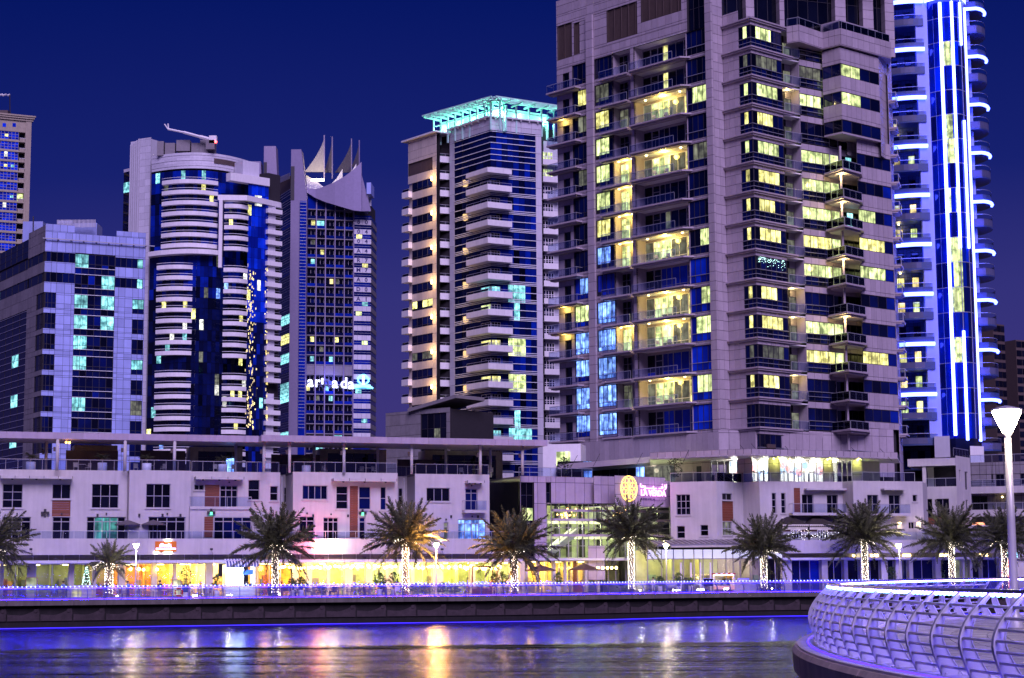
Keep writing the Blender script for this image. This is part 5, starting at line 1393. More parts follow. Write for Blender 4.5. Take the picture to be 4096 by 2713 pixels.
# plant on the roof and the window-cleaning crane
for px0, px1, y0, y1 in ((628,655,565,598),(660,700,572,595),(705,760,560,580),(765,800,572,598),(800,860,560,598)):
    a, b_ = at(px0,y1,572), at(px1,y0,572); MB().box(a.x,b_.x,572,575,a.z-2,b_.z).build('roof_plant', M['greywall'], rt)
crn = thing('roof_crane', 'white telescopic cleaning crane resting on the drum tower roof', 'crane', tuple(at(850,590,570)))
craneM = M['white']
for (x0,y0,x1,y1,r) in ((672,517,735,530,0.35),(735,530,800,548,0.5),(800,548,852,562,0.65)):
    MB().tube([tuple(at(x0,y0,570)), tuple(at(x1,y1,570))], r, 6).build('boom_section', craneM, crn)
MB().tube([tuple(at(672,517,570)), tuple(at(658,497,570))], 0.22, 5).build('jib_arm', craneM, crn); MB().tube([tuple(at(674,517,570)), tuple(at(672,495,570))], 0.22, 5).build('jib_arm', craneM, crn)
c_ = at(853,560,570); MB().box(c_.x-1.2,c_.x+1.2,c_.y-1,c_.y+1,c_.z-1.3,c_.z+1.2).build('cab', craneM, crn)
c_ = at(845,580,570); MB().box(c_.x-1.6,c_.x+1.2,c_.y-1,c_.y+1,c_.z-1.6,c_.z+1.4).build('pedestal', M['greywall'], crn)
redl = glow('red_beacon', (1.0,0.05,0.04), 14.0); c_ = at(863,568,569); MB().ball(tuple(c_), 0.4, 8, 5).build('beacon', redl, crn)

# ================================================================== BLUE PANEL BLOCK (far left, front)
bb = thing('blue_panel_block', 'pale blue panelled block with a dark glass centre strip and cyan rooms', 'building', tuple(at(178,2300,294).xy)+(ZD,))
BT = Tower(bb, M['bluepanel'], 300)
RB = 1300; hB = 3.4
BF = Face((172,RB,294), (577,RB,301.3)); BS = Face((-30,RB,318), (172,RB,294))
zB1 = BF.Z(178, 894)
ub_ = lambda px: BF.U(px, RB)
g0, g1 = ub_(295), ub_(456); lw0, lw1 = 0.0, ub_(221); rw0, rw1 = ub_(528), ub_(574)
zb1 = BF.Z(172, 1005)     # top of the first ribbon window (y at left edge)
holesB = [(0, g0, zb1-1.6, zb1), (g1, BF.L-0.4, zb1-1.6-0.2, zb1-0.2), (0, g0, zb1-1.6-hB, zb1-hB), (g1, BF.L-0.4, zb1-1.8-hB, zb1-0.2-hB)]
zw0 = zb1-1.6-hB-1.75
for k in range(13): holesB += [(lw0, lw1, zw0-k*hB-2.55, zw0-k*hB), (rw0, rw1, zw0-k*hB-2.75, zw0-k*hB-0.3)]
holesB.append((g0, g1, ZD, zb1+0.1))
BT.clad(BF, 0, BF.L, ZD, zB1-1.3, holesB, pw=1.15, ph=1.7, zph=zb1)
BT.clad(BF, 0, ub_(290), zB1-1.3, zB1, pw=1.15, ph=1.7); BT.clad(BF, ub_(458), BF.L, zB1-1.3, zB1-0.3, pw=1.15, ph=1.7)
for h in holesB[:4]:
    n_ = 5
    window(BF, bb, *h, n=-0.15, cols=n_, rows=1, pick=lambda i,j: 'lit_cyan' if (h[0] > 5 and i == n_-1) else 'navyglass')
for k in range(13):
    z1 = zw0-k*hB
    window(BF, bb, lw0, lw1, z1-2.55, z1, n=-0.15, cols=3, rows=2, split=[z1-2.55,z1-1.7,z1], glass='navyglass')
    window(BF, bb, rw0, rw1, z1-2.75, z1-0.3, n=-0.15, cols=2, rows=2, split=[z1-2.75,z1-1.9,z1-0.3], pick=lambda i,j: 'lit_cyan' if (k in (0,3) and j) else ('lit_dim' if k == 5 else 'navyglass'))
    # corner return of the window
    us0 = BS.U(143, RB)
    window(BS, bb, us0, BS.L, z1-2.55, z1, n=-0.15, cols=2, rows=2, split=[z1-2.55,z1-1.7,z1], glass='blackglass')
litc = {0:(0,1,0,'w'),1:(0,0,1),2:(1,0,1),3:(1,0,1),4:(1,0,0),5:(1,0,0),7:(1,0,0)}
k = 0
while zb1-k*hB > ZD+3:
    z1 = zb1-k*hB; z0 = z1-hB; l_ = litc.get(k, (0,0,0))
    if k == 0: l_ = (1,0,0)
    window(BF, bb, g0, g1, z0, z1, n=-0.2, cols=6, rows=3, split=[z0,z0+1.1,z0+1.75,z1], frame='darkframe',
        pick=lambda i,j: ('lit_cyan' if (j >= 1 and ((i in (0,1) and l_[0]) or (i in (4,5) and l_[2]))) else ('blueglass' if (i*3+k*5+j) % 13 == 0 else 'navyglass')))
    for zz in (z0, z0+1.1): MB().fb(BF, g0, g1, zz-0.04, zz+0.04, -0.1, 0.0).build('white_line', M['whitebar'], bb)
    k += 1
# side face: panels at the corner, ribbon windows beyond
us1 = BS.U(105, RB)
zS1 = zB1-0.2
hS = [(us0, BS.L+0.1, zw0-k*hB-2.55, zw0-k*hB) for k in range(13)] + [(0, BS.L, zb1-1.6, zb1), (0, BS.L, zb1-1.6-hB, zb1-hB)]
BTs = Tower(bb, M['greywall'], 60)
BTs.clad(BS, us1, BS.L, ZD, zS1, hS, pw=1.6, ph=1.7, zph=zb1)
BTs.clad(BS, 0, us1, zb1-5.2-hB, zb1-1.7, [(0,BS.L,zb1-1.6-hB,zb1-hB)], pw=1.6, ph=1.7, zph=zb1)
for h in hS[13:]: window(BS, bb, 0, BS.L, h[2], h[3], n=-0.15, cols=8, rows=1, pick=lambda i,j: 'lit_cyan' if (i == 0 and h is hS[14]) else 'blackglass')
window(BS, bb, 0, us1, zb1+0.3, zS1-1.0, n=-0.1, cols=6, rows=3, glass='blackglass')
k = 0
while zb1-8.8-k*hB > ZD+2:
    z1 = zb1-8.8-k*hB
    window(BS, bb, 0, us1-0.1, z1-hB, z1, n=-0.15, cols=5, rows=2, split=[z1-hB,z1-2.2,z1], pick=lambda i,j: 'lit_cyan' if ((i == 3 and k in (2,4,6)) or (i == 0 and k in (0,3,5))) and j else 'blackglass')
    for zz in (z1, z1-1.1, z1-2.2): MB().fb(BS, 0, us1-0.1, zz-0.04, zz+0.04, -0.04, 0.03).build('white_line', M['alu'], bb)
    k += 1
BT.finish('panel'); BTs.finish('side_panel')
MB().prism([BF.p(0.05,0,-0.5)[:2], BF.p(BF.L-0.05,0,-0.5)[:2], BF.p(BF.L,0,-22)[:2], BS.p(0,0,-20)[:2], BS.p(0,0,-0.5)[:2]], ZD, zB1-1.5).build('core', M['joint'], bb)
MB().fb(BF, -0.5, BF.L+1.4, zB1-2.6, zB1-2.45, 0.3, 0.45).build('cleaning_rail', M['alu'], bb)
for i in range(9): MB().fb(BF, BF.L*i/8-0.1, BF.L*i/8+0.1, zB1-2.65, zB1-2.4, 0.0, 0.3).build('rail_bracket', M['greywall'], bb)
for (px0,px1,y0,y1,Y) in ((90,172,886,960,306),(228,290,883,895,299),(290,388,892,930,300)):
    a, b_ = at(px0,y1,Y), at(px1,y0,Y); MB().box(a.x,b_.x,Y,Y+4,a.z-2,b_.z).build('roof_room', M['bluepanel'], bb)
lv = MB(); a, b_ = at(230,883,298.5), at(386,896,298.5)
for i in range(30): q = a.x+(b_.x-a.x)*i/30; lv.box(q,q+0.1,298.2,298.4,a.z-1.2-0.0,a.z+0.1)
lv.build('roof_louvre', M['whitepanel'], bb)
MB().tube([tuple(at(132,960,304)), tuple(at(133,866,304))], 0.12, 5).build('antenna', M['darkframe'], bb)

# ================================================================== BEIGE TOWER (far left)
bt_ = thing('beige_tower', 'beige concrete tower with blue glass grid and a heavy cornice', 'tower', tuple(at(60,2300,590).xy)+(ZD,))
TF = Face((-60,800,586), (117,800,592)); zT1 = TF.Z(100, 470); hT = 3.42
ug0, ug1, ub0, ub1 = TF.U(-60,800), TF.U(68,800), TF.U(70,800), TF.U(94,800)
for (d0,d1,n_) in ((0,0.5,1.2),(-0.6,0,0.9),(-1.3,-0.6,0.5)): MB().fb(TF, -1, TF.L+n_, zT1+d0, zT1+d1-0.01, -8, n_).build('cornice', M['beige'], bt_)
MB().fb(TF, ub1, TF.L, ZD, zT1-1.3, -10, 0.3).build('corner_pier', M['beige'], bt_)
ztg = TF.Z(60, 527)
MB().fb(TF, 0, ub1, ztg, zT1-1.31, -10, 0).build('attic_wall', M['beige'], bt_)
for px in (8,48): MB().fb(TF, TF.U(px-7,800), TF.U(px+7,800), TF.Z(px,507), TF.Z(px,492), -0.02, 0.06).build('attic_window', M['royalglass'], bt_)
for k in range(20):
    z1 = ztg-k*hT
    window(TF, bt_, ug0, ug1, z1-2.75, z1, n=-0.2, cols=9, rows=3, frame='greyframe', w=0.1, pick=lambda i,j: ('lit_yellow' if (i == 5 and j == 1 and k in (0,3)) else 'lit_white' if (i in (5,) and j and k in (2,7)) else 'lit_cyan' if (i == 7 and j == 1 and k in (3,6)) else 'royalglass'))
    MB().fb(TF, ug0, ub0, z1-hT, z1-2.76, -1, 0.08).build('spandrel', M['beige'], bt_)
    MB().fb(TF, ub0, ub1, z1-hT, z1-hT+0.35, -2, 0.3).fb(TF, ub0+0.1, ub1-0.1, z1-hT+0.351, z1-hT+1.3, 0.1, 0.25).build('balcony', M['beige'], bt_)
    MB().fb(TF, ub0, ub1, z1-hT+1.31, z1-hT+1.42, 0.05, 0.35).build('handrail', M['whitebar'], bt_)
    MB().fb(TF, ub0, ub1, z1-hT+0.36, z1, -2.0, -1.9).build('recess_glass', M['lit_green' if k == 6 else 'blackglass'], bt_)
MB().fb(TF, 0, ub1-0.05, ZD, zT1-1.4, -12, -2.05).build('core', M['joint'], bt_)
for i in range(3): MB().tube([tuple(at(-10+i*20,383,590)), tuple(at(12+i*14,378,590))], 0.3, 4).build('aerial_arm', M['white'], bt_)
MB().tube([tuple(at(40,460,590)), tuple(at(39,378,590))], 0.2, 4).build('aerial_mast', M['darkframe'], bt_)
MB().box(at(-30,455,590).x, at(31,455,590).x, 590, 594, zT1+0.5, at(30,441,590).z).build('roof_plant', M['louvre'], bt_)

# ================================================================== DISTANT TOWERS (right edge)
for (px0,px1,y1,Y,lb,nm) in ((3985,4030,1296,700,'slim dark glass tower far behind the round balconies','slim_tower'), (4074,4140,1360,720,'dark tower cut by the picture edge behind the tall lamp post','dark_tower'), (3925,4110,1540,760,'low wide dark block with a row of bright windows behind the lamp post','wide_block')):
    ft = thing(nm, lb, 'building', tuple(at((px0+px1)/2,2300,Y).xy)+(ZD,))
    f_ = Face((px0,1600,Y), (px1,1600,Y+4)); z1 = f_.Z(px0,y1)
    MB().fb(f_, 0, f_.L, ZD, z1, -14, -0.2).build('wall', M['louvre'], ft)
    nfl_ = int((z1-ZD)/3.6); nc = max(3, int(f_.L/2.2)); rr2 = random.Random(int(px0))
    for k in range(nfl_):
        for i in range(nc):
            if nm == 'wide_block':
                g = 'lit_cyan' if k == nfl_-3 else ('lit_dim' if rr2.random() < 0.06 else 'blackglass')
            else: g = 'lit_cyan' if rr2.random() < 0.03 else 'blackglass'
            MB().fb(f_, f_.L*i/nc+0.15, f_.L*(i+1)/nc-0.15, z1-k*3.6-2.9, z1-k*3.6-0.6, -0.2, 0).build('window', M[g], ft)
# ================================================================== WATERFRONT VILLAS AND SHOPS (left row)
def wallmesh(F_, u0, u1, z0, z1, holes=(), n=0.0, rev=0.3, cheeks=0.0):
    mb = MB(); us = sorted({u0,u1}|{q for h in holes for q in h[:2] if u0 < q < u1}); zs = sorted({z0,z1}|{q for h in holes for q in h[2:4] if z0 < q < z1})
    for a,b_ in zip(us,us[1:]):
        for c,d in zip(zs,zs[1:]):
            if any(h[0] <= (a+b_)/2 <= h[1] and h[2] <= (c+d)/2 <= h[3] for h in holes): continue
            mb.fq(F_, a, b_, c, d, n)
    p = F_.p
    for h in holes:
        a,b_,c,d = max(h[0],u0),min(h[1],u1),max(h[2],z0),min(h[3],z1)
        for (x0,y0,x1,y1) in ((a,c,a,d),(a,d,b_,d),(b_,d,b_,c),(b_,c,a,c)):
            mb.add([p(x0,y0,n),p(x1,y1,n),p(x1,y1,n-rev),p(x0,y0,n-rev)], [(0,1,2,3)])
    if cheeks:
        for x in (u0,u1): mb.add([p(x,z0,n),p(x,z0,n-cheeks),p(x,z1,n-cheeks),p(x,z1,n)], [(0,1,2,3)])
        mb.add([p(u0,z1,n),p(u1,z1,n),p(u1,z1,n-cheeks),p(u0,z1,n-cheeks)], [(0,1,2,3)])
    return mb
VP = Face((0,2155,188.0), (1955,2155,204.5))
zTer = VP.Z(300,2155); zPb = VP.Z(300,2220); zCan1 = VP.Z(300,2242); zCan0 = VP.Z(300,2254)
VW = VP.off(-2.6)
zRoof = VW.Z(300,1881)
rv = random.Random(17)
def rect(F_, x0, x1, y0, y1):
    c = ((x0+x1)/2, (y0+y1)/2)
    return (F_.U(x0,c[1]), F_.U(x1,c[1]), F_.Z(c[0],y1), F_.Z(c[0],y0))
BLK = [ # name label, x0, x1, offset, windows (x0,x1,y0,y1,cols,rows,glass), timbers, doors
 ('pale rendered villa with one tall timber panel and teal curtained doors', -180, 508, 0.0,
   [(10,91,1936,2032,2,3,'blackglass'),(209,283,1937,1996,2,1,'blackglass'),(367,475,1937,2033,3,2,'blackglass')], [(208,282,2001,2066)], [(10,123,2068,2158,3,'blackglass'),(209,281,2068,2158,2,'blackglass'),(346,502,2068,2158,5,'lit_teal')], (0,287,1907,1917)),
 ('pale rendered villa with a square window over dark umbrellas', 516, 764, 1.3,
   [(584,682,1936,2032,3,2,'blackglass')], [], [(593,742,2068,2158,4,'blackglass')], None),
 ('pale rendered villa with a long glass balcony beside a dark timber panel', 764, 1120, 0.3,
   [(777,816,1939,1961,2,1,'blackglass'),(993,1039,1920,2000,1,2,'blackglass'),(1080,1112,1945,2003,1,2,'blackglass')], [(819,878,1939,2028),(817,852,2067,2150)], [(880,951,1942,2030,3,'blackglass'),(854,1005,2068,2158,4,'navyglass')], (776,969,1910,1920)),
 ('pale rendered villa with a full height red timber strip between dark windows', 1172, 1590, 1.6,
   [(1210,1310,1942,1998,4,1,'navyglass'),(1345,1392,1945,2036,1,3,'blackglass'),(1436,1483,1947,2038,1,2,'navyglass'),(1522,1545,1948,2040,1,2,'navyglass')], [(1399,1432,1944,2150)], [(1197,1258,2066,2158,2,'blackglass'),(1293,1354,2070,2158,3,'blackglass'),(1437,1462,2070,2158,1,'navyglass')], (1325,1577,1917,1928)),
 ('pale rendered villa with a tiny glass balcony and blue lit doors', 1660, 1958, 0.6,
   [(1706,1800,1952,2006,3,1,'blackglass'),(1593+90,1609+80,2070,2100,1,1,'blackglass')], [], [(1861,1911,1955,2042,2,'navyglass'),(1775,1793,2090,2160,1,'lit_dim'),(1832,1944,2078,2160,4,'lit_or_mirrored_blue')], (1859,1926,1925,1934)),
]
M['lit_teal'] = litpane('lit_room_teal', (0.02,0.32,0.36), 0.7, (0.20,0.80,0.70), 0.8)
prevx = None
VIL = []
for (lab, x0, x1, off_, wins, tims, doors, brow) in BLK:
    f_ = VW.off(off_); vb = thing('villa', lab, 'villa', (*fxy(f_, f_.U((x0+x1)/2,2000)), ZD), group='waterfront villas above the shops'); VIL.append((vb, f_))
    a, b_ = f_.U(x0,2000), f_.U(x1,2000)
    hw = [rect(f_, *w[:4]) for w in wins]; hd = [rect(f_, *d[:4]) for d in doors]; ht = [rect(f_, *t_) for t_ in tims]
    hd = [(h[0],h[1],max(h[2],zTer-0.25),h[3]) for h in hd]
    wallmesh(f_, a, b_, zTer-0.4, zRoof, hw+hd+ht, 0.0, 0.28, cheeks=off_+6).build('wall', M['stucco'], vb)
    for w, h in zip(wins, hw):
        window(f_, vb, *h, n=-0.22, cols=w[4], rows=w[5], glass=w[6], frame='greyframe', w=0.07)
        MB().fb(f_, h[0]-0.12, h[1]+0.12, h[2]-0.14, h[2]-0.003, -0.2, 0.12).build('window_sill', M['stucco'], vb)
    for d, h in zip(doors, hd):
        zt5 = h[3]-0.5
        window(f_, vb, *h, n=-0.24, cols=d[4], rows=2, split=[h[2],zt5,h[3]], glass=d[5], frame='greyframe', w=0.09, name='glazed_door',
               pick=lambda i,j,d=d: d[5] if not (d[5] == 'lit_teal' and i in (0,4)) else 'blackglass')
        MB().fb(f_, (h[0]+h[1])/2-0.07, (h[0]+h[1])/2+0.07, h[3]+0.25, h[3]+0.42, 0, 0.16).build('door_lamp', M['darkframe'], vb)
    for h in ht:
        n_ = max(3, round((h[3]-h[2])/0.26))
        for i in range(n_): MB().fb(f_, h[0]+0.01, h[1]-0.01, h[2]+(h[3]-h[2])*i/n_+0.008, h[2]+(h[3]-h[2])*(i+1)/n_-0.008, -0.2, -0.03+0.008*(i % 3)).build('timber_board', M['timber'], vb)
    if brow:
        h = rect(f_, *brow); n_ = max(1, round((h[1]-h[0])/1.6))
        MB().fb(f_, h[0], h[1], h[2], h[3], 0.002, 1.1).build('eyebrow_canopy', M['stucco'], vb)
        for i in range(n_+1): q = h[0]+(h[1]-h[0])*i/n_; MB().fb(f_, q-0.025, q+0.025, h[2]+0.02, h[3]+0.03, 1.101, 1.13).build('canopy_joint', M['darkframe'], vb)
        for i in range(3): q = h[0]+(h[1]-h[0])*(i+0.5)/3; MB().lathe(f_.p(q,h[2],0.8), [(0.02,0.0),(0.14,-0.01),(0.1,-0.12),(0.02,-0.14)], 8).build('soffit_lamp', M['darkframe'], vb)
    for i in range(3):
        q = a+(b_-a)*(0.2+0.3*i)+rv.uniform(-0.5,0.5); MB().fb(f_, q-0.1, q+0.1, zTer+2.35, zTer+2.65, 0.0, 0.16).build('wall_light', M['darkframe'], vb)
# recessed links between the villas
for x0, x1, o0 in ((505,520,-0.2),(1118,1175,-2.5),(1588,1662,-2.8)):
    f_ = VW.off(o0); lk = thing('villa_link', {505:'narrow shaded return wall beside the square window villa',1118:'shaded recess wall with drain pipes beside the tall palm',1588:'beige shaded recess between two villas'}[x0], 'wall', (*fxy(f_, f_.U((x0+x1)/2,2000)), ZD))
    wallmesh(f_, f_.U(x0,2000), f_.U(x1,2000), zTer-0.4, zRoof-0.12).build('wall', M['stucco'], lk)
    if x0 != 505:
        for px in ((1124,1128) if x0 == 1118 else (1615,)):
            q = f_.U(px,2000); MB().tube([f_.p(q,zTer,0.1), f_.p(q,zRoof-0.3,0.1)], 0.07, 6).build('drain_pipe', M['white'], lk)
        h = rect(f_, *( (1135,1160,1950,2010) if x0 == 1118 else (1593,1609,1953,2020) )); window(f_, lk, *h, n=0.0, cols=1, rows=2, glass='blackglass', frame='greyframe')
# projecting balconies of the villas
for vi, (x0,x1,yt,yb,dp) in ((2,(752,998,1988,2029,1.6)), (4,(1848,1938,2001,2042,1.0))):
    vb, f_ = VIL[vi]; a, b_ = f_.U(x0,2010), f_.U(x1,2010); z = f_.Z((x0+x1)/2, yb)
    MB().fb(f_, a, b_, z-0.30, z, 0.003, dp).build('balcony_slab', M['stucco'], vb)
    if vi == 2: MB().fb(f_, a, b_, zTer-0.3, z-0.302, 0.003, dp-0.15).build('bay_wall', M['stucco'], vb)
    rail(f_, vb, a+0.05, b_-0.05, z, h=1.05, n=dp-0.08, step=1.35, ends=dp-0.1, metal='greyframe')
vb, f_ = VIL[2]
h = rect(f_.off(1.47), 854, 1005, 2068, 2158); window(f_.off(1.47), vb, h[0],h[1],zTer-0.2,h[3], n=0.02, cols=4, rows=2, split=[zTer-0.2,h[3]-0.5,h[3]], glass='navyglass', frame='greyframe', w=0.09, name='glazed_door')
h = rect(f_.off(1.47), 817, 852, 2067, 2150)
for i in range(9): MB().fb(f_.off(1.47), h[0], h[1], h[2]+(h[3]-h[2])*i/9+0.008, h[2]+(h[3]-h[2])*(i+1)/9-0.008, 0.01, 0.06).build('timber_board', M['timber'], vb)
for vi, px in ((0,180),(2,835),(3,1449)):       # three-headed security lights
    vb, f_ = VIL[vi]; n_ = 0.0 if vi != 2 else 1.5
    q, z = f_.UZ(px, 2052); mb = MB().fb(f_, q-0.12, q+0.12, z+0.05, z+0.4, n_, n_+0.2).fb(f_, q-0.42, q-0.14, z-0.2, z+0.12, n_+0.05, n_+0.3).fb(f_, q+0.14, q+0.42, z-0.2, z+0.12, n_+0.05, n_+0.3)
    mb.build('security_light', M['darkframe'], vb)
    if vi: MB().fb(f_, q-0.13, q+0.13, z-0.28, z+0.04, n_+0.05, n_+0.25).build('green_lens', glow('green_lens', (0.1,1.0,0.45), 1.6), vb)

# ---- shop storey
sh = thing('shop_terrace', 'long white shop terrace with clerestory, canopy edge and lit shopfronts', 'shop row', (*fxy(VP, VP.L/2), ZD))
uE0, uE1 = VP.U(-180,2200), VP.U(2086,2200)
nb = 22
for i in range(nb):
    a, b_ = uE0+(uE1-uE0)*i/nb, uE0+(uE1-uE0)*(i+1)/nb
    MB().fb(VP, a+0.004, b_-0.004, zPb, zTer, -0.35, 0).build('parapet_wall', M['stucco'], sh)
MB().fb(VP, uE0, uE1, zTer-0.9, zTer-0.35, -6.5, -0.355).build('terrace_deck', M['deck'], sh)
MB().fb(VP, uE0, uE1, zCan1, zPb, -1.3, -1.1).build('clerestory_back', M['louvre'], sh)
k = 0
q = uE0
while q < uE1-1.6:
    MB().fb(VP, q+0.04, q+1.52, zCan1+0.05, zPb-0.03, -1.1, -1.02).build('clerestory_panel', M['greywall'], sh)
    MB().fb(VP, q-0.03, q+0.03, zCan1, zPb, -1.02, -0.95).build('clerestory_mullion', M['alu'], sh)
    if k % 3 == 0: MB().fb(VP, q+0.5, q+0.85, zCan1+0.001, zCan1+0.3, -0.2, 0.1).build('speaker_box', M['darkframe'], sh)
    q += 1.56; k += 1
MB().fb(VP, uE0, uE1, zCan0, zCan0+0.12, -1.4, 0.5).build('canopy_soffit', M['stucco'], sh)
q = uE0; 
while q < uE1-2.0:
    MB().fb(VP, q+0.01, q+2.02, zCan0+0.0, zCan1, 0.504, 0.56).build('canopy_panel', M['whitepanel'], sh); q += 2.03
uu = lambda px: VP.U(px, 2154)
rail(VP, sh, uu(-150), uu(2080), zTer-0.02, h=0.82, n=-0.12, step=1.12, metal='alu')
SFp = VP.off(-1.6)
us_ = lambda px: SFp.U(px, 2290)
zSt = zCan0-0.02
cols_ = [(-60,-30),(0,12),(111,142),(275,294),(372,383),(474,499),(607,626),(693,704),(822,851),(1023,1032),(1167,1192),(1224,1246),(1305,1318),(1377,1408),(1460,1487),(1540,1569),(1640,1655),(1727,1770),(1878,1898),(1985,2000),(2075,2095)]
for a, b_ in cols_:
    MB().fb(SFp, us_(a), us_(b_), ZD, zSt, -0.4, 0.35).build('column', M['stucco'], sh)
tone = [  # px range, wall colour key, light colour, energy
 (-60,474,'shop_green',(0.80,1.0,0.42),130),(474,700,'shop_orange',(1.0,0.62,0.20),420),(700,900,'shop_yellow',(1.0,0.80,0.38),850),(1023,1230,'shop_orange',(1.0,0.68,0.16),720),
 (1230,1400,'shop_yellow',(1.0,0.78,0.24),950),(1400,1730,'shop_teal',(1.0,0.82,0.26),850),(1730,2090,'shop_teal',(1.0,0.80,0.24),850)]
M['shop_green'] = surf('olive_shop_wall', (0.32,0.34,0.20), 0.8, var=0.3, scale=1.2); M['shop_orange'] = surf('amber_shop_wall', (0.62,0.34,0.08), 0.8, var=0.35, scale=1.2)
M['shop_yellow'] = surf('cream_shop_wall', (0.75,0.62,0.34), 0.8, var=0.3, scale=1.2); M['shop_teal'] = surf('aqua_shop_wall', (0.36,0.52,0.44), 0.8, var=0.45, scale=0.9)
M['shopglass'] = clearglass('shop_glass', (0.92,0.95,0.92), 0.03)
def shop(F_, a, b_, key, lc, en, nm_parent, z1, depth=4.5, bays=3, lampc='lamp_warm'):
    MB().fb(F_, a, b_, ZD, z1, -depth-0.1, -depth).build('shop_back_wall', M[key], nm_parent)
    MB().fb(F_, a, b_, z1-0.06, z1, -depth, -0.1).build('shop_ceiling', M['stucco'], nm_parent)
    MB().fb(F_, a, b_, ZD+0.004, ZD+0.03, -depth, 0).build('shop_floor', M['deck'], nm_parent)
    n_ = max(1, round((b_-a)/3.4))
    for i in range(n_):
        q = a+(b_-a)*(i+0.5)/n_
        MB().fb(F_, q-0.5, q+0.5, z1-0.16, z1-0.061, -depth*0.55, -depth*0.35).build('ceiling_light', M[lampc], nm_parent)
        point('shop_light', F_.p(q, z1-0.55, -depth*0.42), en*rv.uniform(0.5,1.4), (lc[0], lc[1]*rv.uniform(0.62,0.92), lc[2]*rv.uniform(0.25,0.8)), 0.4, nm_parent)
        if i: MB().fb(F_, q-(b_-a)/n_/2-0.05, q-(b_-a)/n_/2+0.05, ZD, z1-0.06, -depth, -depth*0.35).build('partition', M[key], nm_parent)
        # shelves, counters, pictures at the back
        for j in range(3):
            uu0 = q+rv.uniform(-1.4,1.0); hh_ = rv.uniform(0.9,2.2)
            MB().fb(F_, uu0, uu0+rv.uniform(0.4,1.1), ZD+0.03, ZD+hh_, -depth+0.02, -depth+rv.uniform(0.3,0.8)).build('display_unit', M[rv.choice(['timber','stucco','slate','shop_orange','greywall','shop_teal'])], nm_parent)
for (p0,p1,key,lc,en) in tone: shop(SFp, us_(p0), us_(p1), key, lc, en, sh, zSt)
for (c0,c1) in zip(cols_[1:], cols_[2:]):
    a, b_ = us_(c0[1]), us_(c1[0])
    if b_-a < 0.3 or (c0[1] > 840 and c0[1] < 1020): continue
    window(SFp, sh, a, b_, ZD+0.02, zSt-0.02, n=-0.1, cols=max(1,round((b_-a)/1.35)), rows=1, glass='shopglass', frame='alu', w=0.07, name='shopfront')

# ---- bright kiosk with striped awning
ki = thing('kiosk', 'dazzling white food kiosk under a blue and white striped awning', 'kiosk', (*fxy(VP, VP.U(962,2300)), ZD))
KF = VP.off(0.2); a, b_ = KF.U(902,2290), KF.U(1022,2290)
MB().fb(KF, a, b_, ZD, ZD+1.0, -1.9, 0).build('counter', M['whitepanel'], ki)
kg = glow('kiosk_light_panel', (0.55,0.72,1.0), 26.0, sample=True); MB().fb(KF, a+0.3, b_-1.0, ZD+1.05, zSt-0.5, -1.75, -1.7).build('light_panel', kg, ki)
MB().fb(KF, a, a+0.2, ZD+1.0, zSt-0.2, -1.9, -0.1).build('side_post', M['white'], ki); MB().fb(KF, b_-0.2, b_, ZD+1.0, zSt-0.2, -1.9, -0.1).build('side_post', M['white'], ki)
MB().fb(KF, b_-1.35, b_-0.25, zSt-1.25, zSt-0.75, -0.2, -0.1).build('menu_board', surf('blue_board', (0.03,0.12,0.55), 0.5), ki)
MB().fb(KF, b_-0.9, b_-0.3, ZD+1.02, ZD+1.35, -0.6, -0.2).build('till', M['darkframe'], ki)
awb = surf('navy_awning', (0.02,0.04,0.28), 0.8); aww = surf('white_awning', (0.75,0.78,0.85), 0.8)
a2, b2 = KF.U(897,2245), KF.U(1029,2245); n_ = 22
for i in range(n_):
    q0, q1 = a2+(b2-a2)*i/n_, a2+(b2-a2)*(i+1)/n_; p = KF.p
    t_ = [p(q0,zCan1+0.1,0.0),p(q1,zCan1+0.1,0.0),p(q1,zCan0-0.15,0.9),p(q0,zCan0-0.15,0.9),p(q0,zCan0-0.42,0.92),p(q1,zCan0-0.42,0.92)]
    MB().add(t_, [(3,2,1,0),(4,5,2,3)]).build('awning_stripe', awb if i % 2 else aww, ki)
point('kiosk_glow', KF.p((a+b_)/2, ZD+2.2, 1.0), 420, (0.45,0.62,1.0), 0.6, ki)

# ---- roof terrace of the villas: canopy, columns, railing, screens
rf = thing('roof_terrace_canopy', 'lilac panelled canopy on round columns over the villa roof terrace', 'canopy', (*fxy(VW, VW.L/2), zRoof))
CF = VW.off(1.2)
zcn0, zcn1 = CF.Z(300,1757), CF.Z(300,1731)
uc = lambda px, py=1745: CF.U(px, py)
runs = [(-160, 1035, 0.0), (1035, 2172, 1.6)]
M['lilacpanel'] = surf('lilac_fascia_panel', (0.44,0.36,0.46), 0.45, var=0.06, pvar=0.08, streak=0.1)
for x0, x1, o_ in runs:
    a, b_ = uc(x0), uc(x1); q = a
    while q < b_-0.4:
        e_ = min(q+1.55, b_); MB().fb(CF, q+0.012, e_-0.012, zcn0, zcn1, o_-0.06, o_).build('fascia_panel', M['lilacpanel'], rf); q += 1.56
    MB().fb(CF, a, b_, zcn0+0.04, zcn1-0.05, -7.5, o_-0.065).build('roof_slab', M['lilacpanel'], rf)
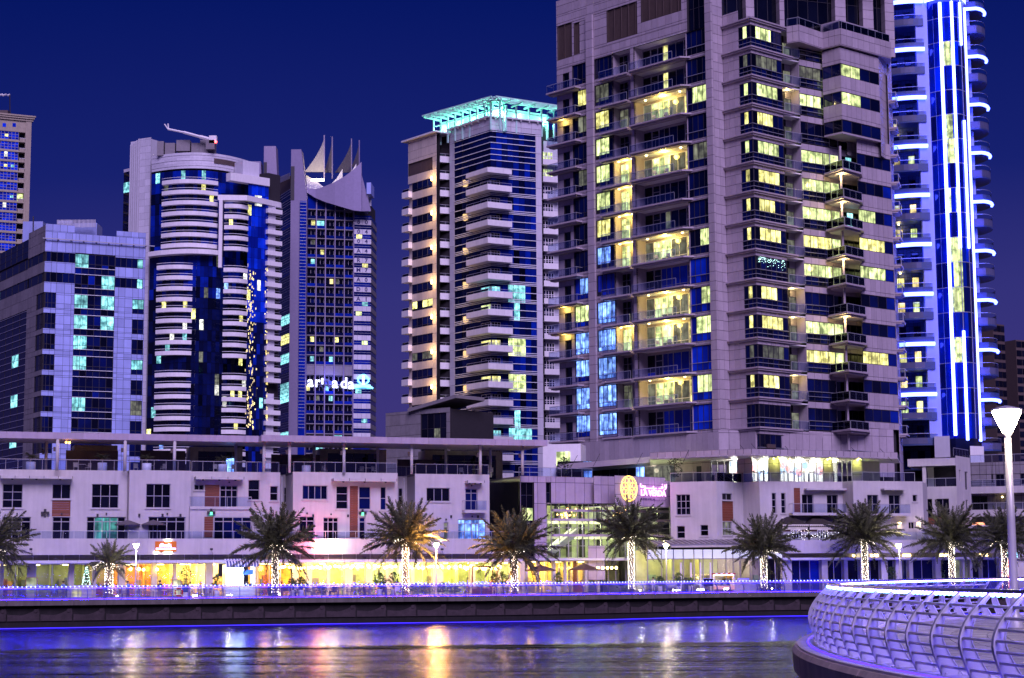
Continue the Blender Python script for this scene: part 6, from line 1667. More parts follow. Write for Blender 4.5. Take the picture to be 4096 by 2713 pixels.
for px, o_ in ((198,-4.5),(230,0.4),(501,0.4),(699,0.4),(973,-4.2),(1052,1.2),(1154,1.2),(1292,-4.0),(1371,1.2),(1551,-4.0),(1641,1.2),(1824,-3.5),(1915,1.2),(2005,-3.5),(2083,1.2)):
    q = uc(px, 1820); p = CF.p(q, 0, o_-0.6); MB().tube([(p[0],p[1],zRoof-0.1),(p[0],p[1],zcn0+0.06)], 0.17, 10).build('column', M['stucco'], rf, smooth=True)
    MB().fb(CF, q-0.42, q-0.2, zRoof+1.9, zRoof+2.35, o_-0.75, o_-0.45).build('column_speaker', M['louvre'], rf)
for (lab, x0, x1, off_, *_r), (vb, f_) in zip(BLK, VIL):
    a, b_ = f_.U(x0,1880), f_.U(x1,1880)
    MB().fb(f_, a, b_, zRoof-0.25, zRoof-0.02, -9, -0.3).build('roof_deck', M['deck'], vb)
    rail(f_, vb, a+0.1, b_-0.1, zRoof, h=1.1, n=-0.1, step=1.2, metal='greyframe', ends=1.5)
f_ = VW.off(-2.6); rail(f_, rf, f_.U(1112,1880), f_.U(1180,1880), zRoof-0.1, h=1.1, n=0, step=1.2, metal='greyframe'); rail(f_, rf, f_.U(1585,1880), f_.U(1665,1880), zRoof-0.1, h=1.1, n=0, step=1.2, metal='greyframe')
# penthouse walls, dark glazing and louvre screens at the back of the terrace
PH = VW.off(-6.0); up2 = lambda px: PH.U(px, 1820)
ph = thing('penthouse_row', 'beige penthouse walls with dark glazing and brown slatted screens on the roof terrace', 'building', (*fxy(PH, PH.L/2), zRoof))
for x0, x1, g in ((298,470,None),(760,970,'w'),(1280,1545,'w'),(1700,2010,'w')):
    a, b_ = up2(x0), up2(x1)
    if g:
        h = (a+0.9, b_-0.8, zRoof-0.2, zRoof+2.6); wallmesh(PH, a, b_, zRoof-0.2, zcn0-0.1, [h], 0, 0.2, cheeks=3).build('penthouse_wall', M['beige'], ph)
        window(PH, ph, *h, n=-0.15, cols=4, rows=2, split=[zRoof-0.2,zRoof+1.9,zRoof+2.6], glass='blackglass', frame='darkframe', pick=lambda i,j: 'lit_or_mirrored_blue' if (x0 == 760 and i == 3 and j == 0) else 'blackglass')
    else: wallmesh(PH, a, b_, zRoof-0.2, zcn0-0.1, (), 0, 0.2, cheeks=3).build('penthouse_wall', M['beige'], ph)
for x0, x1, y1, o_ in ((263,472,1802,2.2),(560,742,1802,1.0),(1085,1280,1818,1.2),(1590,1745,1838,1.0)):
    f2 = PH.off(o_); a, b_ = f2.U(x0,1850), f2.U(x1,1850); z1 = f2.Z((x0+x1)/2, y1); n_ = max(2, round((b_-a)/1.1))
    for i in range(n_):
        s = MB(); q0, q1 = a+(b_-a)*i/n_, a+(b_-a)*(i+1)/n_
        for j in range(14): zz = zRoof+(z1-zRoof)*(j+0.5)/14; s.fb(f2, q0+0.03, q1-0.03, zz-0.045, zz+0.045, -0.03, 0.0)
        s.fb(f2, q0, q0+0.05, zRoof-0.1, z1, -0.05, 0.03)
        s.build('slat_screen', M['louvre'], ph, kind='stuff')
    MB().fb(f2, a, b_, zRoof-0.1, z1-0.02, -0.12, -0.06).build('screen_back', M['louvre'], ph)
# heat lamps and hanging lights under the canopy
lo = glow('amber_heat_lamp', (1.0,0.42,0.08), 9.0)
for px, py in ((268,1767),(281,1768)): p = CF.p(uc(px,py), CF.Z(px,py), -1.0); MB().ball(p, 0.13, 8, 5).build('heat_lamp', lo, rf)
q = uc(275,1768); point('heat_lamp_light', CF.p(q, zcn0-0.5, -1.0), 60, (1.0,0.5,0.12), 0.3, rf)

# ================================================================== ENTRANCE BLOCK WITH SIGN
en = thing('mall_entrance', 'lilac panelled entrance block with tall lit glazing and an escalator inside', 'building', tuple(at(2300,2300,210).xy)+(ZD,))
ET = Tower(en, M['lilacpanel'], 200)
EF1 = Face((2082,2000,207.5), (2376,2000,212.0)); e1 = lambda px: EF1.U(px,2000)
zEt, zEb = EF1.Z(2200,1906), EF1.Z(2200,2015)
hd1 = rect(EF1, 2084, 2137, 1930, 2240); hd2 = rect(EF1, 2184, 2204, 1930, 2012)
zSh = EF1.Z(2200,2236)
ET.clad(EF1, 0, e1(2185), zSh, zEt, [(hd1[0],hd1[1],zSh,hd1[3])], pw=1.1, ph=2.2, zph=zEb)
ET.clad(EF1, e1(2185), EF1.L, zEb, zEt, [hd2], pw=1.2, ph=2.2, zph=zEb)
window(EF1, en, hd1[0], hd1[1], zSh, hd1[3], n=-0.3, cols=2, rows=6, pick=lambda i,j: 'lit_green' if j == 3 else 'blackglass', frame='darkframe')
window(EF1, en, *hd2, n=-0.3, cols=1, rows=2, glass='blackglass')
EF2 = Face((2376,2000,210.8), (2462,2000,212.2)); ET.clad(EF2, 0, EF2.L, EF2.Z(2420,2015), EF2.Z(2420,1905), pw=1.1, ph=2.2, zph=zEb)
SBf = Face((2460,1960,208.6), (2682,1960,215.2)); zs1_, zs0_ = SBf.Z(2470,1902), SBf.Z(2470,2022)
ET.clad(SBf, 0, SBf.L-0.9, zs0_, zs1_, pw=0.95, ph=1.25, zph=zs0_); ET.clad(SBf, SBf.L-0.9, SBf.L, zs0_, zs1_-0.35, pw=0.95, ph=1.25, zph=zs0_)
MB().fb(SBf, 0, SBf.L, zs0_-0.05, zs0_-0.005, -5, 0).build('sign_box_soffit', M['lilacpanel'], en)
# tall glazing below
AG = Face((2186,2100,209.8), (2690,2100,218.5)); ag = lambda px: AG.U(px,2100)
zA1 = AG.Z(2300,2016); zA0 = AG.Z(2300,2234)
bands = [AG.Z(2300,y) for y in (2043,2080,2142)]
gcols = [ag(px) for px in (2186,2205,2237,2273,2308,2330,2354,2376,2403,2430,2460,2500,2545,2590,2630,2680)]
fm = MB()
for q in gcols: fm.fb(AG, q-0.045, q+0.045, zA0-3.0, zA1, -0.05, 0.06)
for y in (2080,2112,2142,2184): zz = AG.Z(2300,y); fm.fb(AG, gcols[0], gcols[-1], zz-0.035, zz+0.035, -0.045, 0.05)
gw = fm.build('curtain_wall', M['greyframe'], en)
zz_ = sorted([zA0-2.9]+[AG.Z(2300,y) for y in (2080,2112,2142,2184,2236)]+[zA1])
for a, b_ in zip(gcols, gcols[1:]):
    for c, d in zip(zz_, zz_[1:]): MB().fb(AG, a+0.05, b_-0.05, c+0.04, d-0.04, -0.015, 0.0).build('pane', M['shopglass'], gw)
for i, zz in enumerate(bands): MB().fb(AG, gcols[1], gcols[-1], zz-0.14, zz+0.14, 0.065, 0.5).build('sunshade_fin', M['lilacpanel'], en)
MB().fb(AG, gcols[0], gcols[-1], zA1-0.02, zA1+0.9, -0.2, 0.02).build('dark_transom', M['blackglass'], en)
M['atrium'] = surf('pale_green_atrium_wall', (0.58,0.62,0.42), 0.7, var=0.25, scale=0.7)
MB().fb(AG, 0, AG.L, ZD, zA1, -6.1, -6.0).build('atrium_wall', M['atrium'], en)
for zz in (bands[1]-0.2, bands[2]-0.2, zA0): MB().fb(AG, 0, AG.L, zz-0.15, zz+0.15, -6, -3.2).build('atrium_floor', M['stucco'], en)
for q in gcols[1::2]: MB().fb(AG, q-0.25, q+0.25, ZD, zA1, -5.9, -5.4).build('atrium_column', M['darkframe'], en)
M['frostw'] = glow('escalator_strip', (1.0,0.96,0.75), 1.1)
for i in range(2):   # escalators
    p0 = AG.p(ag(2225), zA0+0.1-i*0.0, -2.2-i*1.2); p1 = AG.p(ag(2330), bands[2]-0.1, -2.2-i*1.2)
    q0 = (p0[0]+AG.n.x*0.8, p0[1]+AG.n.y*0.8, p0[2]); q1 = (p1[0]+AG.n.x*0.8, p1[1]+AG.n.y*0.8, p1[2])
    MB().hexa([p0,p1,q1,q0,up(p0,0.8),up(p1,0.8),up(q1,0.8),up(q0,0.8)]).build('escalator', M['alu'], en)
    MB().tube([up(q0,0.9), up(q1,0.9)], 0.09, 5).build('escalator_light', M['frostw'], en)
for i in range(7):
    q = ag(2200)+(ag(2660)-ag(2200))*i/6
    for zz in (zA1-0.6, bands[1]-0.7, bands[2]-0.8): point('atrium_light', AG.p(q, zz, -2.6), 150, (0.90,1.0,0.46), 0.4, en)
cm = MB()
for i in range(26): cm.ball(AG.p(ag(2292)+rv.gauss(0,0.55), bands[0]-0.45+rv.gauss(0,0.22), -1.6+rv.gauss(0,0.4)), 0.09, 6, 4)
cm.build('chandelier', M['lamp_orange'], en, kind='stuff')
cm = MB()
for i in range(18): cm.ball(AG.p(ag(2500)+rv.gauss(0,0.7), bands[0]-0.4+rv.gauss(0,0.2), -1.6+rv.gauss(0,0.4)), 0.08, 6, 4)
cm.build('chandelier', M['lamp_orange'], en, kind='stuff')
for px, py in ((2269,2036),(2303,2037),(2346,2038),(2476,2041),(2500,2041)): MB().ball(AG.p(ag(px), AG.Z(px,py), 0.1), 0.09, 6, 4).build('spot_lamp', M['lamp_orange'], en)
# shops under the entrance
EBf = VP.off(-0.4); 
MB().fb(AG, -2.5, AG.L*0.72, zA0-0.25, zA0+0.0, -5.9, 1.6).build('entrance_canopy', M['whitepanel'], en)
SE = AG.off(0.9); shop(SE, SE.U(2100,2290), SE.U(2400,2290), 'shop_yellow', (1.0,0.84,0.28), 650, en, zA0-0.3, 3.5)
for px in (2105,2150,2215,2260,2300,2345,2392): q = SE.U(px,2290); MB().fb(SE, q-0.18, q+0.18, ZD, zA0-0.3, -0.15, 0.1).build('shop_pier', M['stucco'] if px != 2300 else M['timber'], en)
window(SE, en, SE.U(2155,2290), SE.U(2290,2290), ZD+0.02, zA0-0.35, n=-0.2, cols=5, rows=1, glass='shopglass', frame='alu', name='shopfront')
hq = rect(AG.off(1.2), 2352, 2420, 2184, 2230); ET.clad(AG.off(1.2), hq[0], hq[1], hq[2]-2.6, hq[3], pw=1.1, ph=1.3)
ET.finish('panel')
MB().prism([AG.p(0,0,-6.4)[:2], AG.p(AG.L,0,-6.4)[:2], AG.p(AG.L,0,-14)[:2], AG.p(0,0,-14)[:2]], ZD, zEt-0.2).build('core', M['joint'], en)
MB().fb(EF1, 0, EF1.L+3, zEt-0.3, zEt-0.05, -9, -0.1).build('roof_deck', M['deck'], en)
rail(EF1, en, 0, EF1.L, zEt, h=1.0, n=-0.3, step=1.4); 
# sign
ls = thing('entrance_sign', 'golden flower emblem with magenta LA VERDA letters on the entrance block', 'sign', SBf.p(SBf.U(2560,1960), SBf.Z(2560,1960), 0.1))
gold = glow('golden_neon', (1.0,0.66,0.10), 2.6); magw = glow('pale_magenta_neon', (1.0,0.42,1.0), 2.6)
uc0, zc0_ = SBf.UZ(2513, 1955); rx = (SBf.U(2545,1955)-SBf.U(2481,1955))/2; rz_ = (SBf.Z(2513,1909)-SBf.Z(2513,2010))/2
def oval(cu, cz, a, b_, rot=0, r=0.036, nm='emblem_loop'):
    pts = [(cu + a*cos(t_)*cos(rot)-b_*sin(t_)*sin(rot), cz + a*cos(t_)*sin(rot)+b_*sin(t_)*cos(rot)) for t_ in [2*pi*i/28 for i in range(29)]]
    MB().tube([SBf.p(u_, z_, 0.12) for u_, z_ in pts], r, 5, cap=False).build(nm, gold, ls)
oval(uc0, zc0_, rx, rz_, r=0.055)
for i in range(8):
    a = 2*pi*i/8; oval(uc0+rx*0.50*cos(a), zc0_+rz_*0.50*sin(a), rx*0.48, rz_*0.48)
for i in range(0):
    a = 2*pi*i/4+pi/4; oval(uc0+rx*0.2*cos(a), zc0_+rz_*0.2*sin(a), rx*0.32, rz_*0.32, nm='emblem_petal')
point('emblem_light', SBf.p(uc0, zc0_, 1.2), 40, (1.0,0.62,0.08), 0.5, ls)
Rs = face_rot(SBf)
text_mesh('LA VERDA', 'latin_lettering', 1.02, magw, ls, Vector(SBf.p(SBf.U(2610,1974), SBf.Z(2610,1974), 0.14)), Rs, 0.05, 0.012, sx=0.93)
q, z = SBf.UZ(2613,1958); MB().tube([SBf.p(q-0.02,z,0.14), SBf.p(q+0.16,z+0.12,0.14)], 0.05, 5).build('accent_mark', magw, ls)
def stroke(pts, r=0.07, nm='arabic_stroke', m_=None):
    MB().tube([SBf.p(SBf.U(2450+x/5.412,1890+y/5.412), SBf.Z(2450+x/5.412,1890+y/5.412), 0.14) for x,y in pts], r, 5).build(nm, m_ or magw, ls)
stroke([(590,240),(592,300),(600,322),(640,325),(655,315),(645,290),(628,283)]); stroke([(675,290),(690,325),(680,360),(655,382)]); stroke([(690,345),(780,348),(865,346),(868,300)]); stroke([(868,346),(930,352)])
stroke([(870,375),(880,382)]); stroke([(985,352),(1060,350),(1075,330),(1062,305),(1045,315),(1055,335),(1078,330)]); stroke([(1060,262),(1064,266)]); stroke([(1108,270),(1118,320),(1135,340)]); stroke([(1145,258),(1143,330),(1125,365),(1100,375)])
inkv = surf('dark_violet_paint', (0.05,0.02,0.12), 0.6)
text_mesh('SUITES & VILLAS', 'small_lettering', 0.34, inkv, ls, Vector(SBf.p(SBf.U(2592,1997), SBf.Z(2592,1998), 0.03)), Rs, 0.01, 0.004)
stroke([(880,590),(900,605),(930,600),(960,604),(1000,600),(1005,612)], 0.025, 'small_arabic_stroke', inkv); stroke([(1030,604),(1060,598),(1090,604),(1120,600),(1150,590),(1150,575)], 0.025, 'small_arabic_stroke', inkv)
point('letter_light', SBf.p(SBf.U(2612,1966), SBf.Z(2612,1966), 1.2), 45, (1.0,0.15,1.0), 0.6, ls)

RS = 0.95
def FaceR(a, b): return Face((a[0],a[1],a[2]*RS), (b[0],b[1],b[2]*RS))
def atR(px, py, Y): return at(px, py, Y*RS)
# ================================================================== RIGHT-HAND VILLAS
zR1 = atR(3100,1926,224).z; zRp1 = atR(3250,2160,221).z; zRp0 = atR(3250,2213,221).z; zRc1 = atR(3250,2231,221).z; zRc0 = atR(3250,2240,221).z
seg = [(2682,224.5),(2868,222.4),(2973,226.0),(3040,223.6),(3373,226.0),(3415,223.8),(3694,226.6),(3712,233.0)]
gv = thing('corner_villa', 'pale rendered corner villa with three pane windows and a dark timber strip', 'villa', tuple(atR(2820,2300,224).xy)+(ZD,), group='waterfront villas above the shops')
gv2 = thing('terrace_villa', 'pale rendered villa with a long glass balcony above striped tents', 'villa', tuple(atR(3200,2300,225).xy)+(ZD,), group='waterfront villas above the shops')
gv3 = thing('end_villa', 'pale rendered villa with one tiny square window at its end', 'villa', tuple(atR(3550,2300,226).xy)+(ZD,), group='waterfront villas above the shops')
zlow = atR(2800,2190,224).z
Ww = {0:[(2705,2761,1978,2060,3,3,'blackglass'),(2707,2740,2104,2154,1,2,'blackglass'),(2801,2833,2100,2144,1,2,'blackglass')], 1:[(2889,2929,1974,2001,2,1,'blackglass'),(2891,2929,2087,2142,3,2,'lit_dim')],
      3:[(3088,3105,1972,2054,1,3,'blackglass'),(3125,3143,1972,2054,1,3,'blackglass'),(3208,3254,1978,2054,2,1,'blackglass'),(3308,3352,1980,2054,2,1,'blackglass')], 5:[(3470,3514,1980,2056,2,1,'blackglass'),(3556,3602,1980,2056,2,1,'blackglass'),(3651,3669,1980,2007,1,1,'blackglass'),(3635,3658,2088,2116,2,1,'blackglass'),(3676,3692,2088,2116,1,1,'blackglass')]}
Wt = {1:[(2889,2933,2005,2085)], 3:[(3176,3201,1952,2050)]}
RF_ = []
for i, ((x0,Y0),(x1,Y1)) in enumerate(zip(seg, seg[1:])):
    f_ = FaceR((x0,2050,Y0),(x1,2050,Y1)); RF_.append(f_); par = gv if i < 2 else (gv2 if i < 5 else gv3)
    hw = [rect(f_, *w[:4]) for w in Ww.get(i,[])]; ht = [rect(f_, *t_) for t_ in Wt.get(i,[])]
    wallmesh(f_, 0, f_.L, zlow if i < 2 else zRp1-2.0, zR1, hw+ht, 0, 0.28).build('wall', M['stucco'], par)
    for w, h in zip(Ww.get(i,[]), hw):
        window(f_, par, *h, n=-0.22, cols=w[4], rows=w[5], glass=w[6], frame='greyframe', w=0.07)
        MB().fb(f_, h[0]-0.1, h[1]+0.1, h[2]-0.12, h[2]-0.003, -0.2, 0.1).build('window_sill', M['stucco'], par)
    for h in ht:
        n_ = max(3, round((h[3]-h[2])/0.28))
        for j in range(n_): MB().fb(f_, h[0]+0.01, h[1]-0.01, h[2]+(h[3]-h[2])*j/n_+0.008, h[2]+(h[3]-h[2])*(j+1)/n_-0.008, -0.2, -0.03+0.008*(j % 3)).build('timber_board', M['timber'], par)
for par, f_, x0, x1, yb in ((gv2,RF_[3],3155,3372,2053),(gv3,RF_[5],3462,3622,2055)):
    a, b_ = f_.U(x0,2040), f_.U(x1,2040); z = f_.Z((x0+x1)/2, yb)
    MB().fb(f_, a, b_, z-0.3, z, 0.003, 1.3).build('balcony_slab', M['stucco'], par); rail(f_, par, a+0.05, b_-0.05, z, h=1.05, n=1.22, step=1.3, ends=1.2, metal='greyframe')
    h = (f_.U(x0+60,1955), f_.U(x1+20 if x0 < 3300 else x1-10,1955), f_.Z(x0+100,1962), f_.Z(x0+100,1955)); MB().fb(f_, *h, 0.002, 0.9).build('eyebrow_canopy', M['stucco'], par)
for f_, par, pxs in ((RF_[5],gv3,(3596,3673)),):
    for px in pxs:
        q = f_.U(px,2120); MB().fb(f_, q-0.35, q+0.35, zRp1-0.5, f_.Z(px,2088), -0.1, 0.15).build('pier', M['stucco'], par)
        MB().fb(f_, q-0.12, q+0.12, f_.Z(px,2098), f_.Z(px,2090), 0.16, 0.3).build('wall_lamp', M['lamp_warm'], par); point('wall_lamp_light', f_.p(q, f_.Z(px,2102), 0.6), 18, (1.0,0.74,0.35), 0.1, par)
# shop storey on the right
rs = thing('colonnade_shops', 'white colonnade of dark glazed shops below the tent terrace', 'shop row', tuple(atR(3500,2300,222).xy)+(ZD,))
RP = FaceR((3128,2190,220.5), (4000,2190,228)); rp = lambda px, py=2190: RP.U(px,py)
for i in range(10):
    a, b_ = RP.L*i/10, RP.L*(i+1)/10; MB().fb(RP, a+0.004, b_-0.004, zRp0, zRp1, -0.3, 0).build('parapet_wall', M['stucco'], rs)
MB().fb(RP, 0, RP.L, zRp0-0.01, zRp0+0.25, -6, -0.31).build('terrace_deck', M['deck'], rs)
rail(RP, rs, 0.1, RP.L-0.1, zRp1-0.02, h=0.95, n=-0.15, step=1.3, metal='greyframe')
MB().fb(RP, 0, RP.L, zRc1, zRp0, -1.2, -1.0).build('clerestory_back', M['greywall'], rs)
q = 0.0
while q < RP.L-1.7:
    MB().fb(RP, q+0.05, q+1.6, zRc1+0.04, zRp0-0.03, -0.99, -0.93).build('clerestory_panel', M['greywall'], rs); q += 1.66
MB().fb(RP, 0, RP.L, zRc0, zRc1, -1.4, 0.25).build('canopy_edge', M['whitepanel'], rs)
for px in (3440,3510,3640,3790,3950): 
    q = rp(px,2222); MB().fb(RP, q-0.5, q+0.5, zRc1+0.1, zRp0-0.15, -0.9, -0.8).build('bulkhead_lamp', M['lamp_warm'], rs); point('bulkhead_light', RP.p(q,(zRc1+zRp0)/2,-0.4), 12, (1.0,0.88,0.5), 0.2, rs)
SR = RP.off(-0.9); sr = lambda px: SR.U(px, 2290)
colr = [(3128,3162),(3282,3306),(3371,3386),(3436,3447),(3520,3545),(3577,3602),(3631,3646),(3736,3759),(3845,3853),(3874,3884),(3921,3924),(3992,4000)]
for a, b_ in colr: MB().fb(SR, sr(a), sr(b_), ZD, zRc0, -0.5, 0.4).build('column', M['stucco'], rs)
for (c0,c1) in zip(colr, colr[1:]):
    a, b_ = sr(c0[1]), sr(c1[0])
    if b_-a > 0.4: window(SR, rs, a, b_, ZD+0.02, zRc0-0.02, n=-0.3, cols=max(1,round((b_-a)/1.3)), rows=1, frame='alu', name='shopfront', pick=lambda i,j: 'lit_dim' if rv.random() < 0.12 else ('royalglass' if rv.random() < 0.25 else 'navyglass'))
MB().fb(SR, 0, SR.L, ZD, zRc0, -0.9, -0.5).build('shop_back_wall', M['joint'], rs)
# glazed restaurant between entrance and colonnade
gr_ = thing('glazed_restaurant', 'bright glazed restaurant front with white transoms under a thin sloping canopy', 'restaurant', tuple(atR(2850,2300,219).xy)+(ZD,))
GP_ = FaceR((2590,2260,217.0), (3132,2260,221.0)); gp = lambda px: GP_.U(px,2260); zG1 = GP_.Z(2800,2198); zGt = GP_.Z(2800,2236)
fm = MB()
gx = [2590,2646,2694,2733,2776,2812,2850,2904,2932,2960,3000,3035,3066,3100,3130]
for px in gx: fm.fb(GP_, gp(px)-0.05, gp(px)+0.05, ZD, zG1, -0.06, 0.06)
fm.fb(GP_, 0, GP_.L, zGt-0.05, zGt+0.05, -0.055, 0.055)
gw = fm.build('curtain_wall', M['greyframe'], gr_)
M['frost'] = glow('frosted_transom', (0.86,0.84,1.0), 0.75)
for j, (a, b_) in enumerate(zip(gx, gx[1:])):
    MB().fb(GP_, gp(a)+0.06, gp(b_)-0.06, zGt+0.06, zG1-0.02, -0.02, 0.02).build('transom_pane', M['frost'], gw)
    MB().fb(GP_, gp(a)+0.06, gp(b_)-0.06, ZD+0.05, zGt-0.06, -0.01, 0.01).build('pane', M['shopglass'], gw)
for px in (2722,2762,2800,2840): MB().fb(GP_, gp(px)-0.09, gp(px)+0.09, ZD, zGt-0.4, 0.07, 0.16).build('door_stile', M['white'], gr_)
shop(GP_, 0.2, GP_.L*0.62, 'atrium', (0.95,1.0,0.62), 200, gr_, zG1, 5.0); shop(GP_, GP_.L*0.62+0.05, GP_.L-0.1, 'stucco', (0.60,0.48,1.0), 300, gr_, zG1, 5.0, lampc='lamp_white')
p0, p1 = GP_.p(0.5, GP_.Z(2640,2186), 2.2), GP_.p(GP_.L, GP_.Z(3100,2178), 2.2); q0, q1 = GP_.p(0.5, GP_.Z(2640,2186)+0.5, -1.0), GP_.p(GP_.L, GP_.Z(3100,2178)+0.5, -1.0)
MB().hexa([p0,p1,q1,q0,up(p0,0.18),up(p1,0.18),up(q1,0.18),up(q0,0.18)]).build('canopy', M['greywall'], gr_)
for i in range(26): 
    w_ = i/25; a = tuple(p0[k]+(p1[k]-p0[k])*w_ for k in range(3)); b_ = tuple(q0[k]+(q1[k]-q0[k])*w_ for k in range(3)); MB().tube([up(a,0.22), up(b_,0.22)], 0.03, 4).build('canopy_rib', M['alu'], gr_)
# gym storey under the tower
gy = thing('gym_storey', 'brightly lit glass gym storey with coloured hexagon walls under a stone canopy', 'gym', tuple(atR(3050,2300,226).xy)+(zR1,))
GT = Tower(gy, M['stone'], 120)
gA, gB, gC, gD = (2700,1880,234), (2842,1880,229.5), (3008,1880,225.6), (3560,1880,232)
zgt = atR(3008,1832,225).z
g1f, g2f, g3f = FaceR(gA,gB), FaceR(gB,gC), FaceR(gC,gD)
GT.clad(g1f, 0, g1f.L, zR1-0.1, zgt, pw=1.4, ph=1.2)
MB().fb(g1f, g1f.L*0.62, g1f.L*0.75, zR1, zR1+2.2, 0.0, 0.05).build('door', M['darkframe'], gy)
up1 = g2f.U(2950,1880); window(g2f, gy, 0, up1, zR1, zgt-0.1, n=-0.1, cols=4, rows=1, glass='shopglass', frame='darkframe', name='gym_window', w=0.1)
GT.clad(g2f, up1, g2f.L, zR1-0.1, zgt, pw=1.0, ph=1.1)
e3 = g3f.U(3450,1880); ucut = [g3f.U(px,1880) for px in (3075,3100,3120,3295,3330,3410,3450)]
window(g3f, gy, 0, ucut[0], zR1, zgt-0.1, n=-0.1, cols=3, rows=1, glass='shopglass', frame='greyframe', name='gym_window', w=0.08)
window(g3f, gy, ucut[2], ucut[3], zR1, zgt-0.1, n=-0.1, cols=6, rows=1, glass='shopglass', frame='greyframe', name='gym_window', w=0.08)
window(g3f, gy, ucut[4], ucut[5], zR1, zgt-0.1, n=-0.1, cols=4, rows=1, glass='shopglass', frame='greyframe', name='gym_window', w=0.08)
for a, b_ in ((ucut[0],ucut[2]),(ucut[3],ucut[4]),(ucut[5],ucut[6])): GT.clad(g3f, a, b_, zR1-0.1, zgt, pw=1.1, ph=1.1)
MB().fb(g3f, ucut[6], g3f.L, zR1-0.1, zgt, -2.6, -2.4).build('side_wall', M['stucco'], gy)
MB().fb(g3f, 0, ucut[6], zR1-0.2, zgt+0.2, -6.2, -6.0).fb(g2f, -1, g2f.L, zR1-0.2, zgt+0.2, -5.2, -5.0).build('back_wall', M['white'], gy)
hexm = [surf('pink_hexagon', (0.62,0.28,0.36), 0.7), surf('blue_hexagon', (0.22,0.36,0.70), 0.7), surf('lilac_hexagon', (0.50,0.42,0.62), 0.7)]
for i in range(44):
    f_, L_, d_ = (g3f, ucut[5], -5.96) if i < 32 else (g2f, up1+2, -4.96)
    cu, cz = rv.uniform(0.5, L_), rv.uniform(zR1+1.4, zgt-0.3)
    hx = MB(); s_ = rv.uniform(0.35,0.55); v = [f_.p(cu+s_*cos(pi/3*j+pi/6), cz+s_*sin(pi/3*j+pi/6), d_+0.01*(i % 4)) for j in range(6)]
    hx.add(v, [tuple(range(6))]); hx.build('hexagon_panel', hexm[i % 3], gy)
for i in range(6):
    point('gym_light', g3f.p(ucut[5]*(i+0.5)/6, zgt-0.5, -3.0), 420, (1.0,0.95,0.80), 0.5, gy)
    MB().fb(g3f, ucut[5]*(i+0.5)/6-0.6, ucut[5]*(i+0.5)/6+0.6, zgt-0.12, zgt-0.05, -3.3, -2.7).build('ceiling_light', M['lamp_white'], gy)
point('gym_light', g2f.p(up1*0.5, zgt-0.5, -2.5), 420, (1.0,0.95,0.85), 0.5, gy)
for px in (3085,3150,3200,3248,3300,3340,3420): q = g3f.U(px,1836); p = g3f.p(q, zgt-0.05, 0.6); MB().ball(p, 0.09, 6, 4).build('downlight', M['lamp_warm'], gy)
for px in (3105,3310,3430): q = g3f.U(px,1880); point('downlight_glow', g3f.p(q, zgt-0.35, 0.6), 60, (0.86,1.0,0.18), 0.1, gy)
for i in range(9):     # exercise machines
    q = ucut[5]*(0.06+0.1*i); z = zR1
    mb = MB().fb(g3f, q-0.5, q+0.5, z, z+0.25, -2.2, -1.6).fb(g3f, q+0.35, q+0.45, z+0.25, z+1.5, -2.0, -1.9).fb(g3f, q-0.4, q-0.33, z+0.25, z+1.2, -2.0, -1.9).fb(g3f, q-0.1, q+0.45, z+1.3, z+1.42, -2.1, -1.8)
    mb.build('exercise_machine', M['darkframe'], gy, kind='stuff')
cnp = [atR(2600,1834,226).xy, atR(3007,1817,219.5).xy, atR(3590,1825,228.5).xy, atR(3600,1825,238).xy, atR(2600,1834,240).xy]
MB().prism([tuple(p) for p in cnp], zgt+0.0, zgt+0.12).build('canopy_soffit', M['white'], gy)
for a, b_ in ((cnp[0],cnp[1]),(cnp[1],cnp[2])):
    f_ = Face.__new__(Face).set(a.x,a.y,b_.x,b_.y); GT.clad(f_, 0, f_.L, zgt-0.05, zgt+0.75, pw=0.95, ph=2, n=0.03)
MB().prism([tuple(p) for p in cnp], zgt+0.13, zgt+0.70).build('canopy_core', M['joint'], gy)
for par, f_, a, b_ in ((gy,RF_[0],0,RF_[0].L),(gy,RF_[1],0,RF_[1].L),(gy,RF_[2],0,RF_[2].L),(gy,RF_[3],0,RF_[3].L),(gy,RF_[5],0,RF_[5].L*0.9)): rail(f_, par, a, b_, zR1, h=1.05, n=-0.15, step=1.4)
MB().prism([tuple(atR(px,2050,Y+0.3).xy) for px, Y in seg]+[tuple(atR(3712,2050,245).xy), tuple(atR(2660,2050,245).xy)], zR1-0.3, zR1-0.02).build('terrace_deck', M['deck'], gy)
for (px,py) in ((2310,1822),(2400,1815),(2570,1812),(2755,1800),(2960,1780),(3005,1775),(3140,1785),(3405,1790),(3520,1795)):     # stays of the canopy
    p = atR(px,py,222+abs(px-2900)*0.012); MB().tube([tuple(p), (p.x-0.9 if px < 2900 else p.x+0.9, p.y-2.2, p.z-1.6)], 0.035, 4).build('canopy_stay', M['darkframe'], gy)
GT.finish('panel')
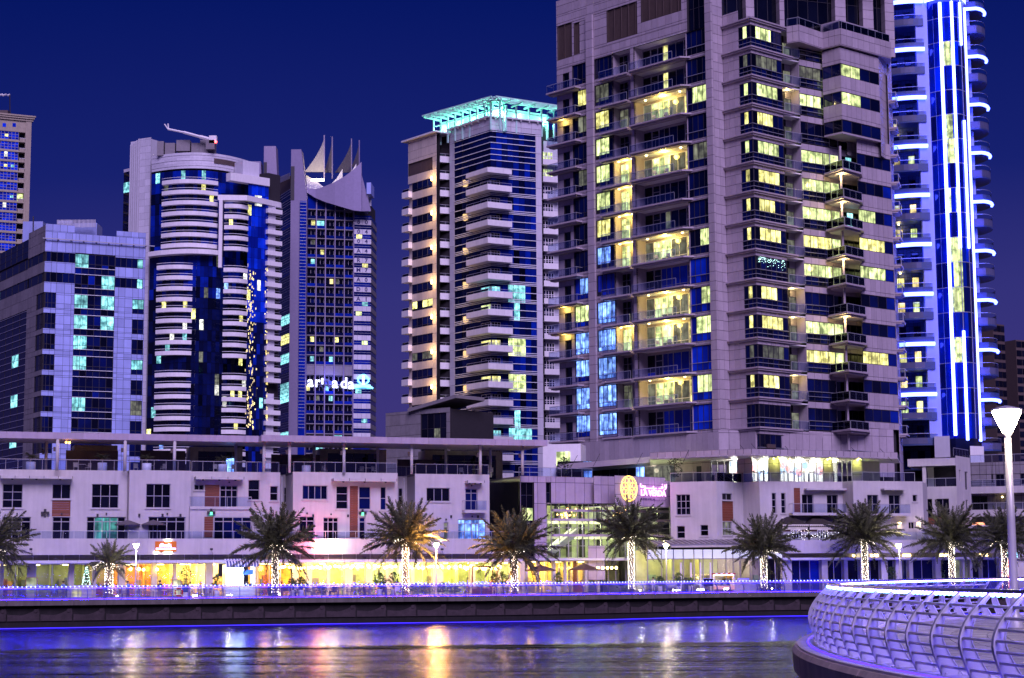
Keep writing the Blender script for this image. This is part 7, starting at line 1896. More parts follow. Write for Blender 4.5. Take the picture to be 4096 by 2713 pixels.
# open terrace roof between entrance block and tower
tr_ = thing('terrace_cafe', 'shaded cafe terrace with tilted stone canopy above the entrance block', 'terrace', tuple(at(2400,2300,222).xy)+(zEt,))
ca, cb2 = at(2230,1870,228), at(2720,1832,222)
MB().hexa([(ca.x,ca.y,ca.z-0.3),(cb2.x,cb2.y,cb2.z-0.3),(cb2.x,cb2.y+9,cb2.z-0.3),(ca.x,ca.y+9,ca.z-0.3),(ca.x,ca.y,ca.z+0.4),(cb2.x,cb2.y,cb2.z+0.4),(cb2.x,cb2.y+9,cb2.z+0.4),(ca.x,ca.y+9,ca.z+0.4)]).build('tilted_canopy', M['stone'], tr_)
tbk = Face((2230,1880,236), (2720,1880,233)); window(tbk, tr_, 0, tbk.L, zEt-0.5, tbk.Z(2500,1842), n=0, cols=14, rows=1, pick=lambda i,j: 'lit_or_mirrored_blue' if i in (3,9) else ('lit_dim' if i > 8 else 'blackglass'))
point('terrace_lamp_light', tbk.p(tbk.L*0.8, zEt+2.0, 1.5), 50, (1.0,0.85,0.6), 0.3, tr_)
MB().fb(tbk, -2, 3.0, zEt-1, zEt+5.6, -5, -0.5).build('stair_tower', M['white'], tr_)
MB().fb(tbk, -0.2, 1.6, zEt+2.8, zEt+4.6, -0.5, -0.45).build('lit_window', M['lit_green'], tr_)
# ================================================================== FAR RIGHT BLOCKS
wb = thing('white_corner_house', 'white house with stacked corner balconies beside the last palms', 'house', tuple(at(3790,2300,233).xy)+(ZD,))
H1 = Face((3700,2000,232.5), (3828,2000,231)); H2 = Face((3828,2000,231), (3886,2000,236))
zH = H1.Z(3828,1832); zHb = H1.Z(3780,1946)
wallmesh(H1, 0, H1.L, ZD+4, zHb, [rect(H1,3746,3797,1995,2078), rect(H1,3708,3730,1996,2080)], 0, 0.3).build('wall', M['stucco'], wb)
window(H1, wb, *rect(H1,3746,3797,1995,2078), n=-0.2, cols=2, rows=2, glass='blackglass', frame='greyframe'); window(H1, wb, *rect(H1,3708,3730,1996,2080), n=-0.2, cols=1, rows=1, glass='blackglass', frame='greyframe')
rail(H1, wb, 0, H1.L, zHb, h=1.05, n=-0.1, step=1.3)
wallmesh(H1.off(-2.5), 0, H1.L, zHb, zH-0.9, [rect(H1.off(-2.5),3757,3802,1882,1945)], 0, 0.2).build('wall', M['stucco'], wb)
window(H1.off(-2.5), wb, *rect(H1.off(-2.5),3757,3802,1882,1945), n=-0.15, cols=2, rows=1, glass='blackglass', frame='darkframe')
MB().fb(H1, -2, H1.L, zH-0.95, zH, -5, 0.3).build('roof_slab', M['stucco'], wb); MB().fb(H1, -0.2, 0.25, zHb, zH-0.951, -0.3, 0.1).build('column', M['stucco'], wb)
hw = [rect(H2,3837,3843,1880,1925), rect(H2,3860,3872,1887,1960), rect(H2,3864,3873,2000,2050)]
wallmesh(H2, 0, H2.L, ZD+4, zH+0.3, hw, 0, 0.3).build('wall', M['stucco'], wb)
for h in hw: window(H2, wb, *h, n=-0.2, cols=1, rows=1, glass='blackglass', frame='greyframe')
rail(H2, wb, 0, H2.L, zH+0.3, h=1.0, n=-0.2, step=1.2)
hb_ = rect(H1, 3711,3800,2070,2098)
for i in range(4): MB().fb(H1, hb_[0], hb_[1], hb_[2]+0.22*i+0.01, hb_[2]+0.22*i+0.21, 0.0, 0.03).build('timber_board', M['timber'], wb)
MB().prism([H1.p(0,0,-3)[:2], H1.p(H1.L,0,-0.6)[:2], H2.p(H2.L,0,-0.6)[:2], tuple(at(3880,2000,248).xy), tuple(at(3700,2000,248).xy)], ZD, zH-1).build('core', M['joint'], wb)
gb = thing('grey_tile_house', 'grey tiled house with stepped glass balconies behind the lamp post', 'house', tuple(at(3990,2300,246).xy)+(ZD,))
K1 = Face((3884,2000,247), (4200,2000,243)); GB = Tower(gb, M['greywall'], 90)
kh = [rect(K1,3984,4017,1897,1946), rect(K1,3966,3972,1897,1930), rect(K1,4082,4110,1895,1936), rect(K1,3890,3950,1985,2040)]
GB.clad(K1, 0, K1.L, ZD+3, K1.Z(3990,1848), kh, pw=1.3, ph=1.0)
for h in kh: window(K1, gb, *h, n=-0.2, cols=2, rows=1, glass='blackglass', frame='darkframe')
for y in (1948, 2040): z = K1.Z(3990,y); MB().fb(K1, 0, K1.L, z-0.9, z, 0.0, 1.8).build('balcony_front', M['stucco'], gb); rail(K1, gb, 0.2, K1.L, z, h=0.9, n=1.7, step=1.6)
rail(K1, gb, 0, K1.L, K1.Z(3990,1848), h=1.0, n=-0.2, step=1.4)
MB().fb(K1, 0, K1.L, ZD, K1.Z(3990,1849), -8, -0.5).build('core', M['joint'], gb)
p = K1.p(K1.U(4012,1989), K1.Z(4012,1989), 0.6); MB().ball(p, 0.12, 8, 5).build('porch_lamp', M['lamp_warm'], gb); point('porch_light', p, 25, (1.0,0.8,0.4), 0.12, gb)
GB.finish('tile')
redsh = thing('red_shop', 'small red lit shop front behind the last palms', 'shop', tuple(at(4030,2300,226).xy)+(ZD,))
Q1 = Face((3998,2270,226.5), (4160,2270,227.5)); redg = glow('red_light_wall', (1.0,0.10,0.03), 1.6, sample=True)
MB().fb(Q1, 0, Q1.L*0.28, ZD, Q1.Z(4030,2238), -0.5, 0).build('light_wall', redg, redsh); MB().fb(Q1, Q1.L*0.28+0.02, Q1.L, ZD, Q1.Z(4030,2238), -0.5, 0).build('wall', M['stucco'], redsh)
MB().fb(Q1, 0, Q1.L, Q1.Z(4030,2236), Q1.Z(4030,2200), -1, 0.4).build('fascia', M['whitepanel'], redsh)
MB().fb(Q1, 0.3, 2.2, Q1.Z(4030,2230), Q1.Z(4030,2205), 0.405, 0.5).build('light_sign', glow('cyan_sign', (0.25,0.8,1.0), 3.0), redsh)
rsn = Face((3890,2095,232), (3960,2095,233)); 
SGN = thing('strip_sign', 'short red lettered strip light sign among the dark fronds', 'sign', rsn.p(0, rsn.Z(3920,2095)))
MB().fb(rsn, 0, rsn.L*0.85, rsn.Z(3920,2100), rsn.Z(3920,2090), -0.1, 0).build('light_strip', glow('red_sign', (1.0,0.35,0.12), 2.5), SGN); MB().fb(rsn, -0.2, rsn.L*0.9, rsn.Z(3920,2106), rsn.Z(3920,2101), -0.1, 0.02).build('housing', M['white'], SGN)
# ================================================================== PALMS
rp_ = random.Random(44)
def frond_mesh(L, droop, name, lift=0.0):
    """one feather leaf along +x: tapering midrib and two ranks of narrow leaflets"""
    mb = MB(); n = 30; pts = []
    for i in range(n+1):
        s_ = i/n; x = L*s_*(1-0.10*droop*s_); z = L*(0.30*lift*s_ - 0.42*droop*s_**2.0)
        pts.append(Vector((x, 0, z)))
    mb.tube([tuple(p) for p in pts[::3]], 0.03, 4, rs=[0.045*(1-0.85*i/10) for i in range(11)])
    for i in range(3, n+1):
        s_ = i/n; p = pts[i]; t_ = (pts[i]-pts[i-1]).normalized()
        ll = 0.80*sin(pi*min(1, 0.10+0.86*s_))**0.6*(1.0-0.35*s_)*L/4.2
        for sd in (-1, 1):
            for q in (0, 0.5):
                a = 0.75+0.25*rp_.random(); jx = rp_.uniform(-0.03,0.03)
                base = p - t_*(q*L/n)
                d = Vector((cos(a), sd*sin(a)*rp_.uniform(0.5,1.0), 0.75-1.45*rp_.random())).normalized(); d = Vector((d.x*t_.x - d.z*t_.z*0.3, d.y, d.z + t_.z*d.x*0.8)).normalized()
                tip = base + d*ll*rp_.uniform(0.8,1.1) + Vector((jx,0,-0.06*ll))
                w_ = Vector((0.034,0,0.026))
                mb.add([tuple(base-w_), tuple(base+w_), tuple(base+(tip-base)*0.55+w_*0.9), tuple(tip), tuple(base+(tip-base)*0.55-w_*0.9)], [(0,1,2,3,4)])
    o = mb.build(name, M['frond']); me = o.data; bpy.data.objects.remove(o); return me
M['frond'] = surf('palm_frond', (0.075,0.080,0.040), 0.55, var=0.3, pvar=0.5, scale=2.0)
M['bark'] = surf('palm_bark', (0.16,0.11,0.07), 0.9, var=0.3, pvar=0.2, bump=0.4)
FR = [frond_mesh(4.2, d, 'frond', l) for d, l in ((0.1,0.3),(0.45,0.5),(0.9,0.7),(1.3,0.6),(1.6,0.2))]
def palm(px, ytop, Y, R_, label, nfr=46, seed=0, tr=0.27, fairy='fairy', lights=True, warm=None):
    rg = random.Random(seed); c = at(px, ytop, Y); base = at(px, 2300, Y)
    t = thing('palm_tree', label, 'palm tree', (base.x, base.y, ZD), group='date palms along the promenade')
    hgt = c.z-ZD; n = int(hgt/0.22)
    tk = MB(); k = 10; lean = rg.uniform(-0.12,0.12)
    prof = []
    for i in range(n+1):
        zz = hgt*i/n; r = tr*(1.12-0.18*zz/hgt)
        prof += [(r*1.10, zz), (r*0.93, zz+hgt/n*0.6)]
    prof[-1] = (tr*0.95, hgt+0.05)
    tk.lathe((0,0,0), prof, k); tk.build('trunk', M['bark'], t, local=True)
    bo = MB()
    for i in range(34):      # old leaf bases under the crown
        a = i*2.4; zz = hgt-0.75+0.03*i; r = tr*1.05
        p = Vector((r*cos(a), r*sin(a), zz)); q = p+Vector((cos(a)*0.22, sin(a)*0.22, 0.30)); bo.tube([tuple(p), tuple(q)], 0.06, 4, rs=[0.075,0.02])
    bo.build('leaf_bases', M['bark'], t, local=True)
    for i in range(nfr):
        w_ = (i+0.5)/nfr; az = i*2.39996 + rg.uniform(-0.25,0.25)
        el = radians(84 - 100*w_**0.9 + rg.uniform(-8,8))
        m_ = FR[min(4, int(w_*5))]; sc = R_/4.2*rg.uniform(0.82,1.08)*(0.80+0.25*sin(pi*w_))
        o = inst(m_, 'frond', t, (0.10*cos(az), 0.10*sin(az), hgt+0.05-0.35*w_), (rg.uniform(-1.2,1.2), -el, az), sc)
    if lights:
        fl_ = MB(); zz = 0.4; a = 0.0
        while zz < hgt-0.05:
            r = tr*1.16; fl_.octa((r*cos(a), r*sin(a), zz+rg.uniform(-0.04,0.04)), rg.uniform(0.026,0.045)); a += 0.9+rg.uniform(-0.3,0.3); zz += 0.016
        for b_ in range(6):
            az = b_*1.05+rg.uniform(-0.4,0.4); ln = rg.uniform(0.7,2.0); up_z = rg.uniform(-0.1,0.45); n_ = int(12*ln)
            for i in range(n_):
                s_ = i/n_*ln; fl_.octa((s_*cos(az)+rg.gauss(0,0.05), s_*sin(az)+rg.gauss(0,0.05), hgt-0.1+up_z*s_-0.26*s_*s_+rg.gauss(0,0.09)), rg.uniform(0.02,0.036))
        o = fl_.build('fairy_lights', M[fairy], None); o.location = (base.x, base.y, ZD)
        tag(o, 'fairy lights on the ' + label, 'fairy lights', 'fairy lights wound on the palms'); o['kind'] = 'thing'
        gm_ = 6.0 if seed in (1,3,4,5) else 1.6
        for zz, e_ in ((hgt*0.45,8),(hgt*0.85,16),(hgt+0.0,20)): 
            point('fairy_glow', (base.x, base.y-0.95, ZD+zz), e_*gm_, (1.0,0.66,0.22) if gm_ > 3 else (1.0,0.82,0.58), 0.4, o)
    return t
PL = [(-40,2195,181,4.84,'palm cut by the picture edge beside the olive lit shop',0,True),(436,2252,183,2.9,'short young palm beside the lamp post with yellow green fronds',1,True),(1101,2188,184,4.95,'palm standing right of the striped awning kiosk',2,True),
 (1622,2163,189,4.95,'palm between the red timber villa and a lamp post',3,True),(2058,2203,190,5.17,'palm in front of the orange boarded wall left of the entrance',4,True),(2526,2142,197,4.73,'palm just below the golden flower emblem',5,True),
 (3056,2199,203,4.73,'palm before the violet end of the glazed restaurant',6,True),(3461,2152,207,5.06,'palm hiding part of the striped tents',7,True),(3809,2167,210,5.17,'palm in front of the white corner house',8,True),(4021,2168,212,4.73,'palm beside the red shop front',9,True)]
for px, y, Y, R_, lb, sd, li in PL: palm(px, y, Y, R_, lb, 64 if R_ > 3 else 40, sd, 0.30 if R_ > 3 else 0.34, lights=li)

# ================================================================== STREET LAMPS
M['pole'] = surf('painted_lamp_pole', (0.42,0.40,0.46), 0.4, 0.2, var=0.06)
M['lampglass'] = glow('lamp_globe', (1.0,0.86,0.58), 60.0)
def lamp(base, hgt, label, r=0.06, en=260, col=(1.0,0.84,0.56), grp=None, big=1.0):
    t = thing('street_lamp', label, 'street lamp', base, group=grp)
    MB().lathe((0,0,0), [(r*2.2,0),(r*2.2,0.05),(r*1.25,0.35),(r*1.1,0.4),(r,hgt*0.5),(r*0.85,hgt-0.5)], 12).build('pole', M['pole'], t, smooth=True, local=True)
    MB().lathe((0,0,hgt-0.5), [(r*0.85,0),(0.06*big,0.04),(0.10*big,0.10),(0.07*big,0.14)], 12).build('collar', M['pole'], t, smooth=True, local=True)
    MB().lathe((0,0,hgt-0.36), [(0.10*big,0.0),(0.17*big,0.14*big),(0.30*big,0.42*big),(0.27*big,0.46*big)], 14).build('glass_cone', M['lampglass'], t, smooth=True, local=True)
    MB().lathe((0,0,hgt-0.36+0.46*big), [(0.33*big,0.0),(0.31*big,0.03),(0.10*big,0.10),(0.02,0.12)], 14).build('cap', M['pole'], t, smooth=True, local=True)
    l = point('lamp_light', (0,0,0), en, col, 0.2); l.parent = t; l.location = (0.0,-0.45*big,hgt-0.10)
    return t
G_ = 'lamp posts along the far promenade'
for px, py, Y, lb in ((545,2186,180,'lamp post between the young palm and the orange neon sign'),(1745,2184,188,'lamp post just right of the red timber villa palm'),(2664,2186,197,'lamp post at the right edge of the sign block'),(3596,2186,205,'lamp post in front of the end villa')):
    p = at(px, py, Y); lamp((p.x, p.y, ZD), p.z-ZD+0.15, lb, 0.07, 6500 if px == 1745 else 900, (1.0,0.42,0.10) if px == 1745 else (1.0,0.84,0.56), grp=G_)
p = onz(4062, 2516, ZN); top = at(4062, 1690, p.y)
lamp((p.x, p.y, ZN), top.z-ZN+0.1, 'tall thick lamp post standing on the near platform', 0.105, 160, big=1.25)

# floodlights at the foot of the far railing
M['flood'] = glow('floodlight_lens', (1.0,0.93,0.66), 60.0)
fl0 = None
FLP = [(470,2384,1),(780,2383,2),(919,2380,2),(1118,2377,1),(2560,2361,1),(2705,2361,3),(2802,2359,3),(2903,2356,2),(3087,2354,1)]
FLL = ['single floodlight behind the railing beside the young palm', 'twin floodlight behind the railing beside the red life ring', 'twin floodlight behind the railing below the striped awning', 'single floodlight behind the railing at the kiosk palm', 'single floodlight behind the railing at the emblem palm',
 'triple floodlight behind the railing near the round topiary', 'triple floodlight behind the railing near the black screen board', 'twin floodlight behind the railing before the sweet stall', 'single floodlight behind the railing at the violet lit palm']
def quay_Y(px):
    best = min(QUAY, key=lambda q: abs(at(px,2380,q[1]).x-q[0])); return best[1]
for i, (px, py, nh) in enumerate(FLP):
    Y = quay_Y(px)+0.6; p = at(px, py, Y)
    t = thing('floodlight', FLL[i], 'floodlight', (p.x, p.y, ZD), group='floodlights at the foot of the promenade railing')
    for h in range(nh):
        ox = (h-(nh-1)/2)*0.30; zz = p.z-ZD
        MB().tube([(ox,0,0),(ox,0,zz-0.1)], 0.03, 5).build('stand', M['darkframe'], t, local=True)
        MB().box(ox-0.12,ox+0.12,-0.08,0.12,zz-0.10,zz+0.10).build('housing', M['darkframe'], t, local=True)
        MB().lathe((ox,-0.10,zz), [(0.01,-0.09),(0.09,-0.03),(0.09,0.03),(0.01,0.09)], 8).build('lens', M['flood'], t, local=True)
    spot('flood_beam', (p.x,p.y-0.2,p.z), (p.x,p.y-12,-0.5), 160, (1.0,0.90,0.62), 120, 0.1, parent=t)

# life ring on the railing
Y = quay_Y(715); p = at(715, 2369, Y-0.25)
lr = thing('life_ring', 'red life ring hung on the promenade railing', 'life ring', tuple(p))
redm = surf('red_ring_paint', (0.42,0.02,0.02), 0.5); pts = [(0.36*cos(2*pi*i/20), 0, 0.36*sin(2*pi*i/20)) for i in range(21)]
MB().tube(pts, 0.075, 8, cap=False).build('ring', redm, lr, smooth=True, local=True)
for i in range(4): a = pi/4+i*pi/2; MB().tube([(0.36*cos(a-0.12),0,0.36*sin(a-0.12)),(0.36*cos(a),0,0.36*sin(a)),(0.36*cos(a+0.12),0,0.36*sin(a+0.12))], 0.08, 8).build('white_band', M['white'], lr, local=True)

# festoon lamps hung in front of the shops
def reg(px):
    return ('near the young palm and its lamp post' if px < 600 else 'between the orange neon sign and the striped kiosk' if px < 960 else 'just right of the striped awning kiosk' if px < 1250 else
            'below the dazzling yellow script sign' if px < 1420 else 'left of the red timber villa palm' if px < 1610 else 'around the orange glowing lamp post' if px < 1850 else 'beside the wooden framed kiosk')
FG = 'warm globe lamps hung under the shop canopy'
gl0 = MB().ball((0,0,0), 0.15, 10, 7).build('globe', M['bulb']); gm = gl0.data; bpy.data.objects.remove(gl0)
cd0 = MB().tube([(0,0,0.14),(0,0,0.75)], 0.012, 4).build('cord', M['darkframe']); cdm = cd0.data; bpy.data.objects.remove(cd0)
FS = VP.off(0.1)
gpx = [(527,2276),(560,2276),(575,2279),(634,2278)] + [(1130+13*i, 2268+rp_.uniform(-3,5)) for i in range(17)] + [(1360+13.5*i, 2266+rp_.uniform(-4,6)) for i in range(34)] + [(1830+12*i, 2270+rp_.uniform(-6,6)) for i in range(16)]
for px, py in gpx:
    p = FS.p(FS.U(px,py), FS.Z(px,py), rp_.uniform(-1.2,0.6))
    t = thing('globe_lamp', 'warm globe lamp hanging '+reg(px), 'lamp', p, group=FG+' '+reg(px)); inst(gm, 'globe', t); inst(cdm, 'cord', t)
for i in range(24):
    px = 540+ (i*66 if i < 23 else 1500); p = FS.p(FS.U(px,2270), zCan0-0.6, 0.3)
    if not (880 < px < 1050): point('festoon_light', p, 130 if px > 1050 else 30, (1.0,0.64,0.16), 0.3, sh)
for i, px in enumerate((2392,2411,2430,2447,2465)):
    p = at(px, 2272, 208.5); t = thing('globe_lamp', 'one of five warm lamps in a row beside the brown umbrella', 'lamp', tuple(p), group='row of five lamps beside the umbrella'); inst(gm, 'globe', t); inst(cdm, 'cord', t)
    if i % 2 == 0: point('row_lamp_light', (p.x,p.y-0.5,p.z), 40, (1.0,0.70,0.28), 0.2, t)

# neon shop signs on the parapet band
s1 = thing('neon_sign', 'orange panel sign with a pink white neon script', 'sign', VP.p(VP.U(662,2187), VP.Z(662,2187), 0.05))
h = rect(VP, 620, 705, 2166, 2207); orm = glow('orange_sign_panel', (0.75,0.17,0.005), 0.55, base=(0.20,0.045,0.004))
MB().fb(VP, *h, 0.02, 0.12).build('sign_panel', orm, s1); pk = glow('pink_white_neon', (1.0,0.62,1.0), 3.0)
def script(F_, par, pts, m_, r=0.06, nm='neon_script'):
    MB().tube([F_.p(F_.U(x,y), F_.Z(x,y), 0.20) for x,y in pts], r, 6).build(nm, m_, par)
script(VP, s1, [(638,2188),(641,2180),(646,2176),(650,2176),(648,2182),(644,2186),(651,2184),(655,2180),(658,2186),(662,2180),(666,2180),(664,2187),(670,2182),(674,2175),(672,2187),(677,2180),(681,2178),(680,2185),(684,2188)], pk, 0.085)
MB().fb(VP, VP.U(623,2195), VP.U(702,2195), VP.Z(660,2199), VP.Z(660,2192), 0.13, 0.2).build('neon_bar', pk, s1)
for y, x0, x1 in ((2165,660,682),(2208,619,632),(2208,658,686)): MB().fb(VP, VP.U(x0,y), VP.U(x1,y), VP.Z(660,y+1.5), VP.Z(660,y-1.5), 0.05, 0.3).build('sign_lamp', M['lamp_white'], s1)
point('sign_glow', VP.p(VP.U(662,2187), VP.Z(662,2187), 1.2), 7, (1.0,0.45,0.9), 0.5, s1)
s2 = thing('neon_sign', 'dazzling yellow white script sign glowing red on the parapet', 'sign', VP.p(VP.U(1310,2187), VP.Z(1310,2187), 0.05))
yn = glow('yellow_neon', (1.0,0.75,0.06), 14.0); wn = glow('white_neon', (1.0,0.80,0.70), 30.0)
script(VP, s2, [(1258,2186),(1262,2172),(1264,2188),(1270,2180),(1274,2188),(1280,2180),(1284,2187),(1291,2180),(1298,2166),(1297,2188),(1304,2178),(1310,2188)], yn, 0.09)
script(VP, s2, [(1308,2188),(1316,2176),(1322,2188),(1328,2166),(1330,2190),(1338,2165),(1340,2190),(1348,2168),(1347,2190),(1354,2174),(1358,2188)], wn, 0.11)
MB().fb(VP, VP.U(1262,2196), VP.U(1356,2196), VP.Z(1310,2202), VP.Z(1310,2192), 0.1, 0.2).build('neon_bar', wn, s2)
script(VP, s2, [(1330,2205),(1336,2203),(1342,2206),(1348,2203),(1354,2205)], glow('green_neon', (0.05,0.8,0.35), 3.0), 0.05, 'small_script')
point('sign_glow', VP.p(VP.U(1270,2175), VP.Z(1270,2175), 1.3), 700, (1.0,0.03,0.12), 0.5, s2); point('sign_glow', VP.p(VP.U(1325,2185), VP.Z(1325,2185), 1.6), 500, (1.0,0.78,0.55), 0.5, s2)

# ================================================================== PARASOLS, TENTS, PLANTS, BOARDS
def parasol(base, R_, zt, label, m_, grp=None, sides=8):
    t = thing('parasol', label, 'parasol', base, group=grp); h = zt-base[2]
    MB().tube([(0,0,0),(0,0,h)], 0.03, 6).build('pole', M['alu'], t, local=True)
    for i in range(sides):
        a0, a1 = 2*pi*i/sides, 2*pi*(i+1)/sides
        v = [(0,0,h),(R_*cos(a0),R_*sin(a0),h-R_*0.36),(R_*cos(a1),R_*sin(a1),h-R_*0.36)]; w_ = [(x,y,z-0.12) for x,y,z in v[1:]]
        MB().add(v+w_, [(0,1,2),(1,3,4,2)]).build('canopy_panel', m_, t, local=True)
    MB().tube([(0,0,0),(0,0,0.1)], 0.3, 8).build('base', M['concrete'], t, local=True)
brown = surf('brown_canvas', (0.14,0.075,0.05), 0.85, pvar=0.1); grey = surf('grey_canvas', (0.10,0.085,0.10), 0.85, pvar=0.1)
for px, y, Y, R_, lb in ((2164,2259,205.5,1.7,'brown canvas parasol half hidden by bright globe lamps'),(2336,2254,206.5,1.75,'brown canvas parasol left of the row of five lamps')):
    p = at(px,y,Y); parasol((p.x,p.y,ZD), R_, p.z, lb, brown, 'brown parasols on the promenade')
for px, y, lb in ((511,2079,'grey terrace parasol above the teal curtained doors'),(613,2079,'dark grey terrace parasol beside the square window villa')):
    f_ = VP.off(-1.4); p = f_.p(f_.U(px,y), f_.Z(px,y)); parasol((p[0],p[1],zTer-0.35), 1.35, p[2], lb, grey, 'parasols on the villa terrace')
dk = surf('black_tent_roof', (0.03,0.022,0.022), 0.9, pvar=0.15); wh = surf('white_tent_stripe', (0.62,0.58,0.52), 0.9); bnw = surf('brown_tent_stripe', (0.05,0.022,0.018), 0.9)
TF_ = RP.off(-1.2)
for x0, x1, lb in ((3128,3234,'black roofed striped tent right of the tall palm'),(3236,3338,'black roofed striped tent in the middle of the terrace'),(3342,3440,'black roofed striped tent half hidden by palm fronds')):
    a, b_ = TF_.U(x0,2120), TF_.U(x1,2120); z0 = zRp1-0.3; z1 = TF_.Z((x0+x1)/2, 2098); zt6 = TF_.Z((x0+x1)/2, 2066)
    t = thing('tent', lb, 'tent', TF_.p((a+b_)/2, z0), group='striped tents on the terrace')
    ap = [TF_.p(a+(b_-a)*0.38, zt6, -1.5), TF_.p(a+(b_-a)*0.62, zt6, -1.5)]; c = [TF_.p(a,z1,0.15), TF_.p(b_,z1,0.15), TF_.p(b_,z1,-3.2), TF_.p(a,z1,-3.2)]
    for fs in ((c[0],c[1],ap[1],ap[0]),(c[1],c[2],ap[1]),(c[3],c[0],ap[0]),(c[2],c[3],ap[0],ap[1])): MB().add(list(fs), [tuple(range(len(fs)))]).build('roof_panel', dk, t)
    for i in range(7):
        zz0, zz1 = z0+(z1-z0)*i/7, z0+(z1-z0)*(i+1)/7
        MB().fb(TF_, a+0.1, b_-0.1, zz0+0.002, zz1-0.002, -0.1+0.006*(i % 2), 0.0+0.006*(i % 2)).build('wall_stripe', wh if i % 2 else bnw, t)
    n_ = 14; v = MB()
    for i in range(n_): 
        q0, q1 = a+(b_-a)*i/n_, a+(b_-a)*(i+1)/n_; v.add([TF_.p(q0,z1,0.16),TF_.p(q1,z1,0.16),TF_.p(q1,z1-0.12,0.16),TF_.p((q0+q1)/2,z1-0.26,0.16),TF_.p(q0,z1-0.12,0.16)], [(0,4,3,2,1)])
    v.build('scalloped_valance', wh, t)
    window(TF_, t, a+(b_-a)*0.32, a+(b_-a)*0.72, z0+0.45, z0+1.5, n=0.03, cols=4, rows=1, glass='blackglass', frame='white', w=0.07)
    f_ = MB()
    for i in range(40): f_.octa(TF_.p(rp_.uniform(a,b_), z0+0.9+rp_.gauss(0,0.25), 0.5), 0.03)
    f_.build('fairy_string', M['fairy'], t, kind='stuff')

M['leaf'] = surf('shrub_leaf', (0.05,0.10,0.025), 0.6, var=0.3, pvar=0.5); M['leaf_dark'] = surf('dark_shrub_leaf', (0.022,0.035,0.018), 0.6, var=0.3, pvar=0.5)
def shrub(base, w_, h_, label, m_='leaf', n=260, pot=None, grp=None, conic=False):
    t = thing('shrub' if not conic else 'conifer', label, 'shrub' if not conic else 'conifer', base, group=grp); rg = random.Random(int(base[0]*100)+n)
    z0 = 0.0
    if pot:
        MB().lathe((0,0,0), [(pot*0.8,0),(pot,0.1),(pot,0.7),(pot*0.9,0.72),(pot*0.9,0.62)], 14).build('pot', M['white'], t, smooth=True, local=True); z0 = 0.65
    MB().tube([(0,0,z0),(0.03,0,z0+h_*0.4),(0,0,z0+h_*0.7)], 0.04, 5).build('stem', M['bark'], t, local=True)
    mb = MB()
    for i in range(n):
        u_ = rg.random(); zz = z0+h_*(0.22+0.78*u_); rr_ = w_*((1-u_)*1.0 if conic else sqrt(max(0.02, 1-(2*u_-0.95)**2)))*sqrt(rg.random()); a = rg.uniform(0,2*pi)
        c = Vector((rr_*cos(a), rr_*sin(a), zz)); d = Vector((rg.gauss(0,1),rg.gauss(0,1),rg.gauss(0.3,1))).normalized(); e_ = d.cross(Vector((rg.gauss(0,1),rg.gauss(0,1),rg.gauss(0,1)))).normalized(); s_ = rg.uniform(0.09,0.20)
        mb.add([tuple(c-e_*s_*0.3), tuple(c+d*s_-e_*s_*0.25), tuple(c+d*s_*1.5), tuple(c+d*s_+e_*s_*0.25), tuple(c+e_*s_*0.3)], [(0,1,2,3,4)])
    mb.build('foliage', M[m_], t, local=True); return t
def gpt(px, Y): q = at(px, 2330, Y); return (q.x, q.y, ZD)
for px, Y, w_, h_, lb, pot in ((745,184,0.7,2.6,'leafy potted tree beside the green menu board',0.3),(868,185,0.5,1.6,'dark bush with red berries beside the kiosk',0.25),(1085,186,0.45,1.1,'low leafy bush at the foot of the kiosk palm',None),(1170,187,0.45,1.2,'bush beside the amber shop window',0.25),
    (1205,187,0.6,1.3,'fan leaved plant behind the diners',0.25),(1287,188,0.6,1.1,'low fan plant by the yellow columns',None),(1520,190,0.8,1.7,'open branching bush beside the aqua window',0.3),(1575,190,0.6,1.8,'narrow potted tree by the menu easel',0.25),(1665,191,1.1,1.2,'wide yellow lit bush right of the palm trunk',None),
    (1700,191,0.9,1.1,'spiky bush left of the lamp post',None),(1768,192,0.9,1.3,'spiky bush right of the lamp post',None),(1815,192,0.6,1.0,'low yellow green fan plant beside the aqua panel',None),(1980,196,0.6,1.5,'dark shrub in front of the cream doorway',0.3),(2010,197,0.6,1.7,'dark leafy shrub before the blue window',0.3),(2232,203,0.6,1.6,'dark shrub under the brown parasol',0.3),
    (2500,203,0.9,0.9,'low hedge plant behind the emblem palm',None),(2640,206,0.5,1.1,'small potted shrub beside the piano',0.25),(2717,205,0.55,1.5,'round yellow green topiary by the restaurant door',0.3),(2762,206,0.4,0.9,'little round shrub by the glass door',0.25),(3565,214,0.9,2.0,'leafy frangipani tree beside the lamp post',0.3),(3760,216,0.7,1.9,'thin frangipani tree before dark shopfronts',0.3),(3925,218,0.6,1.9,'sparse little tree left of the red shop',0.3),(4054,219,0.5,1.8,'sparse little tree right of the red shop',0.3)):
    shrub(gpt(px,Y), w_, h_, lb, 'leaf', int(240*w_+60), pot, 'promenade shrubs')
xm = surf('dark_conifer', (0.012,0.03,0.02), 0.7, pvar=0.4)
for px, Y, lb in ((345,184,'slim lit conifer beside the young palm'),(3228,214,'slim lit conifer between dark shop windows'),(3612,216,'slim lit conifer right of the last lamp post')):
    b_ = gpt(px,Y); t = shrub(b_, 0.55, 3.0, lb, 'leaf_dark', 320, None, 'slim conifers with fairy lights', True)
    f_ = MB(); rg = random.Random(px)
    for i in range(150):
        u_ = rg.random(); a = rg.uniform(0,2*pi); r = 0.6*(1-u_*0.85); f_.octa((r*cos(a), r*sin(a), 0.5+2.6*u_), 0.035)
    o = f_.build('fairy_string', M['fairy_cool'], t, local=True); o['kind'] = 'stuff'
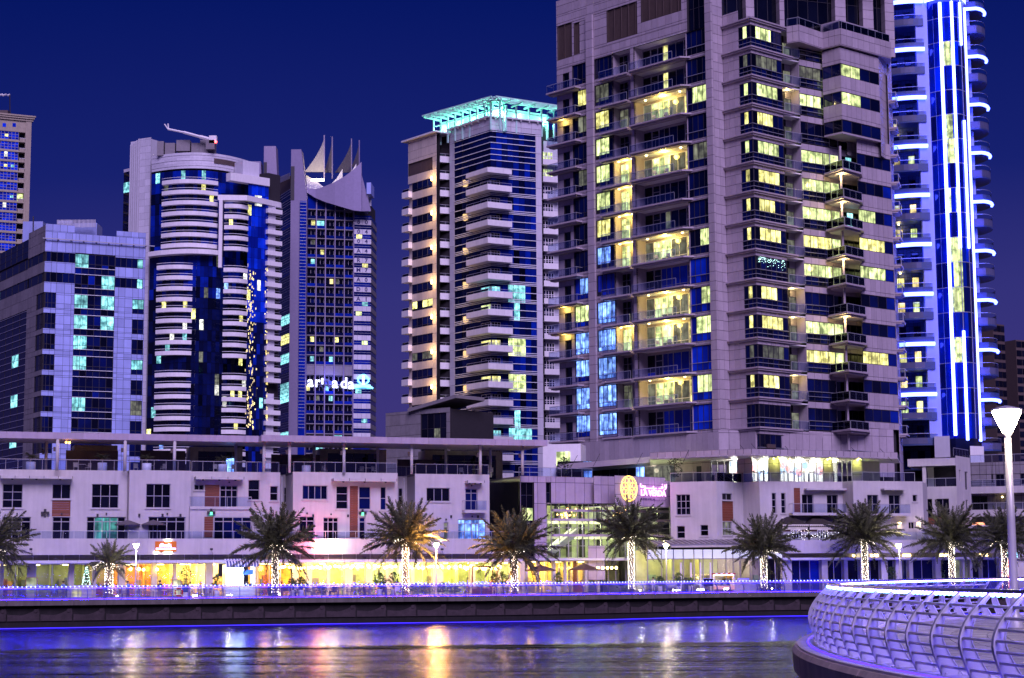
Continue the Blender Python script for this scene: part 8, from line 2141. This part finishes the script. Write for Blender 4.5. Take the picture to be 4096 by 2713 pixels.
# roof terrace planters, sago palms and furniture
for px, lb in ((123,'white round planter with a small palm at the left of the roof terrace'),(409,'white round planter with a dark bush before the slatted box'),(587,'white round planter beside the second slatted screen'),(891,'white round planter before the blue lit penthouse window'),(1225,'white planter with a flat dark bush on the roof terrace')):
    f_ = VW.off(-0.8); p = f_.p(f_.U(px,1870), zRoof)
    t = thing('planter', lb, 'planter', p, group='white planters on the roof terrace')
    MB().lathe((0,0,0), [(0.45,0),(0.5,0.05),(0.5,0.85),(0.44,0.87),(0.44,0.7)], 16).build('pot', M['white'], t, smooth=True, local=True)
    MB().tube([(0,0,0.7),(0,0,1.3)], 0.11, 6).build('trunk', M['bark'], t, local=True)
    for i in range(20): inst(FR[2+i % 3], 'frond', t, (0,0,1.35), (0, -radians(rp_.uniform(5,55)), i*2.4), 0.23)
chm = surf('pale_wicker', (0.42,0.38,0.34), 0.7, pvar=0.1)
def chair(base, rz, label, m_, grp):
    t = thing('chair', label, 'chair', base, rz, grp)
    MB().box(-0.24,0.24,-0.24,0.24,0.40,0.46).build('seat', m_, t, local=True); MB().box(-0.24,0.24,0.20,0.25,0.461,0.92).build('backrest', m_, t, local=True)
    for sx_ in (-0.21,0.21):
        for sy_ in (-0.21,0.21): MB().tube([(sx_,sy_,0),(sx_,sy_,0.399)], 0.02, 4).build('leg', m_, t, local=True)
        MB().box(sx_-0.02,sx_+0.02,-0.2,0.199,0.62,0.65).build('armrest', m_, t, local=True)
    return t
def table(base, label, grp, r=0.42, m_=None):
    t = thing('table', label, 'table', base, group=grp)
    MB().lathe((0,0,0.70), [(r,0),(r,0.04)], 14).build('tabletop', m_ or chm, t, local=True); MB().tube([(0,0,0.03),(0,0,0.699)], 0.035, 6).build('stem', M['darkframe'], t, local=True); MB().lathe((0,0,0), [(0.25,0),(0.22,0.03)], 10).build('foot', M['darkframe'], t, local=True)
f_ = VW.off(-1.5)
def rreg(px): return 'above the teal curtained doors' if px < 520 else 'above the square window villa' if px < 765 else 'above the long glass balcony' if px < 1150 else 'above the red timber strip' if px < 1600 else 'above the blue lit doors'
CH0 = chair(f_.p(f_.U(303,1870), zRoof), 0.4, 'white roof terrace chair ' + rreg(303), chm, 'roof terrace chairs ' + rreg(303))
for px, rz in ((355,-0.5),(545,0.3),(655,-0.4),(860,0.2),(925,-0.8),(1300,0.6),(1450,-0.3),(1500,0.9),(1850,0.2),(1960,-0.6)):
    dup(CH0, f_.p(f_.U(px,1870), zRoof, rp_.uniform(-0.8,0.3)), rz, 'white roof terrace chair ' + rreg(px), 'roof terrace chairs ' + rreg(px))
for px in (330,600,895,1475,1905): table(f_.p(f_.U(px,1870), zRoof, -0.3), 'small round roof terrace table ' + rreg(px), 'tables on the villa roof terrace')
cream = surf('cream_plastic_chair', (0.62,0.56,0.42), 0.5)
BG = 'cream chairs on the tall tower balconies'
C1 = None
for i in (5,6,8,10):
    P, Bk, z0 = TB[i]; c = (P[1]*0.55+Bk[0]*0.3+Bk[1]*0.15)
    for dx, rz in ((-0.9,0.6),(0.8,-0.7)):
        b_ = (c.x+dx, c.y, z0+0.01)
        if C1 is None: C1 = chair(b_, rz, 'cream chair on a corner balcony of the tall tower', cream, BG)
        else: dup(C1, b_, rz)
CB = None
for k in (2,4,7,10,12):
    for q, rz in ((0.42,0.5),(0.62,-0.6)):
        b_ = LF.p(uR[0]+(uR[1]-uR[0])*q, zf[k]+0.01, 0.2)
        LBL = 'cream chair on the %s yellow lit loggia from the top of the tall tower' % {2:'first',4:'second',7:'third',10:'fifth',12:'sixth'}[k]
        if CB is None: CB = chair(b_, rz, LBL, cream, 'chairs on the %d floor loggia' % k)
        else: dup(CB, b_, rz, LBL, 'chairs on the %d floor loggia' % k)
# promenade tables and chairs in front of the shops
wood = surf('brown_cafe_chair', (0.14,0.07,0.035), 0.6, pvar=0.2); clothm = surf('pale_table_cloth', (0.55,0.48,0.40), 0.8)
W0 = None
for i, px in enumerate(list(range(470,880,48))+list(range(1060,2080,52))):
    Y = quay_Y(px)+8.5+rp_.uniform(-1.5,2.5); b_ = gpt(px, Y)
    table(b_, 'round cafe table '+reg(px), 'cafe tables '+reg(px), 0.4, clothm)
    for s_ in (-1,1):
        c = (b_[0]+0.72*s_, b_[1]+rp_.uniform(-0.2,0.2), ZD)
        if W0 is None: W0 = chair(c, -s_*pi/2, 'brown cafe chair '+reg(px), wood, 'cafe chairs '+reg(px))
        else: dup(W0, c, -s_*pi/2+rp_.uniform(-0.3,0.3), 'brown cafe chair '+reg(px), 'cafe chairs '+reg(px))
# poster stand, menu boards, easel, cabinet, planter boxes
def board(px, Y, w_, h_, z0, label, name, m_, cat='board', frame='timber'):
    q = gpt(px, Y); t = thing(name, label, cat, q)
    MB().box(-w_/2,w_/2,-0.03,0.03,z0,z0+h_).build('panel', m_, t, local=True)
    for s_ in (-1,1): MB().box(s_*w_/2-0.03,s_*w_/2+0.03,-0.05,0.05,0,z0+h_+0.03).build('side_post', M[frame], t, local=True)
    MB().box(-w_/2+0.031,w_/2-0.031,-0.045,0.045,z0+h_,z0+h_+0.04).build('top_bar', M[frame], t, local=True)
    return t
pgl = litpane('backlit_poster', (0.55,0.62,0.20), 0.9, (0.80,0.86,0.55), 0.3); board(126,183,1.1,1.55,0.55,'backlit pale green poster stand left of the shops','poster_stand',pgl,'poster')
board(741,181,0.62,0.75,0.55,'small dark green chalk menu board near the yellow lit shop','menu_board',surf('green_chalkboard',(0.01,0.07,0.045),0.8,var=0.4,scale=12))
board(708,181,0.8,1.5,0.3,'backlit yellow menu stand beside the green chalk board','menu_stand',litpane('backlit_menu',(1.0,0.9,0.35),1.6,(1.0,1.0,0.8)))
board(1148,186,0.85,0.6,0.6,'low dark brown notice board beside seated diners','notice_board',surf('brown_board',(0.08,0.03,0.03),0.7))
board(1590,189,0.6,0.85,0.5,'white menu easel among the cafe shrubs','menu_easel',M['white'])
q = gpt(330,183); t = thing('glass_cabinet', 'pale glazed display cabinet beside the lit conifer', 'cabinet', q); MB().box(-1.0,1.0,-0.3,0.3,0.1,1.25).build('case', M['stucco'], t, local=True); MB().box(-0.95,0.0,-0.32,-0.303,0.2,1.2).build('glazed_door', M['lit_yellow'], t, local=True); MB().box(-1.05,1.05,-0.33,0.33,1.251,1.33).build('top', M['stucco'], t, local=True)
q = gpt(1930,199); t = thing('wooden_kiosk', 'open wooden framed kiosk by the globe lamps', 'kiosk', q)
for s_ in (-1,1):
    for y_ in (-0.6,0.6): MB().box(s_*1.1-0.06,s_*1.1+0.06,y_-0.06,y_+0.06,0,2.9).build('post', M['timber'], t, local=True)
MB().box(-1.2,1.2,-0.7,0.7,2.901,3.05).build('roof', M['timber'], t, local=True); MB().box(-1.04,1.04,-0.55,-0.45,0.0,0.8).build('counter', M['timber'], t, local=True)
# sweet stall, sign board and grand piano before the glazed restaurant
q = gpt(2895,204); t = thing('sweet_stall', 'small stall with a scalloped lit roof and orange counter', 'stall', q)
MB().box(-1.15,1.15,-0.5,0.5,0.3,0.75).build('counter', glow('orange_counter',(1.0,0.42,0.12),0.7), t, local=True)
for s_ in (-1,1):
    for y_ in (-0.45,0.45): MB().tube([(s_*1.1,y_,0.751),(s_*1.1,y_,1.95)], 0.035, 6).build('post', M['white'], t, local=True)
    MB().lathe((s_*0.8,-0.2,0), [(0.22,-0.0),(0.28,0.05),(0.28,0.25)], 10).build('wheel', M['timber'], t, local=True)
for i in range(9): MB().box(-1.25+i*0.28,-1.25+i*0.28+0.265,-0.6,0.6,1.951,2.12).build('awning_strip', aww if i % 2 else surf('red_awning',(0.5,0.06,0.05),0.7), t, local=True)
MB().box(-1.1,1.1,-0.3,0.3,1.86,1.93).build('strip_lamp', M['lamp_warm'], t, local=True); point('stall_light', (q[0],q[1]-0.3,ZD+1.6), 40, (1.0,0.75,0.42), 0.2, t)
board(2833,204,1.15,0.75,0.75,'black screen board left of the sweet stall','screen_board',M['blackglass'],'screen','alu')
q = gpt(2975,205); t = thing('counter_bar', 'white bar counter with a pale front right of the sweet stall', 'counter', q); MB().box(-1.6,1.6,-0.3,0.3,0,1.1).build('front', M['stucco'], t, local=True); MB().box(-1.7,1.7,-0.4,0.4,1.101,1.18).build('worktop', M['whitepanel'], t, local=True); MB().box(-0.7,0.6,-0.2,0.2,1.181,1.55).build('coffee_machine', M['alu'], t, local=True)
q = gpt(2685,205); t = thing('lounge_chair', 'dark lounge chair stack beside the lamp post at the entrance', 'chair', q); MB().box(-0.5,0.5,-0.35,0.35,0.3,0.5).build('seat', M['darkframe'], t, local=True); MB().box(-0.5,0.5,0.3,0.4,0.501,1.3).build('backrest', M['greyframe'], t, local=True)
for s_ in (-0.45,0.45): MB().box(s_-0.04,s_+0.04,-0.3,0.3,0,0.299).build('leg', M['darkframe'], t, local=True)
# wall-mounted gooseneck lights on the parapet bands
for px, py in ((122,2200),(842,2200),(1180,2200),(1478,2200),(1762,2200),(1985,2200)):
    q = VP.U(px,py); z = VP.Z(px,py); t = thing('bracket_light', 'small box floodlight on a thin stay at the shop parapet', 'wall light', VP.p(q,z), group='bracket lights on the shop parapet')
    MB().fb(VP, q-0.14, q+0.14, z-0.05, z+0.17, 0.5, 0.75).build('housing', M['darkframe'], t); MB().tube([VP.p(q,z,0.55), VP.p(q+0.5,z-1.1,0.02)], 0.02, 4).build('stay', M['darkframe'], t)

# ================================================================== PEOPLE
skinm = surf('skin', (0.36,0.20,0.13), 0.6, var=0.08); hairm = surf('dark_hair', (0.02,0.014,0.012), 0.6)
def person(base, rz, label, shirt, trousers, pose='stand', bare=True):
    """one continuous skinned figure; hair is a separate part"""
    s = 1.0
    if pose == 'stand':
        J = {'pel':(0,0,0.95),'chest':(0,0.01,1.28),'neck':(0,0.01,1.46),'head':(0,-0.015,1.60),'top':(0,-0.01,1.74),
             'hl':(-0.10,0,0.90),'kl':(-0.11,-0.02,0.50),'al':(-0.12,0.03,0.09),'tl':(-0.13,-0.14,0.03),'hr':(0.10,0,0.90),'kr':(0.12,-0.03,0.50),'ar':(0.14,0.0,0.09),'tr':(0.15,-0.17,0.03),
             'sl':(-0.19,0.01,1.40),'el':(-0.26,0.03,1.12),'wl':(-0.25,-0.08,0.89),'fl':(-0.24,-0.11,0.80),'sr':(0.19,0.01,1.40),'er':(0.27,0.03,1.12),'wr':(0.24,-0.10,0.90),'fr':(0.23,-0.13,0.81)}
    else:
        J = {'pel':(0,0,0.50),'chest':(0,0.02,0.84),'neck':(0,-0.01,1.02),'head':(0,-0.05,1.16),'top':(0,-0.05,1.30),
             'hl':(-0.10,-0.02,0.50),'kl':(-0.13,-0.46,0.52),'al':(-0.13,-0.46,0.09),'tl':(-0.13,-0.60,0.03),'hr':(0.10,-0.02,0.50),'kr':(0.14,-0.46,0.52),'ar':(0.14,-0.42,0.09),'tr':(0.15,-0.56,0.03),
             'sl':(-0.19,0.01,0.96),'el':(-0.25,-0.12,0.72),'wl':(-0.14,-0.36,0.76),'fl':(-0.10,-0.44,0.77),'sr':(0.19,0.01,0.96),'er':(0.25,-0.12,0.72),'wr':(0.14,-0.36,0.78),'fr':(0.10,-0.44,0.80)}
    mb = MB(); tb = lambda ks, rs, k=8: mb.tube([J[q] if isinstance(q,str) else q for q in ks], 0.1, k, rs=rs)
    E = {'pel':('hl','hr','chest'),}
    names = list(J); idx = {n_:i for i,n_ in enumerate(names)}
    edges = [('pel','chest'),('chest','neck'),('neck','head'),('head','top'),('pel','hl'),('hl','kl'),('kl','al'),('al','tl'),('pel','hr'),('hr','kr'),('kr','ar'),('ar','tr'),('chest','sl'),('sl','el'),('el','wl'),('wl','fl'),('chest','sr'),('sr','er'),('er','wr'),('wr','fr')]
    rad = {'pel':(0.16,0.12),'chest':(0.17,0.12),'neck':(0.06,0.06),'head':(0.095,0.105),'top':(0.06,0.07),'hl':(0.10,0.10),'hr':(0.10,0.10),'kl':(0.065,0.065),'kr':(0.065,0.065),'al':(0.045,0.045),'ar':(0.045,0.045),'tl':(0.04,0.03),'tr':(0.04,0.03),'sl':(0.07,0.07),'sr':(0.07,0.07),'el':(0.048,0.048),'er':(0.048,0.048),'wl':(0.034,0.03),'wr':(0.034,0.03),'fl':(0.025,0.035),'fr':(0.025,0.035)}
    PEOPLE.append((names, J, edges, rad, idx, base, rz, label, shirt, trousers, pose))
PEOPLE = []
def cl(name, c): return surf(name, c, 0.8, var=0.15)
blk, nav, whc, blu, gry, tan_ = cl('black_cloth',(0.02,0.02,0.025)), cl('navy_cloth',(0.02,0.03,0.12)), cl('white_cloth',(0.7,0.68,0.64)), cl('blue_shirt_cloth',(0.16,0.26,0.55)), cl('grey_cloth',(0.16,0.15,0.16)), cl('tan_cloth',(0.34,0.22,0.13))
person(gpt(424,quay_Y(424)+2.2), 0.2, 'person in dark clothes standing behind the railing near the young palm', blk, nav)
person(gpt(640,quay_Y(640)+3.0), 2.9, 'person in a black shirt standing before the amber lit doorway', blk, gry)
person(gpt(512,quay_Y(512)+4.0), 1.2, 'person in a blue shirt walking past the lamp post', blu, nav)
person(gpt(2613,quay_Y(2613)+4.5), -0.4, 'person dressed in white standing near the entrance lamp post', whc, whc)
person(gpt(254,183.5), 2.6, 'person in a light blue shirt standing by the curtained shop window', blu, gry)
sit = [(216,184,0.6,'person with a blue top seated by the olive lit window',blu,gry),(1183,187,1.0,'person in a pale top seated beside the brown notice board',whc,gry),(1199,187.5,-1.2,'person in a blue shirt seated opposite the pale topped diner',blu,nav),(1231,188,1.3,'person in a tan top seated beside the purple window panels',tan_,gry),(1336,188,-1.0,'person in black seated before the yellow columns',blk,blk),(1463,189,1.2,'person in a tan top seated left of the dark plant',tan_,gry),(1478,189.5,-1.3,'person in grey seated beside the tan topped diner',gry,gry),(1532,190,0.3,'person in black seated by the aqua shop window',blk,nav)]
seatm = CB
for px, Y, rz, lb, sh_, tr2 in sit:
    b_ = gpt(px,Y); person(b_, rz, lb, sh_, tr2, 'sit')
    dup(W0, (b_[0], b_[1], ZD), rz, 'brown cafe chair under the ' + ' '.join(lb.split()[:9]), 'occupied cafe chairs')
# grow every body with a Skin modifier, all in one evaluation
tmp = []
for (names, J, edges, rad, idx, base, rz, label, shirt, trousers, pose) in PEOPLE:
    me = bpy.data.meshes.new('body'); me.from_pydata([J[n_] for n_ in names], [(idx[a],idx[b_]) for a,b_ in edges], [])
    o = bpy.data.objects.new('body', me); COL.objects.link(o)
    sk = o.modifiers.new('skin','SKIN'); sk.use_smooth_shade = True; o.modifiers.new('sub','SUBSURF').levels = 1
    for n_, sv in zip(names, me.skin_vertices[0].data): sv.radius = rad[n_]; sv.use_root = (n_ == 'pel')
    tmp.append(o)
dg = bpy.context.evaluated_depsgraph_get()
grown = [bpy.data.meshes.new_from_object(o.evaluated_get(dg)) for o in tmp]
for o in tmp: bpy.data.objects.remove(o)
for me, (names, J, edges, rad, idx, base, rz, label, shirt, trousers, pose) in zip(grown, PEOPLE):
    t = thing('person', label, 'person', base, rz, 'people on the promenade')
    me.materials.clear()
    for m_ in (trousers, shirt, skinm, M['darkframe']): me.materials.append(m_)
    waist = J['pel'][2]+0.04; neck = J['neck'][2]+0.0
    for p in me.polygons:
        c = p.center; p.use_smooth = True
        hand = min((c-Vector(J['fl'])).length, (c-Vector(J['fr'])).length, (c-Vector(J['wl'])).length, (c-Vector(J['wr'])).length) < 0.085
        if c.z > neck or hand: p.material_index = 2
        elif c.z < 0.085: p.material_index = 3
        elif c.z > waist or (pose == 'sit' and c.z > 0.60): p.material_index = 1
        else: p.material_index = 0
    o = bpy.data.objects.new('body', me); COL.objects.link(o); o.parent = t
    hx, hy, hz = J['head']; hr_ = MB(); hr_.ball((hx, hy+0.03, hz+0.075), 0.118, 10, 7, 0.95); hr_.build('hair', hairm, t, smooth=True, local=True)
    fc = MB()
    fc.add([(hx-0.016,hy-0.105,hz-0.01),(hx+0.016,hy-0.105,hz-0.01),(hx,hy-0.135,hz-0.02),(hx,hy-0.10,hz+0.04)], [(0,1,2),(0,2,3),(1,3,2)]); fc.build('nose', skinm, t, local=True)
    for s_ in (-1,1): MB().ball((hx+s_*0.036,hy-0.094,hz+0.03), 0.013, 6, 4).build('eye', hairm, t, local=True)
# roof terrace figures of light: none; tower-top trees on the cafe terrace
for px, py, Y, w_, h_, lb in ((2255,1890,214,0.9,2.6,'dark bare shrub on the cafe terrace above the entrance'),(2700,1915,214,1.0,3.0,'dark leafy tree beside the stone wall of the gym')):
    p = at(px, py, Y); shrub((p.x,p.y,zEt-0.1 if px < 2500 else zR1), w_, h_, lb, 'leaf_dark', 300)
